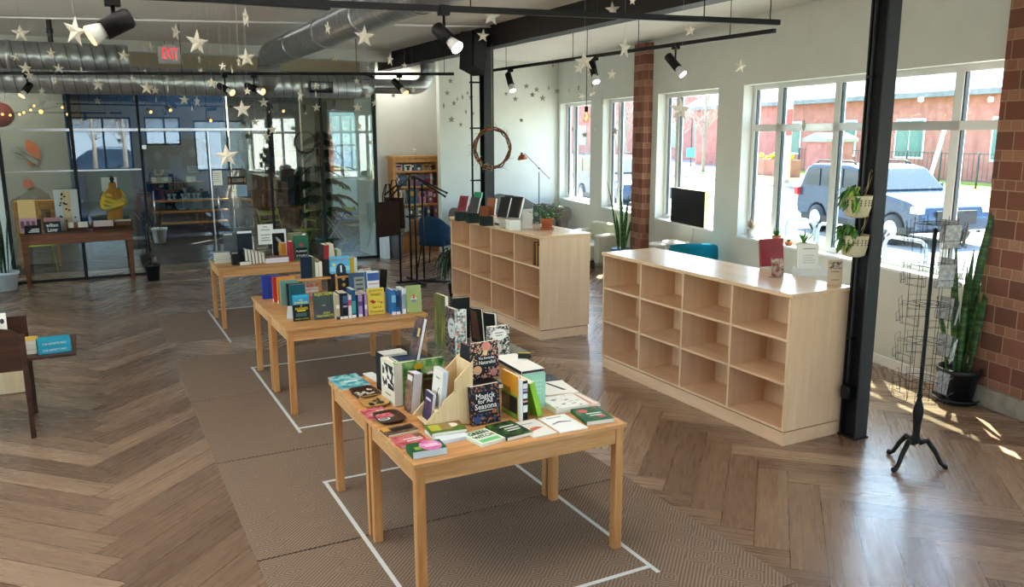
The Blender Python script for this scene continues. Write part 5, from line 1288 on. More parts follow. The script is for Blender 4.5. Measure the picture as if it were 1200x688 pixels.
# trays
M['tray_dark'] = wood('tray_dark', '#2c1b12', '#3f281a', '#523524', 0, .4); M['tray_light'] = wood('tray_light', '#a97b45', '#c29458', '#d3aa72', 0, .45)
M['rune'] = mat('#d8d2c2', .6, name='bone_tile'); M['pebble'] = speckle('dark_pebble', '#23282a', '#3c4a44', 30, .5)
def tray(label, FL, FR, BL, z, m, bits, bm):
    a, b_, c_ = at(*FL, z), at(*FR, z), at(*BL, z); d = b_ - a; W = d.length; d.normalize(); n = Vector((-d.y, d.x, 0)); D = abs((c_ - a).dot(n))
    t = thing('wooden_tray', label, 'tray', (a + b_) / 2 + n * (D / 2), math.atan2(d.y, d.x), 'small wooden trays')
    b = MB(); N = 24; prof = [(.80, 0.001), (1.0, .022), (.95, .022), (.76, .006)]; rings = []
    for (s_, zz) in prof:
        rings.append([b.bm.verts.new((s_ * W / 2 * (abs(math.cos(q)) ** .5) * (1 if math.cos(q) > 0 else -1), s_ * D / 2 * (abs(math.sin(q)) ** .5) * (1 if math.sin(q) > 0 else -1), zz)) for q in [2 * PI * k / N + .13 for k in range(N)]])
    for A, B in zip(rings, rings[1:]):
        for k in range(N): b.bm.faces.new((A[k], A[(k + 1) % N], B[(k + 1) % N], B[k])).smooth = True
    b.bm.faces.new(list(reversed(rings[0]))); b.bm.faces.new(rings[-1]); b.build('dish', m, t)
    rn = random.Random(int(FL[0]))
    for k in range(bits):
        x, y = rn.uniform(-.3, .3) * W, rn.uniform(-.28, .28) * D; g = MB(); Mx = Matrix.Translation((x, y, .0065 + .003 * (k % 3))) @ Matrix.Rotation(rn.uniform(0, 3), 4, 'Z')
        g.box((-.011, -.007, 0), (.011, .007, .005), Mx, bev=.001); o = g.build('rune_tile' if bm == 'rune' else 'pebble', M[bm], matrix=t.matrix_basis.copy())
        tag(o, ('small bone tile lying in the ' if bm == 'rune' else 'small dark stone lying in the ') + label.split(',')[0], 'tile' if bm == 'rune' else 'stone', 'pieces in the ' + label.split(',')[0])
    return t
tray('dark wooden tray of bone tiles, behind the other trays', (420, 471), (450, 466), (410, 458.5), TH, M['tray_dark'], 12, 'rune')
tray('pale wooden tray of dark stones, between two dark trays', (430, 481.5), (460, 476.5), (419, 469.5), TH, M['tray_light'], 10, 'pebble')
flat('red patterned book lying flat between the pale tray and the stickered tray', (436, 492), (462, 487), (428, 480), .01, 'p_red', [('rect', '#e8d3b0', .2, .3, .5, .5), ('rect', '#e8d3b0', .55, .5, .9, .7)], hard=False, group=G1)
ty = tray('dark wooden tray with a white oval sticker, in front of the other trays', (448, 501), (480, 495), (437, 487.5), TH, M['tray_dark'], 0, 'rune')
b = MB(); b.prism([(-.03 + .036 * math.cos(q * PI / 10), .0 + .021 * math.sin(q * PI / 10)) for q in range(20)], -.0075, -.0062, Matrix.Rotation(-PI / 2, 4, 'X') @ Matrix.Rotation(0, 4, 'Z')); so_ = b.build('oval_sticker', mat('#ecebe6', .6), ty)
b = MB(); 
for k in range(5): b.box((-.052, -.013 + k * .006, .0077), (-.01, -.0105 + k * .006, .0082))
b.build('printed_line', mat('#2b2622', .6), so_)
bx_ = atY(507, 441, gp_.y - .06)
t = thing('acrylic_shelf', 'small clear shelf in front of the garden picture book', 'display stand', (bx_.x, gp_.y - .05, TH))
zz = bx_.z - TH
b = MB(); b.box((-.08, -.04, zz - .006), (.09, .04, zz - .001)); b.build('top_plate', M['acrylic'], t)
for x in (-.08, .085):
    b = MB(); b.box((x, -.04, .0006), (x + .005, .04, zz - .006)); b.build('side_plate', M['acrylic'], t)
tray('brown wooden bowl of domino tiles, raised on a clear shelf by the garden book', (494, 444), (521, 441), (492, 438), bx_.z, M['tray_dark'], 8, 'rune')

# ================================================================== MIDDLE TABLE
G2 = 'novels on the middle table'
def s2(*a, **k): k.setdefault('group', G2); k.setdefault('ymax', 7.82); return stand(*a, **k)
s2('cyan, black and yellow novel standing at the left of the front row', (344.5, 377.3), 19.5, 347, .025, '#1d1f22', [('rect', '#2f9ac2', 0, .62, 1, 1), ('rect', '#3fb0d6', .1, .9, .9, .96), ('text', 'THE', .12, '#f3e9c9', .5, .78), ('text', 'EMPEROR', .2, '#f4e05a', .5, .68, .8), ('text', 'OF', .1, '#f3e9c9', .5, .56), ('text', 'GLADNESS', .2, '#f4d83a', .5, .46, .75), ('rect', '#f4d83a', .25, .36, .75, .4), ('rect', '#3f5f5a', .15, .16, .8, .3), ('text', 'OCEAN VUONG', .12, '#cfc84a', .5, .07, .85)], lean=.1)
s2('novel titled REJECTION in yellow letters on a murky green cover', (369.2, 375.6), 23.5, 344.5, .028, 'p_rej', [('text', 'REJECTION', .2, '#f2e81f', .5, .93, .86), ('rect', '#b7c2a2', .4, .5, .58, .525), ('text', 'TONY', .15, '#dfe838', .6, .22, .36), ('text', 'TULATHIMUTTE', .15, '#dfe838', .52, .12, .84)], lean=.1)
sp_list = [(394.5, 4.2, 346, '#b9a98a', 'tan spined novel', [('#2b2926', .0, .12), ('#e6e1d6', .45, .6)]), (399, 3.4, 344, '#22252a', 'thin black spined novel', [('#e9e9e6', 0, .1)]), (402.7, 5.6, 344, '#191c28', 'black spined novel with a lilac band', [('#b79ac0', .45, .52), ('#efefef', 0, .1), ('#3c5a86', .6, .9)]),
           (408.8, 3.8, 346.5, '#e3dcdc', 'white and pink spined novel', [('#c2496b', .55, .8), ('#f4f4f4', 0, .1)]), (413, 4.6, 340, '#1c4f78', 'tall blue spined novel', [('#3fa0a0', .15, .6), ('#efefef', 0, .1)]), (417.9, 2.4, 346, '#1c2a44', 'narrow navy spined novel', []),
           (420.6, 4.6, 346, '#a98ac0', 'lilac spined novel', [('#e9e3f0', 0, .12), ('#6a4a8a', .5, .7)]), (425.4, 2.4, 345, '#23305a', 'narrow dark blue novel beside the lilac one', []), (428, 2.8, 344, '#b88ac2', 'slim violet spined novel', [('#f0e6f0', .3, .5)])]
for (x, wp, yt, c, l, sa) in sp_list:
    s2(l + ' in the front row of the middle table', (x, 375.0 - (x - 394) * .125), wp, yt, .02, c, face='spine', spine_art=sa, hard=False)
s2('yellow novel with a red bird titled Let Us Descend', (431.8, 369.8), 19.5, 339.5, .028, '#e8cf52', [('text', 'JESMYN', .2, '#7a5a1a', .5, .91, .8), ('text', 'WARD', .2, '#7a5a1a', .5, .76, .62), ('poly', '#b5432c', [(.1, .52), (.3, .58), (.45, .5), (.55, .56), (.42, .44), (.3, .42), (.22, .48)]), ('poly', '#5a3a20', [(.55, .47), (.9, .44), (.9, .46), (.55, .49)]), ('disc', '#b5642c', .82, .44, .06), ('text', 'Let Us', .19, '#5a4a14', .55, .28, .5), ('text', 'Descend', .19, '#5a4a14', .52, .12, .76)], lean=.06)
for (x, wp, yt, c, l, sa) in ((459.6, 4.9, 340.5, '#2a6ca6', 'thick bright blue library novel', [('#eef0f2', 0, .13), ('#7fb8d6', .5, .8)]), (465, 4.2, 341, '#2f5f96', 'thinner blue library novel', [('#eef0f2', 0, .12), ('#1c3a66', .3, .8)]), (472, 4.2, 339, '#dfe6ea', 'white spined library novel beside the green picture cover', [('#8aa2b0', .2, .8)])):
    s2(l + ' in the front row', (x, 369.4 - (x - 459) * .11), wp, yt, .02, c, face='spine', spine_art=sa, depth=.16)
s2('green book with a small orange fire drawing at the right end of the front row', (477, 367.2), 17.5, 336, .02, '#a3b574', [('disc', '#dcdcd6', .5, .5, .2, .9), ('poly', '#dd5a2c', [(.4, .52), (.5, .72), (.6, .52)]), ('rect', '#7f8fa8', .34, .38, .66, .48)], lean=.1, yaw=-6)
for (x, y, wp, yt, c, l) in ((308.3, 351, 20, 324, '#2b3f96', 'royal blue hardback at the left end of the middle table'), (321, 354.6, 21, 325.5, '#c0392f', 'bright red hardback beside the royal blue one'), (326.5, 356.3, 21, 326, '#d78a34', 'orange book in front of the red one'),
                             (330, 358.8, 20, 329.5, '#6f9488', 'grey-green book in front of the orange one'), (337.5, 360.3, 19, 333, '#26302f', 'black book in front of the grey-green one'), (341, 362.3, 18, 334.5, '#1f5a66', 'dark teal book with a pale swirl, standing behind the cyan novel')):
    s2(l, (x, y), wp, yt, .034, c, [('disc', '#bcd0d0', .6, .35, .12)] if 'teal' in l else ([('rect', '#3a4fae', .5, .0, 1, 1)] if 'royal' in l else ()), lean=.03, spine_art=[('#efe9df', 0, .12)] if 'red' in l else ())
s2('small grey leaflet leaning against the cyan novel', (336, 373.6), 7.5, 359.5, .003, '#b9b6ae', lean=.25, hard=False, yaw=-40)
s2('pink and white collage-covered novel behind the front row', (353.5, 352), 21, 327, .03, 'p_pinkmix', [('rect', '#f2f0ea', .2, .45, .95, .55), ('rect', '#f2f0ea', .25, .3, .95, .4)], lean=.14)
s2('narrow black spined novel left of the gold-medal book', (389.3, 351.2), 4.6, 321.5, .02, '#1b1c1f', face='spine')
s2('black novel with gold medals on its cover', (394.4, 350.6), 15.5, 322.5, .03, '#1c1d20', [('rect', '#e2a63a', 0, 0, .16, 1), ('disc', '#b79a4a', .62, .8, .13, 1), ('disc', '#b79a4a', .62, .55, .13, 1), ('rect', '#b5712c', .3, .0, 1, .25)], lean=.08)
s2('blue novel with grey printed capitals on its cover', (411, 350), 18, 321.5, .03, '#3c5878', [('rect', '#8f968f', .28, .1, 1, .84), ('rect', '#3c4a55', .4, .68, .85, .74), ('rect', '#3c4a55', .4, .5, .85, .56), ('rect', '#3c4a55', .4, .32, .85, .38)], lean=.08)
s2('white novel with a blue top band in the second row', (428.5, 348.5), 17, 319.5, .03, '#dfe3e4', [('rect', '#3f62a6', .2, .62, 1, .93), ('rect', '#3a6286', 0, 0, .16, 1), ('rect', '#c05a52', .25, .48, .95, .51), ('rect', '#7a9aa8', .25, .3, .95, .33)], lean=.1)
s2('dark book leaning sideways at the end of the second row', (444, 341.5), 8.5, 316.5, .02, '#202225', yaw=-55, lean=.16, page=mat('#c9b87a', .8))
# back row on a wooden step
YR = 7.42; RZ2 = atY(398, 323, YR).z
t = thing('wooden_riser', 'plain wooden step holding the back row of novels on the middle table', 'display stand', (1.62, YR - .015, TH))
b = MB(); b.box((0, 0, RZ2 - TH - .022), (.74, .30, RZ2 - TH - .002)); b.build('top_board', M['pine'], t)
for x in (0, .36, .72):
    b = MB(); b.box((x, 0, .0008), (x + .02, .30, RZ2 - TH - .022)); b.build('upright_board', M['pine_leg'], t)
def s3(*a, **k): k.setdefault('group', G2); k.setdefault('ymax', 7.62); k['z'] = RZ2; return stand(*a, **k)
s3('light blue novel with a dark arched doorway on its cover', (387, 323.3), 23.5, 302, .03, '#5fb3d9', [('rect', '#8fd0e6', .0, .2, 1, .45), ('text', 'SMALL THINGS', .1, '#d2655f', .5, .82, .8), ('poly', '#26313f', [(.3, 0), (.3, .35), (.4, .55), (.55, .62), (.7, .55), (.8, .35), (.8, 0)]), ('rect', '#e6eaec', .52, .12, .6, .5), ('disc', '#e6d86a', .22, .55, .07)], lean=.1, yaw=3)
s3('yellow spined novel on the wooden step', (410.8, 320.3), 4.2, 303, .02, '#d6b02c', face='spine'); s3('pale blue-white novel on the wooden step beside the yellow one', (415.3, 319.8), 3.6, 302.5, .02, '#c9d9da', face='spine')
s3('tall navy hardback at the left end of the wooden step', (353, 326.5), 13, 301.5, .035, '#12263a', yaw=-8); s3('olive hardback beside the tall navy one', (366.3, 325.2), 3.6, 301.5, .02, '#5f6a55', face='spine')
s3('cream paged book on the wooden step, first of two', (370, 324.8), 3.6, 308, .02, '#cfc6ae', face='fore', hard=False); s3('cream paged book on the wooden step, second of two', (373.9, 324.4), 4.2, 307, .02, '#c3b99f', face='fore', hard=False)
s3('red and black hardback standing tallest on the wooden step', (379, 324), 6.2, 288, .03, '#221d1f', face='spine', depth=.18, lean=-.06, spine_art=[('#8f2a2c', .55, 1)])
s3('cream book behind the light blue arch novel', (389, 322.5), 7.5, 287, .03, '#d9d0b8', face='fore', lean=-.08, off=(0, .05), hard=False); s3('short pale green book behind the light blue arch novel', (397.5, 321.5), 5, 293, .03, '#b5bda6', face='spine', off=(0, .05))
flat('white and red book lying on the end of the wooden step', (420, 318.2), (435.5, 316.5), (418.5, 313.2), .016, '#e0dcd8', [('rect', '#c0443c', .5, .1, .95, .5)], z=RZ2, group=G2); flat('dark booklet lying on the white and red book', (421, 315.5), (434, 314), (419.5, 311.5), .01, '#3a3c40', [('rect', '#d86a5a', .6, .3, .95, .6)], z=RZ2 + .018, group=G2, hard=False)

# ================================================================== FARTHEST TABLE
G3 = 'books on the farthest table'
def s4(*a, **k): k.setdefault('group', G3); k.setdefault('ymax', 10.44); return stand(*a, **k)
pile((251, 309.3), .19, .13, 4, TH, [(.022, '#a39a6a', 'lowest cream-green book of the pile at the left end of the farthest table'), (.02, '#3c4438', 'dark green book, second from the bottom of the end pile'), (.024, '#5a6a7a', 'slate blue book, third from the bottom of the end pile'), (.022, '#7a8a9a', 'pale blue book, fourth from the bottom of the end pile'), (.02, '#4a5058', 'charcoal book, second from the top of the end pile'), (.02, '#8d9096', 'grey book on top of the end pile')], G3, hard=False)
pile((265, 304.8), .1, .12, 0, TH, [(.022, '#4a4238', 'lowest book of the small pile behind the black block'), (.022, '#2b2a2a', 'dark middle book of the small pile behind the black block'), (.02, '#6a6055', 'brown top book of the small pile behind the black block')], G3)
s4('grey clothbound book standing at the back left of the farthest table', (265, 301), 15, 274.5, .03, '#4c5052', [('rect', '#c9cbc8', .05, .94, .7, .99), ('rect', '#5f6466', .1, .6, .8, .64), ('rect', '#5f6466', .1, .5, .8, .53)], lean=.08, off=(0, .1))
s4('black boxy book standing in front of the small pile', (273, 311.2), 7.5, 297.5, .12, '#1c1e20'); 
flat('dark book with wide cream page edges lying before the white sketch card', (280.8, 307.2), (293.5, 306), (278, 303), .046, '#2a2a2b', group=G3)
s4('navy book with a white top edge at the back of the farthest table', (281.5, 299.5), 17, 271.8, .04, '#1d2634', [('rect', '#e6e8ea', 0, .92, 1, 1)], off=(0, .12), lean=.05)
s4('small white card with a sketch leaning in front of the navy book', (285, 303), 14.5, 278, .012, '#e9e6de', [('rect', '#8d8a82', .15, .85, .85, .88), ('rect', '#8d8a82', .15, .74, .85, .77), ('disc', '#b3ad9c', .5, .35, .26, 1)], lean=.1, off=(0, .04))
for k in range(6):
    x = 288.2 + k * 3.9; s4(['first', 'second', 'third', 'fourth', 'fifth', 'sixth'][k] + ' black-covered book from the left in the slanting row on the farthest table', (x, 310.6 - k * .35), 3.5, 292.5 + k * .75, .02, '#17181a', face='fore', depth=.13, lean=-.06, group=G3)
s4('grey-brown book behind the slanting row', (300.5, 303), 15.5, 285.5, .03, '#6d675e', [('rect', '#a49c8f', .15, .6, .85, .7), ('rect', '#a49c8f', .15, .42, .85, .5)], off=(0, .06))
s4('black book with a white border and a pale bony hand on its cover', (322.5, 303), 16.5, 269.5, .03, '#e9e9e6', [('rect', '#17191c', .0, .0, .86, .86), ('poly', '#b3aa9c', [(.25, .75), (.55, .62), (.75, .45), (.6, .5), (.45, .3), (.5, .5), (.3, .62)]), ('rect', '#8d877c', .35, .2, .45, .4)], off=(0, .1), lean=.06)
pile((311.5, 309.0), .28, .2, 2, TH, [(.03, '#c9a0a6', 'lower of two pink and white books lying on the front edge'), (.03, '#a2747c', 'upper of two pink and white books lying on the front edge')], G3, hard=False, page=mat('#efe9ec', .8))
s4('orange book standing at the right part of the farthest table', (332, 306), 5.8, 285.5, .02, '#c98a2c', face='spine', off=(0, .08)); s4('red spined book standing beside the green novel', (340, 306.3), 4.8, 283.5, .02, '#a8323a', face='spine')
s4('green novel with white block capitals at the right end of the farthest table', (345.5, 305.6), 17, 277, .03, '#2f6a52', [('rect', '#17191c', .1, .1, .9, .5), ('text', 'FUNNY', .2, '#f2f2f0', .5, .36, .75), ('text', 'STORY', .2, '#f2f2f0', .5, .18, .75), ('disc', '#a34a5a', .5, .62, .15)], lean=.05)
s4('cream topped book behind the green novel', (341, 300), 17, 273.5, .05, '#8d8a6a', off=(0, .12), page=mat('#e9e6d9', .8))
sg = at(314, 302, TH)
t = thing('sign_holder', 'white printed sign raised on a clear stand over the farthest table', 'sign', (sg.x, sg.y + .05, TH))
zs0, zs1 = atY(313, 286, sg.y + .05).z - TH, atY(313, 262.5, sg.y + .05).z - TH
b = MB(); b.box((-.1, -.03, zs0), (.085, -.026, zs1)); b.build('card', M['paper'], t)
b = MB(); b.box((-.105, -.025, zs0), (.09, -.022, zs1)); b.box((-.01, -.022, 0), (.03, -.018, zs0 + .05)); b.box((-.06, -.06, 0), (.08, .06, .004)); b.build('stand', M['acrylic'], t)
for k, (z, wd) in enumerate(((.85, .05), (.70, .11), (.45, .12), (.30, .10), (.18, .12))):
    b = MB(); zz = zs0 + (zs1 - zs0) * z; b.box((-.008 - wd / 2, -.0312, zz), (-.008 + wd / 2, -.03, zz + .012)); b.build('printed_line', mat('#8f9490', .7), t)

# ================================================================== BOOKS ON THE FAR COUNTER
G4 = 'books on the far counter'; Z1 = S1[4]
GRN = '#14241f'; nth = ('lowest', 'second', 'third', 'fourth', 'fifth', 'sixth')
def lean_on(p, w_, h, t, c, label, art=(), yaw=-62, lean=.36, page=None, off=(0, 0)):
    return book(label, Matrix.Translation(p + Vector((off[0], off[1], t * math.sin(lean)))) @ Matrix.Rotation(math.radians(yaw), 4, 'Z') @ Matrix.Rotation(-lean, 4, 'X'), w_, h, t, c, art, group=G4, page=page or M['paper'])
tops = []
for (x, y, n_, lab) in ((536.5, 259.5, 2, 'at the left end'), (549.5, 262, 2, 'second from the left'), (566, 265.3, 2, 'nearest the tan books')):
    tops.append(pile((x, y), .135, .14, -8, Z1, [(.055, GRN if k % 2 else '#193029', nth[k] + ' dark green boxed book of the counter pile ' + lab) for k in range(n_)], G4, jig=.004, page=mat('#1a2b25', .6)))
tops.append(pile((553, 258.8), .135, .14, -8, Z1, [(.055, GRN if k % 2 else '#193029', nth[k] + ' dark green boxed book of the counter pile standing at the back') for k in range(3)], G4, jig=.004, page=mat('#1a2b25', .6)))
lean_on(tops[0], .14, .20, .035, '#7a1f33', 'maroon book tilted back on the dark green boxes at the left end', [('rect', '#5f1626', .2, .2, .8, .85)])
lean_on(tops[1], .14, .20, .035, '#3a3b3d', 'charcoal book tilted back on the dark green boxes')
lean_on(tops[3], .12, .19, .03, '#1f7a55', 'bright green book tilted back on the highest dark green boxes', page=mat('#a9d9c0', .7))
lean_on(tops[2], .11, .12, .05, '#8a4f2f', 'short tan leather book on the dark green boxes', yaw=-25, lean=.05, page=mat('#8a5535', .7), off=(-.03, 0))
lean_on(tops[2], .12, .21, .04, '#8f5436', 'taller tan leather book with white pages beside the short one', lean=.2, off=(.06, .03))
lc = pile((584.5, 267.3), .12, .15, -8, Z1, [(.025, '#c9c0a6', 'lowest cream book of the low pile on the far counter'), (.025, '#2a2c2e', 'black book, second in the low pile on the far counter'), (.025, '#cfc8b3', 'cream book, third in the low pile on the far counter'), (.025, '#d5cfbd', 'cream book, fourth in the low pile on the far counter')], G4, hard=False)
sw = pile((597, 270.2), .135, .17, -12, Z1, [(.029, '#e6e4df', nth[k] + ' white-paged book of the short white pile on the far counter') for k in range(4)], G4, hard=False, page=M['paper'])
lean_on(lc, .14, .25, .04, '#1b1c1e', 'black book tilted back on the low pile of cream books', lean=.4)
lean_on(sw, .15, .25, .05, '#1d1d1f', 'thick black book tilted back on the short white pile', [('rect', '#6a3a34', .85, .1, .95, .9)], lean=.4)
bk_ = pile((590, 263), .13, .15, -8, Z1, [(.033, '#3a3f46', nth[k] + ' slate book of the pile hidden behind the black books') for k in range(4)], G4, jig=.003)
lean_on(bk_, .13, .21, .03, '#3c4248', 'slate book tilted back behind the two black books', lean=.3, page=mat('#7a8086', .7))
tw = pile((612, 268.4), .13, .16, -8, Z1, [(.035, '#e9e7e2', nth[k] + ' white-paged book of the tall white pile beside the plants') for k in range(6)] + [(.02, '#1f2122', 'black book on top of the tall white pile beside the plants')], G4, hard=False, page=M['paper'])
stand('blue-grey patterned book standing behind the dark trailing plant', (624, 262.8), 9.5, 239.5, .03, 'p_skull', [('rect', '#4a5660', .1, .1, .9, .9), ('disc', '#9aa6b0', .5, .5, .25, 1.2)], yaw=-30, lean=.1, z=Z1, group=G4)
# in the top end compartment of the far counter
zc_ = .11 + .02 + (S1[4] - .03 - .13) * 2 / 3 + .0206
ys = S1[1] + .04
for k, (c, th_, h_, l) in enumerate((('#c9a24a', .03, .23, 'mustard'), ('#26282c', .028, .25, 'black'), ('#a8772e', .03, .25, 'ochre'), ('#1d2024', .026, .24, 'thin black'), ('#7a4a26', .035, .26, 'brown'))):
    Mx = Matrix.Translation((S1[0] + .02 + .08, ys, zc_)) @ Matrix.Rotation(0, 4, 'Z'); ys += th_ + .004
    book(l + ' spined book in the end compartment of the far counter', Mx, .16, h_, th_, c, group='books in the far counter', hard=False)
# bookcase
rn = random.Random(21); pal = ['#3d6a4e', '#d9d2c4', '#8f2f35', '#2a2c33', '#c98a9a', '#5a6a86', '#e3dccb', '#b5862f', '#2f4f5f', '#8a5a6a', '#d0a8b0', '#4a3a34']
rows = ['top', 'second', 'third', 'fourth']
zt = [bh - .12 - .02] + BKZ[:3]
cn = {'#3d6a4e': 'green', '#d9d2c4': 'cream', '#8f2f35': 'dark red', '#2a2c33': 'black', '#c98a9a': 'pink', '#5a6a86': 'slate blue', '#e3dccb': 'ivory', '#b5862f': 'mustard', '#2f4f5f': 'petrol', '#8a5a6a': 'mauve', '#d0a8b0': 'pale pink', '#4a3a34': 'brown'}
ordn = ['first', 'second', 'third', 'fourth', 'fifth', 'sixth', 'seventh', 'eighth', 'ninth', 'tenth', 'eleventh', 'twelfth']
for r in range(4):
    zb0 = BKZ[r]; hmax = (zt[r] - .03 - zb0 if r else bh - .12 - zb0) - .02; x = BKX + .056; k = 0
    while x < BKX + bw - .1 and k < 12:
        facing = rn.random() < .35; wdt = rn.uniform(.11, .15) if facing else rn.uniform(.025, .05)
        if x + wdt > BKX + bw - .055: break
        if r == 3 and rn.random() < .35: x += .1; continue
        c = rn.choice(pal); h_ = hmax * rn.uniform(.78, .98)
        lab = '%s %s from left on the %s shelf of the bookcase' % (cn[c] + (' front cover,' if facing else ' book,'), ordn[k], rows[r])
        if facing: book(lab, Matrix.Translation((x + wdt / 2, 14.885, zb0 + .001)), wdt, h_, .02, c, [('rect', rn.choice(pal), .15, .55, .85, .85), ('disc', rn.choice(pal), .5, .3, .2)], group='books in the pine bookcase', hard=False)
        else: book(lab, Matrix.Translation((x + wdt, 14.88 + .075, zb0 + .001)) @ Matrix.Rotation(PI / 2, 4, 'Z'), .15, h_, wdt, c, group='books in the pine bookcase', hard=False, spine_art=[(rn.choice(pal), .5, .75)])
        x += wdt + .003; k += 1
# magazine stand at the left edge
zM = MSZ + .0005
G6 = 'books on the dark stand'
pz_ = at(52, 403, MSZ)
for k in range(2):
    tb_ = book(('lower' if k == 0 else 'upper') + ' of two teal paperbacks on the end of the dark stand', Matrix.Translation((MSO.x + .20, MSO.y + .06, MSZ + .05 * (k + 1) + .0008)) @ Matrix.Rotation(.1, 4, 'Z') @ Matrix.Rotation(-PI / 2, 4, 'X'), .22, .15, .049, '#1a94b0', hard=False, group=G6, page=mat('#1a94b0', .5)); lettering("THE ARTIST'S WAY", .022, M['paper'], tb_, 0, .025, -.0008, 'title', width=.16, rot=(PI / 2, 0, 0))
for k, (c, l) in enumerate((('#2a211c', 'dark book under the yellow one on the dark stand'), ('#d5cfc0', 'cream book in the middle of the small pile on the dark stand'), ('#c9a64a', 'yellow book on top of the small pile on the dark stand'))):
    book(l, Matrix.Translation((MSO.x + .0 - .0, MSO.y + .10, MSZ + .036 * (k + 1) + .0008)) @ Matrix.Rotation(-.05, 4, 'Z') @ Matrix.Rotation(-PI / 2, 4, 'X'), .16, .15, .035, c, hard=False, group=G6)
t = thing('leaflet', 'white leaflet with a small black drawing standing in the dark stand', 'leaflet', (MSO.x - .13, MSO.y + .05, MSZ)); b = MB(); b.box((-.1, 0, 0), (.04, .004, .34), Matrix.Rotation(-.1, 4, 'X')); b.build('sheet', M['paper'], t)
b = MB(); b.use(mat('#3a3a3c', .7)); b.prism([(-.03 + .018 * math.cos(q), .27 + .02 * math.sin(q)) for q in [k * PI / 5 for k in range(10)]], -.0012, -.0002, Matrix.Rotation(-.1, 4, 'X')); b.prism([(.012 + .014 * math.cos(q), .28 + .02 * math.sin(q)) for q in [k * PI / 5 for k in range(10)]], -.0012, -.0002, Matrix.Rotation(-.1, 4, 'X')); b.build('drawing', None, t)
# ================================================================== DISPLAY TABLE BY THE GLASS
DTY = 13.98
pa, pb_, = at(35, 338), at(157, 329)
zt_ = height_to(pb_, 268)
dt = thing('display_table', 'reddish wooden table with sloping trays in front of the glass partition', 'table', (pa.x, pb_.y, 0))
LW = pb_.x - pa.x
b = MB(); b.box((-.05, -.06, zt_ - .025), (LW + .05, .34, zt_), bev=.004); b.build('tabletop', M['red_wood'], dt)
b = MB(); b.box((.03, -.03, zt_ - .17), (LW - .03, -.01, zt_ - .025)); b.build('apron', M['red_wood'], dt)
for x in (0, LW):
    for y in (-.02, .28):
        b = MB(); b.prism([(x - .022, 0), (x + .022, 0), (x + .04, zt_ - .025), (x - .04, zt_ - .025)], y - .03, y + .03); b.build('leg', M['red_wood'], dt)
def dpt(px, py): return atY(px, py, DTY - .06)
def onT(px): return Vector((atY(px, 270, DTY).x, DTY, zt_))
DX0 = Vector((0, 0, .001))
def tilted(name, label, cat, px0, px1, yt, col, lean=.5, parts=(), th=.012, dy=-.05, group=None):
    x0, x1 = atY(px0, 270, DTY).x, atY(px1, 270, DTY).x; W = x1 - x0; p = Vector(((x0 + x1) / 2, DTY + dy, zt_ + .002)); hh = (atY((px0 + px1) / 2, yt, DTY).z - zt_) / math.cos(lean)
    t = thing(name, label, cat, p, group=group); R = Matrix.Rotation(-lean, 4, 'X')
    b = MB(); b.box((-W / 2, 0, 0), (W / 2, th, hh), R); b.build('board', M[col] if col in M else mat(col, .7), t)
    for (nm, c, a, bb, c2, d) in parts:
        b = MB(); b.box((-W / 2 + a * W, -.004, bb * hh), (-W / 2 + c2 * W, -.0002, d * hh), R); b.build(nm, M[c] if c in M else mat(c, .7), t)
    return t, W, hh, R
def slope_tray(label, px0, px1, cont):
    x0, x1 = atY(px0, 280, DTY - .1).x, atY(px1, 280, DTY - .1).x; W = x1 - x0; R = Matrix.Rotation(-.95, 4, 'X')
    t = thing('sloping_tray', label, 'tray', ((x0 + x1) / 2, DTY - .13, zt_ - .0), group='sloping trays on the reddish table')
    b = MB(); b.box((-W / 2, -.01, -.02), (W / 2, .0, .02)); b.box((-W / 2, .0, -.012), (W / 2, .012, .20), R); b.box((-W / 2, -.04, -.012), (-W / 2 + .01, .0, .20), R); b.box((W / 2 - .01, -.04, -.012), (W / 2, 0, .20), R); b.box((-W / 2, -.05, -.02), (W / 2, -.035, .04), R); b.build('tray', M['dark_wood'], t)
    for (nm, c, a, bb, c2, d) in cont:
        b = MB(); b.box((-W / 2 + a * W, -.03, bb * .2), (-W / 2 + c2 * W, -.001, d * .2), R); b.build(nm, M[c] if c in M else mat(c, .8), t)
tilted('gift_box', 'cream box with a row of pink rosettes at the left end of the reddish table', 'box', 23.5, 44, 234.5, '#c9a66a', .05, [('rosette_band', '#b98a92', 0, .05, 1, .45)] + [('rosette', '#6d4458', .06 + .32 * k, .15, .28 + .32 * k, .36) for k in range(3)], .12, .02)
t, W, hh, R = tilted('printed_bag', 'black pouch with white script lying at the left end of the reddish table', 'bag', 29, 49, 258, '#16171a', .9, dy=-.12)
for k in range(3):
    b = MB(); b.box((-.06 + .02 * k, -.003, .03 + .03 * k), (.08, -.0002, .045 + .03 * k), R); b.build('script_line', M['paper'], t)
t, W, hh, R = tilted('printed_card_box', 'black front with white curved lettering in a brown box on the reddish table', 'box', 52.5, 72, 254.5, '#141416', .2, [('pink_top', '#9a6a68', 0, .74, 1, 1.0)], .08, -.12)
lettering('william', .075, M['paper'], t, 0, -.012, hh * .5, width=W * .72, rot=(-.2, 0, 0)); lettering('Lover', .085, M['paper'], t, 0, -.006, hh * .2, width=W * .6, rot=(-.2, 0, 0))
er = thing('earring_rack', 'tall clear rack of small dark earrings on the reddish table', 'display stand', (onT(81).x, DTY + .14, zt_))
eh = atY(80, 222, DTY + .14).z - zt_
b = MB(); b.box((-.16, 0, 0), (.16, .012, eh)); b.build('panel', mat('#a7aaa8', .4), er)
b = MB(); b.box((-.06, -.004, .0), (.06, 0, eh * .98)); b.build('backing_card', mat('#b39d7a', .8), er)
rn = random.Random(8)
for k in range(16):
    b = MB(); x, z = rn.uniform(-.1, .1), rn.uniform(.1, eh - .06); b.sph((x, -.008, z), .013, 8); b.build('earring', M['black'], er)
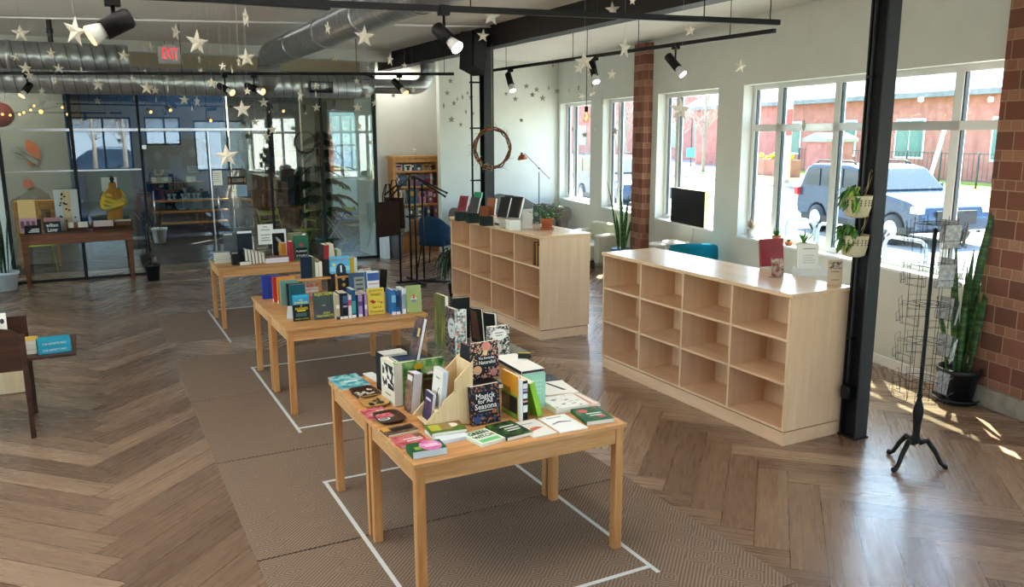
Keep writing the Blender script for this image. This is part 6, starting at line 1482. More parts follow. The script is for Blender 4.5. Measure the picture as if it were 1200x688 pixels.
slope_tray('sloping tray of rolled white and brown cloths in the middle of the reddish table', 80, 106, [('rolled_cloth', '#cfc4b0', .05, .1, .3, .95), ('rolled_cloth', '#6a3f28', .32, .1, .5, .9), ('rolled_cloth', '#d6ccba', .5, .2, .95, .95), ('rolled_cloth', '#5a3626', .3, .05, .9, .3)])
slope_tray('sloping tray with a pale pink sheet on the reddish table', 110, 136, [('pink_sheet', '#c3aaa4', .05, .08, .95, 1.0)])
slope_tray('sloping tray of brown squares at the right end of the reddish table', 135, 157, [('square_grid', '#5a382c', .12, .15, .9, .8), ('paper_edge', '#b9ad9a', .05, .85, .95, 1.0)])
# dress form with scarf
mf = atY(136, 262, DTY + .22); fz = zt_
t = thing('dress_form', 'ochre dress form with a black knob, wrapped in a yellow-green scarf', 'dress form', (mf.x, DTY + .22, fz))
H_ = atY(136, 208, DTY + .22).z - fz; 
b = MB(); prof = [(.10, 0), (.115, H_ * .1), (.105, H_ * .3), (.13, H_ * .5), (.145, H_ * .62), (.12, H_ * .72), (.055, H_ * .8), (.05, H_ * .9)]
b.lathe(prof, 24, Matrix.Diagonal((1.0, .7, 1, 1))); b.build('torso', speckle('ochre_linen', '#7d5526', '#946a34', 60, .9, .1), t)
b = MB(); b.lathe([(.045, H_ * .9), (.02, H_ * .92), (.035, H_ * .96), (.03, H_ * 1.0), (.001, H_ * 1.01)], 16); b.build('neck_knob', M['black'], t)
b = MB()
for k in range(4):
    zz = H_ * (.70 - .06 * k); r = .085 + .016 * k
    b.tube([(r * 1.25 * math.cos(a), r * .8 * math.sin(a) - .01 * k, zz + .03 * math.sin(a * 2 + k) - (.06 if math.sin(a) < -.3 else 0)) for a in [q * PI / 10 for q in range(20)]], .033, 8, True)
b.build('scarf', speckle('yellow_green_scarf', '#6f7a45', '#c29b2e', 9, .95, .1), t)

# ================================================================== NEIGHBOURING SHOP THINGS
LINE = mat('#6f6a5f', .8)
lg = thing('wall_logo', 'orange half disc with an outlined hand painted on the beige wall beyond the glass', 'wall decal', (0, 16.59, 0))
YL = 16.592
def loc2(px, py): p = atY(px, py, YL); return (p.x, p.z)
c0 = loc2(31, 179)
b = MB(); rr = loc2(47, 179)[0] - c0[0]; a0_ = [(c0[0] + .0, c0[1] + rr)]
b.prism([(c0[0] + rr * 1.0 * math.cos(q), c0[1] + rr * 1.07 * math.sin(q)) for q in [PI * .5 - PI * k / 20 for k in range(21)]], -.012, -.006); b.build('orange_disc', mat('#c7642f', .8), lg)
b = MB(); b.prism([loc2(*q) for q in ((30, 176), (36, 181), (46, 189), (43, 195), (33, 187), (29, 183))], -.016, -.0125); b.build('hand', mat('#8f8c80', .85), lg)
b = MB()
for seg in (((12, 175), (22, 178), (30, 181)), ((20, 172), (26, 176), (34, 182), (46, 188)), ((17, 180), (21, 184), (30, 186), (43, 194)), ((24, 172), (27, 176))):
    b.tube([Vector((loc2(*q)[0], -.018, loc2(*q)[1])) for q in seg], .008, 5)
b.build('outline', LINE, lg)
b = MB(); c1 = loc2(33, 215); r1 = loc2(39, 215)[0] - c1[0]; b.prism([(c1[0] + r1 * math.cos(q), c1[1] + r1 * math.sin(q)) for q in [k * PI / 12 for k in range(24)]], -.012, -.006); b.build('orange_dot', mat('#b9592c', .8), lg)
rd = atY(0, 134, 16.5); b = MB(); b.lathe([(.001, -.02), (.2, -.015), (.2, .0), (.001, .0)], 24, Matrix.Rotation(PI / 2, 4, 'X')); tag(b.build('wall_disc', mat('#7a2a22', .7), loc=(rd.x, 16.59, rd.z)), 'dark red round disc on the beige wall at the left edge', 'wall decoration')
cbq = atY(15, 262, 16.3)
t = thing('low_cabinet', 'light wooden cabinet behind the glass at the left', 'cabinet', (atY(18, 262, 16.2).x, 16.1, 0)); cw = atY(68, 262, 16.2).x - atY(18, 262, 16.2).x; chh = atY(40, 236, 16.1).z
b = MB(); b.box((0, 0, .52), (cw, .4, chh)); b.build('body', M['oak'], t)
for lx in (.03, cw - .03):
    for ly in (.04, .36):
        b = MB(); b.box((lx - .02, ly - .02, 0), (lx + .02, ly + .02, .52)); b.build('leg', M['oak'], t)
for k in range(2):
    b = MB(); b.box((.03 + k * cw / 2, -.012, .56), (cw / 2 - .03 + k * cw / 2, 0, chh - .06)); d_ = b.build('door', M['oak'], t); b = MB(); b.box((.09 + k * cw / 2, -.016, .64), (cw / 2 - .09 + k * cw / 2, -.012, chh - .14)); b.build('door_panel', mat('#7a5a3a', .6), d_)
# fairy lights
pts = [(3, 134), (12, 135), (23, 134), (28, 132), (36, 129), (40, 124), (48, 131), (73, 126), (79, 134)]
P_ = [atY(x, y, 16.2) for x, y in pts]; t = thing('string_lights', 'string of small warm lights behind the glass at upper left', 'string lights', P_[0])
b = MB(); b.tube([p - P_[0] + Vector((0, 0, .03)) for p in P_], .004, 5); b.build('cable', M['cord'], t)
for k, p in enumerate(P_): b = MB(); b.sph(p - P_[0], .035 if k == 6 else .02, 10); b.build('bulb', M['bulb_warm'], t)
pf = atY(87, 130, 19.3); b = MB(); b.box((-.12, 0, -.3), (.12, .03, .3)); t = thing('framed_picture', 'dark framed picture with a gold star on the wall beyond the glass', 'picture', (pf.x, 19.32, pf.z)); b.build('frame', M['black'], t)
b = MB(); b.box((-.09, -.003, -.27), (.09, 0, .27)); b.build('picture_sheet', mat('#3a3128', .7), t)
# glass screens with pale panel in the shop
scx0, scx1 = atY(104, 250, 16.9).x, atY(160, 250, 16.9).x; scz = atY(130, 201, 16.9).z
t = thing('glass_screen', 'tinted teal glass screen standing beyond the glass behind the dress form', 'screen', (scx0, 16.9, 0)); b = MB(); b.box((0, 0, .05), (scx1 - scx0, .02, scz)); b.build('panel', mat('#4e6464', .25), t)
b = MB(); b.box((-.02, -.02, 0), (.03, .04, scz + .03)); b.box((scx1 - scx0 - .03, -.02, 0), (scx1 - scx0 + .02, .04, scz + .03)); b.box((0, -.01, 0), (scx1 - scx0, .03, .05)); b.build('frame', M['grey_steel'], t)
b = MB(); q0, q1 = atY(118, 208, 16.86), atY(138, 224, 16.86); b.box((q0.x - scx0, -.035, q1.z), (q1.x - scx0, -.022, q0.z)); b.build('paper_notice', M['paper'], t)
# shelves on the blue wall
YS = YF - .32
def shelf_run(label, px0, px1, py, m):
    x0, x1 = atY(px0, py, YS).x, atY(px1, py, YS).x; z = atY(px0, py, YS).z; t = thing('wall_shelf', label, 'shelf', (x0, YS, z), group='shelves on the blue wall'); b = MB(); b.box((0, 0, -.03), (x1 - x0, .3, 0)); b.build('board', m, t)
    for x in (.1, x1 - x0 - .12): b = MB(); b.prism([(0, 0), (.02, 0), (.02, -.16), (0, -.16)], .02, .28, Matrix.Translation((x, 0, -.03))); b.build('bracket', M['black_steel'], t)
    return z
zA = shelf_run('upper dark shelf on the blue wall beyond the glass', 175, 240, 215, M['dark_wood']); zB = shelf_run('upper of two long wooden shelves low on the blue wall', 180, 268, 236, M['oak']); zC = shelf_run('lower of two long wooden shelves on the blue wall, holding pale plates', 180, 268, 249, M['oak']); zD = shelf_run('lowest narrow shelf on the blue wall just above the dark floor', 190, 268, 262, M['oak'])
ordn2 = ordn
for k, px in enumerate((181, 187, 193, 199, 222, 227)):
    p = atY(px, 212, YS); b = MB(); b.box((-.05, 0, 0), (.05, .02, .12), Matrix.Rotation(-.1, 4, 'X')); tag(b.build('photo_print', mat(('#b9b6ae', '#9aa2a0')[k % 2], .6), loc=(p.x, YS + .08, zA + .001)), '%s small pale print from the left on the upper dark shelf' % ordn[k], 'print', 'prints on the upper dark shelf')
for k, px in enumerate((199, 205, 215, 218.5, 222, 228, 233)):
    p = atY(px, 232, YS); t = thing('glass_vessel', '%s pale glass piece from the left on the long wooden shelf' % ordn[k], 'glassware', (p.x, YS + .12, zB + .001), group='glassware on the blue wall')
    hgt_ = .26 if k == 3 else .14; b = MB(); b.lathe([(.035, 0), (.04, .02), (.012, hgt_ * .4), (.045, hgt_ * .7), (.042, hgt_)], 14); b.build('vessel', mat('#8fa3b3', .2), t)
for k, px in enumerate((214, 227, 238, 245)):
    p = atY(px, 246, YS); t = thing('plate', '%s pale blue plate from the left standing on the lower wooden shelf' % ordn[k], 'plate', (p.x, YS + .1, zC + .001), group='pale plates on the blue wall')
    b = MB(); b.lathe([(.001, .0), (.08, .0), (.13, .02), (.125, .024), (.08, .008), (.001, .008)], 24, Matrix.Translation((0, .04, .13)) @ Matrix.Rotation(PI / 2 - .15, 4, 'X')); b.build('dish', mat('#8fb0d0', .4), t)
def tshirt(px, py, label, s_):
    p = atY(px, py, YS + .12); t = thing('t_shirt', label, 'shirt', (p.x, YS + .2, p.z), group='black shirts on the blue wall')
    b = MB(); b.prism([(-.26, -.36), (.26, -.36), (.25, .05), (.36, -.08), (.45, .06), (.28, .3), (.1, .36), (0, .31), (-.1, .36), (-.28, .3), (-.45, .06), (-.36, -.08), (-.25, .05)], -.02, .03, Matrix.Scale(s_, 4)); b.build('cloth', mat('#131415', .95), t)
    b = MB(); b.prism([(.09 * math.cos(q) * s_, .12 * math.sin(q) * s_ - .02) for q in [k * PI / 8 for k in range(16)]], -.024, -.0205); b.build('printed_emblem', mat('#4d4f50', .9), t)
    b = MB(); b.tube([(-.15 * s_, 0, .3 * s_), (0, 0, .40 * s_), (.15 * s_, 0, .3 * s_)], .008, 6); b.tube([(0, 0, .4 * s_), (0, .02, .45 * s_), (0, .1, .46 * s_)], .006, 6); b.build('hanger', M['wire'], t)
tshirt(185, 182, 'first black T-shirt on the blue wall, over the pennant', .85); tshirt(226, 178, 'second black T-shirt on the blue wall, near the bright door edge', .85)
p = atY(187, 201, YS + .1); b = MB(); b.prism([(-.1, .14), (.1, .14), (.1, -.08), (0, -.15), (-.1, -.08)], 0, .012); t = thing('pennant', 'small pale pennant with a dark crest under the first black T-shirt', 'pennant', (p.x, YF - .02, p.z)); b.build('cloth', mat('#a39a80', .9), t)
b = MB(); b.prism([(-.05, .06), (.05, .06), (.05, -.02), (0, -.07), (-.05, -.02)], -.004, -.0002); b.build('crest', mat('#3a3a34', .9), t)
p = atY(226, 198, YF); b = MB(); b.box((-.12, 0, -.08), (.12, .015, .08)); t = thing('small_sign', 'small pale blue sign on the blue wall under the second black T-shirt', 'sign', (p.x, YF - .018, p.z)); b.build('board', mat('#8fa3b8', .7), t)
b = MB(); b.box((-.08, -.002, .01), (.08, -.0002, .03)); b.box((-.08, -.002, -.04), (.06, -.0002, -.02)); b.build('printed_line', mat('#56697c', .7), t)
p = at(188, 286, 0); snake_plant('snake_plant', 'snake plant in a white pot beyond the glass door', (p.x, p.y, 0), .15, .34, [(0, 0, -.03, 0, .62, .07, .2), (.04, 0, .1, 0, .55, .07, .2), (-.04, 0, -.1, 0, .5, .07, .2), (0, .04, .03, .02, .45, .06, .2)], M['white'], saucer=False)
# dark merchandise unit behind the right door leaf
YM = 17.2; mx0, mx1 = atY(272, 240, YM).x, atY(352, 240, YM).x
t = thing('merchandise_unit', 'dark open shelving of small goods behind the closed door leaf', 'shelf unit', (mx0, YM, 0))
for zz in (.35, .75, 1.1, 1.5, 1.9): b = MB(); b.box((0, 0, zz), (mx1 - mx0, .35, zz + .03)); b.build('shelf_board', M['dark_wood'], t)
for x in (0, (mx1 - mx0) / 2, mx1 - mx0 - .03): b = MB(); b.box((x, .0, 0), (x + .03, .35, 2.2)); b.build('upright', M['black_steel'], t)
rn = random.Random(31); cols = ['#6a7a86', '#b3a68e', '#3a4046', '#8a8f92', '#7a5f4a', '#c7c3b8', '#4f5a4a', '#4a6a86']; nn = 0
for r, zz in enumerate((.38, .78, 1.13, 1.53, 1.93)):
    x = .06; k = 0
    while x < mx1 - mx0 - .14:
        wd = rn.uniform(.07, .16); hh = rn.uniform(.1, .26); 
        if rn.random() < .75:
            g = MB(); kind = rn.random()
            if kind < .5: g.box((-wd / 2, -.05, 0), (wd / 2, .05, hh), bev=.006)
            else: g.lathe([(wd * .3, 0), (wd * .42, hh * .5), (wd * .2, hh * .85), (wd * .25, hh)], 14)
            tag(g.build('gift_box' if kind < .5 else 'vase', mat(rn.choice(cols), .6), loc=(mx0 + x + wd / 2, YM + .14, zz + .001)), '%s item from the left on the %s shelf of the dark unit behind the door' % (ordn[min(k, 11)], ['lowest', 'second', 'middle', 'fourth', 'top'][r]), 'gift', 'goods on the dark shelving'); k += 1
        x += wd + rn.uniform(.02, .1)
# signs on the glass door
def doorsign(px0, py0, px1, py1, label, m, name='door_sign'):
    a, c_ = atY(px0, py0, YB - .02), atY(px1, py1, YB - .02); t = thing(name, label, 'sign', ((a.x + c_.x) / 2, YB - .02, (a.z + c_.z) / 2)); W, Hh = c_.x - a.x, a.z - c_.z
    b = MB(); b.box((-W / 2, 0, -Hh / 2), (W / 2, .012, Hh / 2)); b.build('board', m, t); return t, W, Hh
t, W, Hh = doorsign(249, 200, 261, 217, 'white paper notice taped to the glass door by the bright edge rail', M['paper'])
for k in range(5): b = MB(); b.box((-W * .35, -.002, Hh * (.3 - .14 * k)), (W * (.35 - .1 * (k % 2)), -.0002, Hh * (.33 - .14 * k))); b.build('printed_line', mat('#8d8d8d', .8), t)
t, W, Hh = doorsign(267, 207, 289, 216, 'dark CLOSED sign on the glass door', mat('#1d1a18', .6)); lettering('CLOSED', Hh * .55, mat('#d8cdb8', .6), t, W * .02, -.0012, 0, width=W * .62)
b = MB()
for s_ in (-1, 1): b.prism([(s_ * W * .42, -Hh * .4), (s_ * W * .36, Hh * .1), (s_ * W * .46, Hh * .42), (s_ * W * .48, -Hh * .1)], -.003, -.0002)
b.build('corner_ornament', mat('#b0784a', .7), t)
t, W, Hh = doorsign(277, 217, 290, 230, 'pale blue notice under the CLOSED sign on the glass door', mat('#8fa9bc', .7))
for k in range(4): b = MB(); b.box((-W * .35, -.002, Hh * (.28 - .16 * k)), (W * .33, -.0002, Hh * (.32 - .16 * k))); b.build('printed_line', mat('#6a8496', .8), t)
# folding chairs, table and the potted pine beyond the glass
M['lime'] = mat('#9aa832', .5, name='lime_metal')
def bistro_chair(loc, rz, label, back=True):
    t = thing('folding_chair', label, 'chair', loc, rz, 'lime green folding chairs beyond the glass')
    b = MB(); b.box((-.2, -.2, .44), (.2, .2, .46), bev=.008); b.build('seat', M['lime'], t)
    for sx in (-1, 1):
        b = MB(); b.tube([(sx * .2, -.22, 0), (sx * .2, .2, .86 if back else .45)], .011, 8); b.build('leg', M['lime'], t)
        b = MB(); b.tube([(sx * .18, .25, 0), (sx * .18, -.18, .45)], .011, 8); b.build('leg', M['lime'], t)
    if back:
        for z, h in ((.74, .08), (.62, .03)):
            b = MB(); y = -.22 + .42 * z / .86; b.box((-.2, y - .01, z), (.2, y + .01, z + h)); b.build('back_slat', M['lime'], t)
bistro_chair((at(52, 312).x, 15.6, 0), .2, 'lime green folding stool behind the reddish table, beyond the glass', False)
bistro_chair((atY(333, 290, 15.6).x - .15, 15.75, 0), .3, 'lime green folding chair beyond the glass, behind the books on the farthest table')
bistro_chair((atY(362, 285, 15.5).x, 15.6, 0), -1.2, 'lime green folding chair side-on beside the potted pine')
bistro_chair((atY(424, 288, 15.6).x, 15.9, 0), 1.9, 'lime green folding chair at the right end beyond the glass')
bt = atY(405, 290, 15.9); t = thing('bistro_table', 'small pale folding table beyond the glass by the potted pine', 'table', (bt.x, 16.75, 0)); b = MB(); b.lathe([(.28, .70), (.3, .705), (.3, .72), (.001, .722)], 28); b.build('tabletop', M['lime'], t)
for a in (-.5, .5): b = MB(); b.tube([(-.24, a * .4, 0), (.24, a * .4, .70)], .011, 8); b.build('leg', M['white'], t); b = MB(); b.tube([(.24, a * .4, 0), (-.24, a * .4, .70)], .011, 8); b.build('leg', M['white'], t)
np_ = atY(398, 300, 15.2)
t = thing('norfolk_pine', 'dark potted pine with drooping tiers beyond the glass', 'plant', (atY(390, 290, 15.15).x - .14, 15.15, 0))
b = MB(); b.lathe([(.13, 0), (.17, .30), (.18, .30), (.18, .34), (.16, .34), (.15, .28)], 26); b.build('pot', mat('#5f7f78', .5), t)
b = MB(); htop = atY(390, 152, 15.15).z; b.tube([(0, 0, .28), (.02, .01, 1.0), (-.02, 0, 1.7), (0, 0, htop)], [.022, .018, .012, .004], 8); b.build('trunk', M['stem'], t)
rn = random.Random(17); b = MB()
tiers = [(.82, .50), (1.08, .60), (1.34, .62), (1.62, .60), (1.9, .46), (2.1, .30), (2.24, .16)]
tiers = [(z * htop / 2.3, r) for z, r in tiers]
for z, R_ in tiers:
    nb = 7; a0 = rn.random() * 6
    for k in range(nb):
        a = a0 + 2 * PI * (k + rn.random() * .5) / nb; L = R_ * rn.uniform(.75, 1.15); dx, dy = math.cos(a), math.sin(a); z_ = z + rn.uniform(-.06, .06)
        pth = [Vector((dx * L * f, dy * L * f * .55, z_ + .22 * L * math.sin(f * 2.0) - .38 * L * f * f)) for f in (0, .25, .5, .75, 1)]
        b.tube(pth, [.007, .006, .005, .004, .002], 5)
        for j in range(22):
            f = .15 + .85 * j / 22; i_ = min(3, int(f * 4)); p = pth[i_].lerp(pth[i_ + 1], f * 4 - i_)
            for s_ in (-1, 1):
                q = p + Vector((-dy * s_ * .05 + dx * .05, dx * s_ * .035 + dy * .03, -.05 - .06 * rn.random())); b.blade([p, (p + q) / 2 + Vector((0, 0, .006)), q], [.016, .026, .005], (dx, dy, .2), .002)
b.build('foliage', M['leaf_dark'], t)
# shop ceiling spots
for k, (px, py) in enumerate(((176, 131), (199, 129), (246, 141), (313, 131), (331, 130))):
    p = atY(px, py, 17.0); t = thing('shop_spotlight', ['first', 'second', 'third', 'fourth', 'fifth'][k] + ' small lit spotlight from the left beyond the glass', 'spotlight', p, group='spotlights beyond the glass')
    b = MB(); b.cyl((-.06, 0, .05), (0, -.05, 0), .035, .04, 12); b.cyl((-.06, 0, .05), (-.06, 0, CEIL - p.z), .008, seg=6); b.build('housing', M['black'], t); b = MB(); b.sph((.005, -.055, -.004), .03, 10); b.build('bulb', M['bulb_warm'], t)

# ================================================================== OUTSIDE
M['far_brick'] = speckle('red_brick_facade', '#97605a', '#a87269', 2, .9, .1); M['roof'] = speckle('grey_shingle', '#6d6e73', '#808186', 3, .9, .1); M['win_far'] = mat('#3f6a68', .15, name='greenish_windows')
def wthing(name, label, cat, s, o, z=-.12, rz=0.0, group=None): return thing(name, label, cat, group=group, matrix=WM @ Matrix.Translation((s, o, z)) @ Matrix.Rotation(rz, 4, 'Z'))
bl = wthing('brick_building', 'long red brick building with a grey sloping roof across the street', 'building', 15, 26)
b = MB(); b.box((0, 0, 0), (42, 12, 4.1)); b.build('wall', M['far_brick'], bl)
b = MB(); b.prism([(-.6, 4.0), (-.6, 4.25), (5.4, 7.3), (11.4, 7.3), (12.6, 4.2), (12.6, 4.0)], -1, 43, Matrix(((0, 1, 0, 0), (1, 0, 0, 0), (0, 0, 1, 0), (0, 0, 0, 1)))); b.build('roof', M['roof'], bl)
for k, x in enumerate((3, 8, 13, 19, 24, 29, 35)):
    b = MB(); b.box((x, -.05, 1.0), (x + 2.0, .02, 3.0)); wf = b.build('window', M['white_frame'], bl); b = MB(); b.box((x + .1, -.08, 1.1), (x + .95, -.05, 2.9)); b.box((x + 1.05, -.08, 1.1), (x + 1.9, -.05, 2.9)); b.build('pane', M['win_far'], wf)
b = MB(); b.prism([(-3, 2.9), (-1.5, 3.35), (0, 3.5), (0, 3.2), (-1.5, 3.05), (-3, 2.65)], 1.5, 7.5, Matrix(((0, 1, 0, 0), (1, 0, 0, 0), (0, 0, 1, 0), (0, 0, 0, 1)))); b.build('entrance_canopy', M['roof'], bl)
b2 = wthing('street_building', 'taller red brick building beyond the bare tree', 'building', 60, 30); b = MB(); b.box((0, 0, 0), (90, 14, 8.5)); b.build('wall', M['far_brick'], b2)
b = MB(); b.box((-.3, -.3, 8.5), (90.3, 14.3, 9.0)); b.build('parapet', M['roof'], b2)
for k in range(15):
    b = MB(); b.box((2 + k * 5.5, -.05, 1), (4.4 + k * 5.5, .02, 3.2)); b.build('window', M['win_far'], b2)
# brick gate pier
P = atW(970, 215, 15.6 - 0)
bp = wthing('gate_pier', 'square brick pier with a pale cap behind the parked car', 'pier', sW(atW(970, 205, 19)), 19, -.1)
b = MB(); b.box((-.7, -.7, 0), (.7, .7, 1.9)); b.build('shaft', M['far_brick'], bp); b = MB(); b.box((-.85, -.85, 1.9), (.85, .85, 2.05)); b.prism([(-.85, 2.05), (.85, 2.05), (0, 2.3)], -.85, .85); b.build('cap', M['pavement'], bp)
lw = wthing('planter_wall', 'low brick wall with yellow flowers left of the gate pier', 'wall planter', sW(atW(900, 200, 21)), 21, -.1); b = MB(); b.box((-2.5, -.3, 0), (2.0, .3, .9)); b.build('wall_body', M['far_brick'], lw); b = MB()
rn = random.Random(2)
for k in range(60): b.sph((rn.uniform(-2.3, 1.8), rn.uniform(-.2, .2), .95 + rn.random() * .2), .09, 6)
b.build('flowers', speckle('yellow_flowers', '#c9c23a', '#8aa03a', 8, .9), lw)
# street pole, leaning pole, fence, hoops
pw_ = atW(925, 215, 18); t = wthing('utility_pole', 'pale utility pole with a red notice before the brick building', 'pole', sW(atW(921, 214, 18.2)), 18.2, -.12); b = MB(); b.cyl((0, 0, 0), (0, 0, 6), .16, .13, 14); b.build('shaft', mat('#b9b3a6', .9), t); b = MB(); b.box((-.45, -.2, 2.2), (-.05, -.16, 3.4)); b.build('notice', mat('#c9483c', .7), t)
q = atW(1083, 228, 17.5); t = wthing('leaning_pole', 'white pole leaning on the far verge over the parked car', 'pole', sW(q), 17.5, -.12); b = MB(); b.cyl((0, 0, 0), (-.75, 0, 2.7), .07, seg=12); b.build('shaft', M['white'], t); b = MB(); b.cyl((0, 0, 0), (0, 0, .06), .16, seg=14); b.build('foot', M['white'], t)
fs_ = sW(atW(1160, 180, 22)); t = wthing('fence', 'dark railing fence behind the lawn across the street', 'fence', fs_ - 3, 22.5, -.1)
for k in range(9): b = MB(); b.cyl((k * 2.0, 0, 0), (k * 2.0, 0, 1.5), .045, seg=8); b.build('post', M['grey_steel'], t)
b = MB()
for z in (.3, 1.4): b.box((0, -.02, z), (16, .02, z + .04))
for k in range(64): b.cyl((k * .25, 0, .3), (k * .25, 0, 1.4), .012, seg=5)
b.build('railing_panel', M['grey_steel'], t)
for k, (px, py, o_, l) in enumerate(((897, 290, 3.6, 'first steel hoop from the left outside the big window'), (936, 292, 3.6, 'second steel hoop from the left outside the big window, in front of the rear wheel'), (975, 300, 3.6, 'third steel hoop from the left, in front of the parked car'), (1058, 318, 3.4, 'steel hoop outside, seen just right of the black column'))):
    s_ = sW(atW(px, py, o_)); t = wthing('bike_rack', l, 'bike rack', s_, o_, -.13, group='steel bike hoops outside'); b = MB(); b.tube([(-.42, 0, 0), (-.42, 0, .68), (-.38, 0, .76), (-.3, 0, .8), (.3, 0, .8), (.38, 0, .76), (.42, 0, .68), (.42, 0, 0)], .028, 10); b.build('hoop', mat('#7d848c', .4, .4, name='galvanised_hoop'), t)
# parked SUV: local x forward, y left, z up
M['car_paint'] = mat('#33445a', .25, .4, name='car_paint'); M['car_trim'] = mat('#1b1c1e', .6, name='car_trim'); M['car_glass'] = mat('#26323c', .08, name='car_glass')
CL = 4.5; CAR_H = math.radians(-103)            # heading of the parked cars
def car_matrix(px, py):
    p = at(px, py, -.2); h_ = Vector((math.cos(CAR_H), math.sin(CAR_H), 0)); l_ = Vector((-h_.y, h_.x, 0)); o_ = p + l_ * .89
    return Matrix.Translation(o_) @ Matrix.Rotation(CAR_H, 4, 'Z')
car = thing('suv', 'blue-grey compact SUV parked outside along the street', 'car', matrix=car_matrix(931, 266))
kx = CL / 4.6
side = [(0.05, .42), (0, .62), (.04, .95), (.12, 1.1), (.42, 1.58), (.62, 1.66), (2.1, 1.68), (2.55, 1.6), (3.25, 1.12), (4.2, .98), (4.5, .86), (4.6, .62), (4.55, .38), (4.25, .3)]
def arch(cx, r): return [(cx + r * math.cos(q), .33 + r * math.sin(q)) for q in [PI * k / 8 for k in range(9)]]
body = side + arch(3.72, .38) + arch(.92, .38) + [(.3, .32)]
b = MB(); b.prism([(x * kx, z) for x, z in body], -.89, .89); cb_o = b.build('body', M['car_paint'], car)
md = cb_o.modifiers.new('soft', 'BEVEL'); md.width = .05; md.segments = 2; md.limit_method = 'ANGLE'; md.angle_limit = .5
for y in (-.905, .905):
    for poly in ([(.36, 1.14), (.55, 1.5), (1.0, 1.56), (1.0, 1.14)], [(1.08, 1.14), (1.08, 1.56), (1.9, 1.58), (1.9, 1.14)], [(1.98, 1.14), (1.98, 1.58), (2.45, 1.54), (3.0, 1.16)]):
        b = MB(); b.prism([(x * kx, z) for x, z in poly], y - .008, y + .008); b.build('side_window', M['car_glass'], car)
    b = MB(); b.box((.3, y - .02, .28), (4.3 * kx, y + .02, .42)); b.build('sill_trim', M['car_trim'], car)
    for x in (1.2, 2.1): b = MB(); b.box(((x + .35) * kx, y - .03, .98), ((x + .6) * kx, y + .03, 1.02)); b.build('door_handle', M['car_paint'], car)
    b = MB(); b.tube([(.6 * kx, y * .82, 1.68), (.7 * kx, y * .82, 1.74), (2.0 * kx, y * .82, 1.76), (2.15 * kx, y * .82, 1.69)], .02, 6); b.build('roof_rail', M['car_trim'], car)
    for x in (.92, 3.72):
        s_ = 1 if y > 0 else -1
        b = MB(); b.lathe([(.2, -.1), (.33, -.1), (.34, -.06), (.34, .06), (.33, .1), (.2, .1)], 28, Matrix.Translation((x * kx, y - s_ * .1, .33)) @ Matrix.Rotation(PI / 2, 4, 'X')); wh = b.build('wheel', M['car_trim'], car)
        b = MB(); b.lathe([(.001, -.02), (.05, -.03), (.21, 0), (.21, .03), (.001, .03)], 24, Matrix.Translation((x * kx, y + s_ * .0, .33)) @ Matrix.Rotation(PI / 2, 4, 'X'))
        for q in range(5): b.box((-.02, -.03, 0), (.02, .03, .2), Matrix.Translation((x * kx, y + s_ * .005, .33)) @ Matrix.Rotation(q * 2 * PI / 5, 4, 'Y'))
        b.build('rim', M['chrome'], wh)
    b = MB(); b.box((.0, y * .98 - .1, .86), (.16, y * .98 + .03, 1.06), bev=.02); b.build('tail_light', mat('#c22a2a', .3), car)
    b = MB(); b.box((4.3 * kx, y * .9 - .12, .74), (4.56 * kx, y * .9 + .05, .88), bev=.02); b.build('headlight', mat('#dfe6ea', .15), car)
    b = MB(); b.box((2.75 * kx, y - .05 + (.1 if y > 0 else -.1), 1.12), (2.95 * kx, y + .05 + (.1 if y > 0 else -.1), 1.28), bev=.02); b.build('wing_mirror', M['car_paint'], car)
b = MB(); b.quad([(2.62 * kx, -.76, 1.575), (2.62 * kx, .76, 1.575), (3.22 * kx, .8, 1.16), (3.22 * kx, -.8, 1.16)]); bw_ = b.build('windscreen', M['car_glass'], car); md = bw_.modifiers.new('th', 'SOLIDIFY'); md.thickness = .03; md.offset = 0
b = MB(); b.box((4.56 * kx, -.5, .5), (4.62 * kx, .5, .8), bev=.01); b.build('front_grille', M['car_trim'], car)
c2_ = copy_tree(car); c2_.matrix_world = car_matrix(672, 236); c2_['label'] = 'blue-grey SUV farther along the street, seen through the two narrow windows'; 
c3_ = copy_tree(car); c3_.matrix_world = Matrix.Translation((2.9, -24.5, -.2)) @ Matrix.Rotation(PI, 4, 'Z'); c3_['label'] = 'blue car mirrored in the glass partition behind the dress form'
car['group'] = c2_['group'] = c3_['group'] = 'parked cars'
fb = thing('long_building', 'low pale building mirrored in the glass partition', 'building', (-12, -42, -.2)); b = MB(); b.box((0, 0, 0), (40, 8, 3.6)); b.build('wall', mat('#8f9db0', .8), fb); b = MB(); b.box((-.5, -.5, 3.6), (40.5, 8.5, 4.2)); b.build('roof', M['roof'], fb)
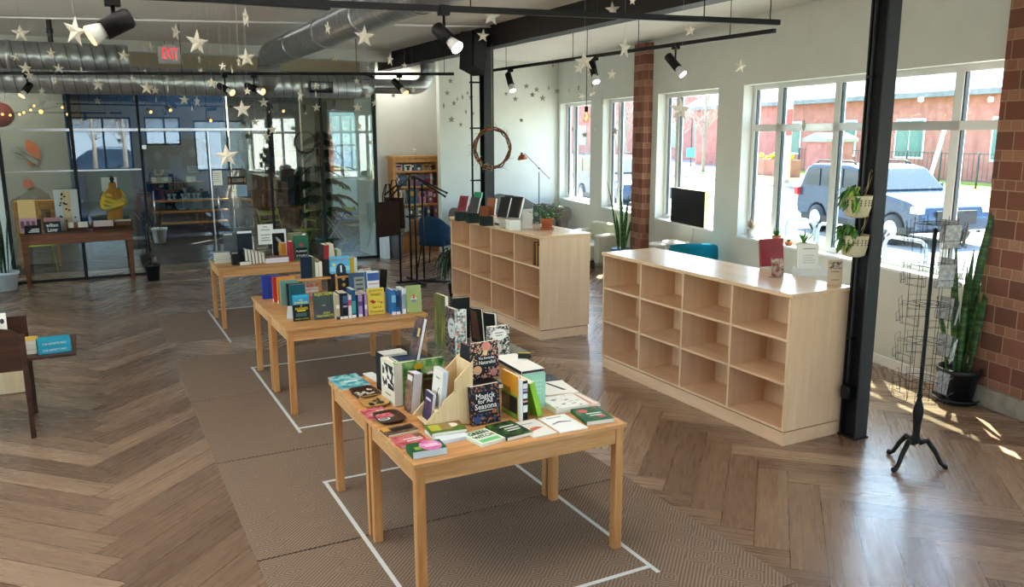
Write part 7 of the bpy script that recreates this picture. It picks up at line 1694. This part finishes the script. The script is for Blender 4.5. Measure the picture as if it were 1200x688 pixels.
# bare trees, street sign
def bare_tree(s, o, h, label, seed, loc=None):
    rn = random.Random(seed); t = wthing('bare_tree', label, 'tree', s, o, -.12, group='bare street trees'); b = MB()
    if loc: t.matrix_world = Matrix.Translation(loc)
    b.tube([(0, 0, 0), (.05, 0, h * .3), (0, .05, h * .55), (.03, 0, h * .8)], [.12, .1, .07, .03], 8); b.build('trunk', mat('#8a7f76', .95), t); b = MB()
    for k in range(34):
        z = h * rn.uniform(.3, .75); a = rn.random() * 6.28; L = h * rn.uniform(.2, .38); e_ = rn.uniform(.5, 1.2); d = Vector((math.cos(a) * math.cos(e_), math.sin(a) * math.cos(e_), math.sin(e_))); p = Vector((0, 0, z)); q = p + d * L
        b.tube([p, p.lerp(q, .5) + Vector((0, 0, -.04)), q], [.03, .02, .006], 5)
        for j in range(5):
            u = p.lerp(q, rn.uniform(.35, .95)); v_ = u + Vector((rn.uniform(-1, 1), rn.uniform(-1, 1), rn.uniform(.1, 1))).normalized() * L * rn.uniform(.25, .5); b.tube([u, v_], [.01, .003], 4)
    b.build('branches', mat('#998d84', .95), t)
bare_tree(sW(atW(797, 200, 17.4)), 17.4, 6.2, 'bare tree seen through the square window with the black screen', 3)
bare_tree(sW(atW(824, 200, 20)), 20, 6.5, 'second bare tree behind the first, through the square window', 4)
bare_tree(sW(atW(730, 200, 17)), 17.2, 5.0, 'small tree seen through the narrow window by the slim brick pier', 6)
for k, (x, y, sd) in enumerate(((1.9, -17, 11), (.6, -22, 12))):
    bare_tree(0, 0, 6, ('first', 'second')[k] + ' bare tree mirrored in the glass partition', sd, (x, y, -.2))

t = wthing('street_sign', 'teal street sign on a thin post through the square window', 'sign', sW(atW(809, 200, 17.9)), 17.9, -.12); b = MB(); b.cyl((0, 0, 0), (0, 0, 3.2), .035, seg=8); b.build('post', M['grey_steel'], t); b = MB(); b.box((-.5, -.03, .95), (.5, -.01, 1.5)); b.build('sign_board', mat('#3f9a8f', .6), t)
# ================================================================== PAPER STARS
M['star'] = speckle('cream_star_paper', '#ddd5c4', '#e6dfd0', 40, .85, .1); M['star_backlit'] = speckle('backlit_star_paper', '#8f897b', '#a39c8d', 40, .85, .1)  # second paper is a darker copy: backlit shade put into the colour
_sm = {}
def star_mesh(m):
    if m in _sm: return _sm[m]
    b = MB(); R, r = 1.0, .40; pts = []
    for k in range(10):
        a = PI / 2 + k * PI / 5; q = R if k % 2 == 0 else r; pts.append(b.bm.verts.new((q * math.cos(a), 0, q * math.sin(a))))
    f = b.bm.verts.new((0, -.26, 0)); g = b.bm.verts.new((0, .26, 0))
    for k in range(10):
        b.bm.faces.new((pts[k], pts[(k + 1) % 10], f)); b.bm.faces.new((pts[(k + 1) % 10], pts[k], g))
    o = b.build('star', M[m]); _sm[m] = o.data; bpy.data.objects.remove(o); return _sm[m]
thread_mb = MB(); thread_mb.cyl((0, 0, 0), (0, 0, 1), 1, seg=5); _to = thread_mb.build('thread', M['thread']); THREAD = _to.data; bpy.data.objects.remove(_to)
ORD = ['first', 'second', 'third', 'fourth', 'fifth', 'sixth', 'seventh', 'eighth', 'ninth', 'tenth', 'eleventh', 'twelfth']
def star(label, px, py, size, yaw, tilt, m, group, depth=None):
    depth = depth or min(13.2, max(3.6, 144.0 / size)); c = atD(px, py, depth)
    jit = (px * 7 % 5) * .12
    if c.y > 12.5 and 400 < px < 520: c = atY(px, py, 12.0 + jit); depth = (c - CAM).dot(CF)
    if c.y > 13.0 and px > 440: c = atY(px, py, min(13.0 + (px % 7) * .16, 14.2)); depth = (c - CAM).dot(CF)
    if py < 115 and px < 520 and c.y > 12.0: c = atY(px, py, 12.0 + jit); depth = (c - CAM).dot(CF)
    if px < 158 and py < 96 and c.y > 10.7: c = atY(px, py, 10.6 + jit); depth = (c - CAM).dot(CF)
    if 'wide duct' in label and c.y > 5.6: c = atD(px, py, 5.6); depth = 5.6
    if c.z > 3.42 : c.z = 3.42
    R = size * depth / 960 / 1.86
    o = bpy.data.objects.new('paper_star', star_mesh(m)); C.objects.link(o); o.location = c; o.scale = (R, R, R)
    face = math.atan2(c.x, c.y)                                   # the stars turn on their threads
    o.rotation_euler = (0, math.radians(tilt), math.radians(yaw) - face)
    tag(o, label, 'star', group)
    t = bpy.data.objects.new('thread', THREAD); C.objects.link(t); t.parent = o
    Mw = Matrix.LocRotScale(o.location, o.rotation_euler, o.scale); L = CEIL - c.z - R * .95
    t.matrix_local = Mw.inverted() @ Matrix.LocRotScale(c + Vector((0, 0, R * .95)), None, Vector((.0006, .0006, L)))
    return o
# cluster description -> list of (px, py, size, yaw, tilt)
CL_ = [
 ('large white paper star under the ceiling near the big warm spotlight', 'star', [(24, 39, 19, 0, 0), (88, 37, 35, 48, 8)]),
 ('cream paper star around the EXIT sign', 'star', [(145, 65, 15, 25, 6), (175, 55, 13, 20, 10), (206, 38, 20, 60, 8), (231, 50, 29, 35, 4)]),
 ('cream paper star before the short upper duct', 'star', [(19, 67, 10, 15, 0), (30, 80, 14, 10, 4), (34, 88, 11, 30, 0), (60, 62, 12, 30, 0), (69, 80, 12, 5, 4), (95, 81, 7, 60, 0)]),
 ('small paper star before the left part of the long duct', 'star', [(5, 112, 9, 80, 0), (49, 107, 9, 20, 0), (65, 95, 9, 60, 0), (114, 118, 9, 30, 0), (115, 100, 13, 0, 0), (155, 92, 8, 20, 0)]),
 ('paper star in front of the long duct below the EXIT sign', 'star', [(170, 84, 10, 72, 0), (172, 103, 16, 15, 4), (179, 87, 8, 45, 0), (182, 106, 10, 15, 0), (197, 105, 9, 78, 0), (216, 95, 6, 30, 0), (234, 70, 12, 72, 0), (235, 82, 9, 10, 180)]),
 ('paper star where the wide duct meets the long duct', 'star', [(248, 97, 13, 40, 0), (261, 78, 11, 25, 0), (272, 83, 7, 80, 0), (280, 73, 13, 65, 0), (289, 68, 21, 5, -5), (290, 107, 9, 0, 0)]),
 ('paper star hanging before the upper glass between the door posts', 'star', [(157, 115, 8, 80, 0), (183, 117, 8, 70, 0), (216, 117, 12, 0, 4), (225, 127, 7, 80, 0), (231, 119, 13, 58, 0), (266, 122, 8, 80, 0), (284, 128, 20, 0, -3), (299, 143, 10, 20, 0), (309, 120, 12, 10, 0), (312, 160, 11, 20, 0), (319, 152, 12, 25, 0)]),
 ('cream paper star over or beside the wide duct above the tables', 'star', [(288, 21, 23, 74, 0), (384, 33, 16, 62, 4), (427, 43, 24, 12, 3)]),
 ('small paper star by the air grille on the long duct', 'star', [(352, 112, 16, 60, 10), (370, 101, 9, 0, 0), (370, 111, 8, 75, 0), (371, 126, 10, 15, 0), (392, 68, 10, 10, 0)]),
 ('small paper star near the reducer and elbow of the slim duct', 'star', [(418, 95, 9, 30, 0), (419, 126, 11, 10, 0), (421, 148, 9, 40, 0), (431, 80, 8, 70, 0), (432, 112, 9, 20, 0), (434, 167, 8, 40, 0), (439, 121, 9, 20, 0), (461, 112, 7, 20, 0), (474, 77, 8, 0, 0), (484, 106, 8, 20, 0), (516, 71, 8, 80, 0)]),
 ('cream paper star crossing the long front light track', 'star', [(576, 19, 22, 15, 5), (662, 7, 16, 60, 3), (718, 11, 18, 15, -6), (809, 26, 15, 25, 0)]),
 ('paper star before the black ceiling beam', 'star', [(457, 70, 15, 58, 4), (566, 42, 15, 0, 5)]),
 ('paper star of the dense cluster above the hanging bulb', 'star', [(678, 80, 13, 20, 6), (685, 72, 23, 10, -8), (692, 84, 14, 30, 10), (698, 88, 10, 50, 0), (681, 112, 10, 30, 20), (694, 109, 10, 10, 0)]),
 ('paper star near the slim brick pier and the window-side track', 'star', [(717, 87, 12, 35, 0), (732, 56, 25, 55, 4), (867, 78, 16, 20, 6)]),
 ('small backlit paper star before the pale wall above the bookcase', 'star_backlit', [(520, 124, 8, 80, 0), (524, 109, 7, 20, 0), (528, 95, 7, 0, 0), (532, 121, 7, 30, 0), (529, 140, 8, 0, 0), (536, 116, 6, 80, 0), (540, 146, 6, 30, 0), (542, 114, 7, 70, 0), (546, 131, 6, 70, 0), (548, 109, 6, 60, 0), (552, 114, 7, 10, 0), (554, 133, 6, 40, 0)]),
 ('small backlit paper star before the white wall behind the sofa', 'star_backlit', [(593, 110, 6, 20, 0), (604, 116, 7, 10, 0), (611, 141, 6, 0, 0), (617, 101, 7, 0, 0), (624, 111, 7, 0, 0), (629, 105, 7, 10, 0), (636, 115, 8, 10, 0), (643, 103, 6, 65, 0), (648, 77, 7, 60, 0), (653, 107, 7, 10, 0)]),
 ('small backlit paper star before the narrow windows', 'star_backlit', [(667, 106, 6, 60, 0), (678, 103, 8, 72, 0), (685, 158, 8, 0, 0), (671, 151, 8, 78, 0), (697, 151, 9, 66, 0), (706, 119, 10, 70, 0), (721, 154, 11, 40, 0), (694, 99, 8, 70, 0)]),
]
for desc, m, L in CL_:
    L = sorted(L); n = len(L); gname = desc.replace('paper star', 'paper stars')
    for i, (px, py, s_, ya, ti) in enumerate(L):
        d_, tail = desc, ''
        if n == 2: tail = ', the left one' if i == 0 else ', the right one'
        else: tail = ', %s from the left' % ORD[i]
        star(d_ + tail, px, py, s_, ya, ti, m, gname)
star('wide cream paper star hanging over the glass door near the CLOSED sign', 266, 183, 26, 5, -4, 'star', 'single paper stars')
star('tan paper star hanging in front of the square window with the black screen', 797, 129, 25, 20, 4, 'star', 'single paper stars')
star('small paper star edge-on in front of the big window transom', 942, 147, 16, 84, 0, 'star_backlit', 'single paper stars', depth=7.6)
star('tiny paper stars string end above the pine bookcase', 485, 176, 9, 50, 0, 'star', 'single paper stars', depth=13.2)
star('tan paper star top, partly cut off by the upper edge over the black beam', 741, 1, 10, 30, 0, 'star', 'single paper stars', depth=5)
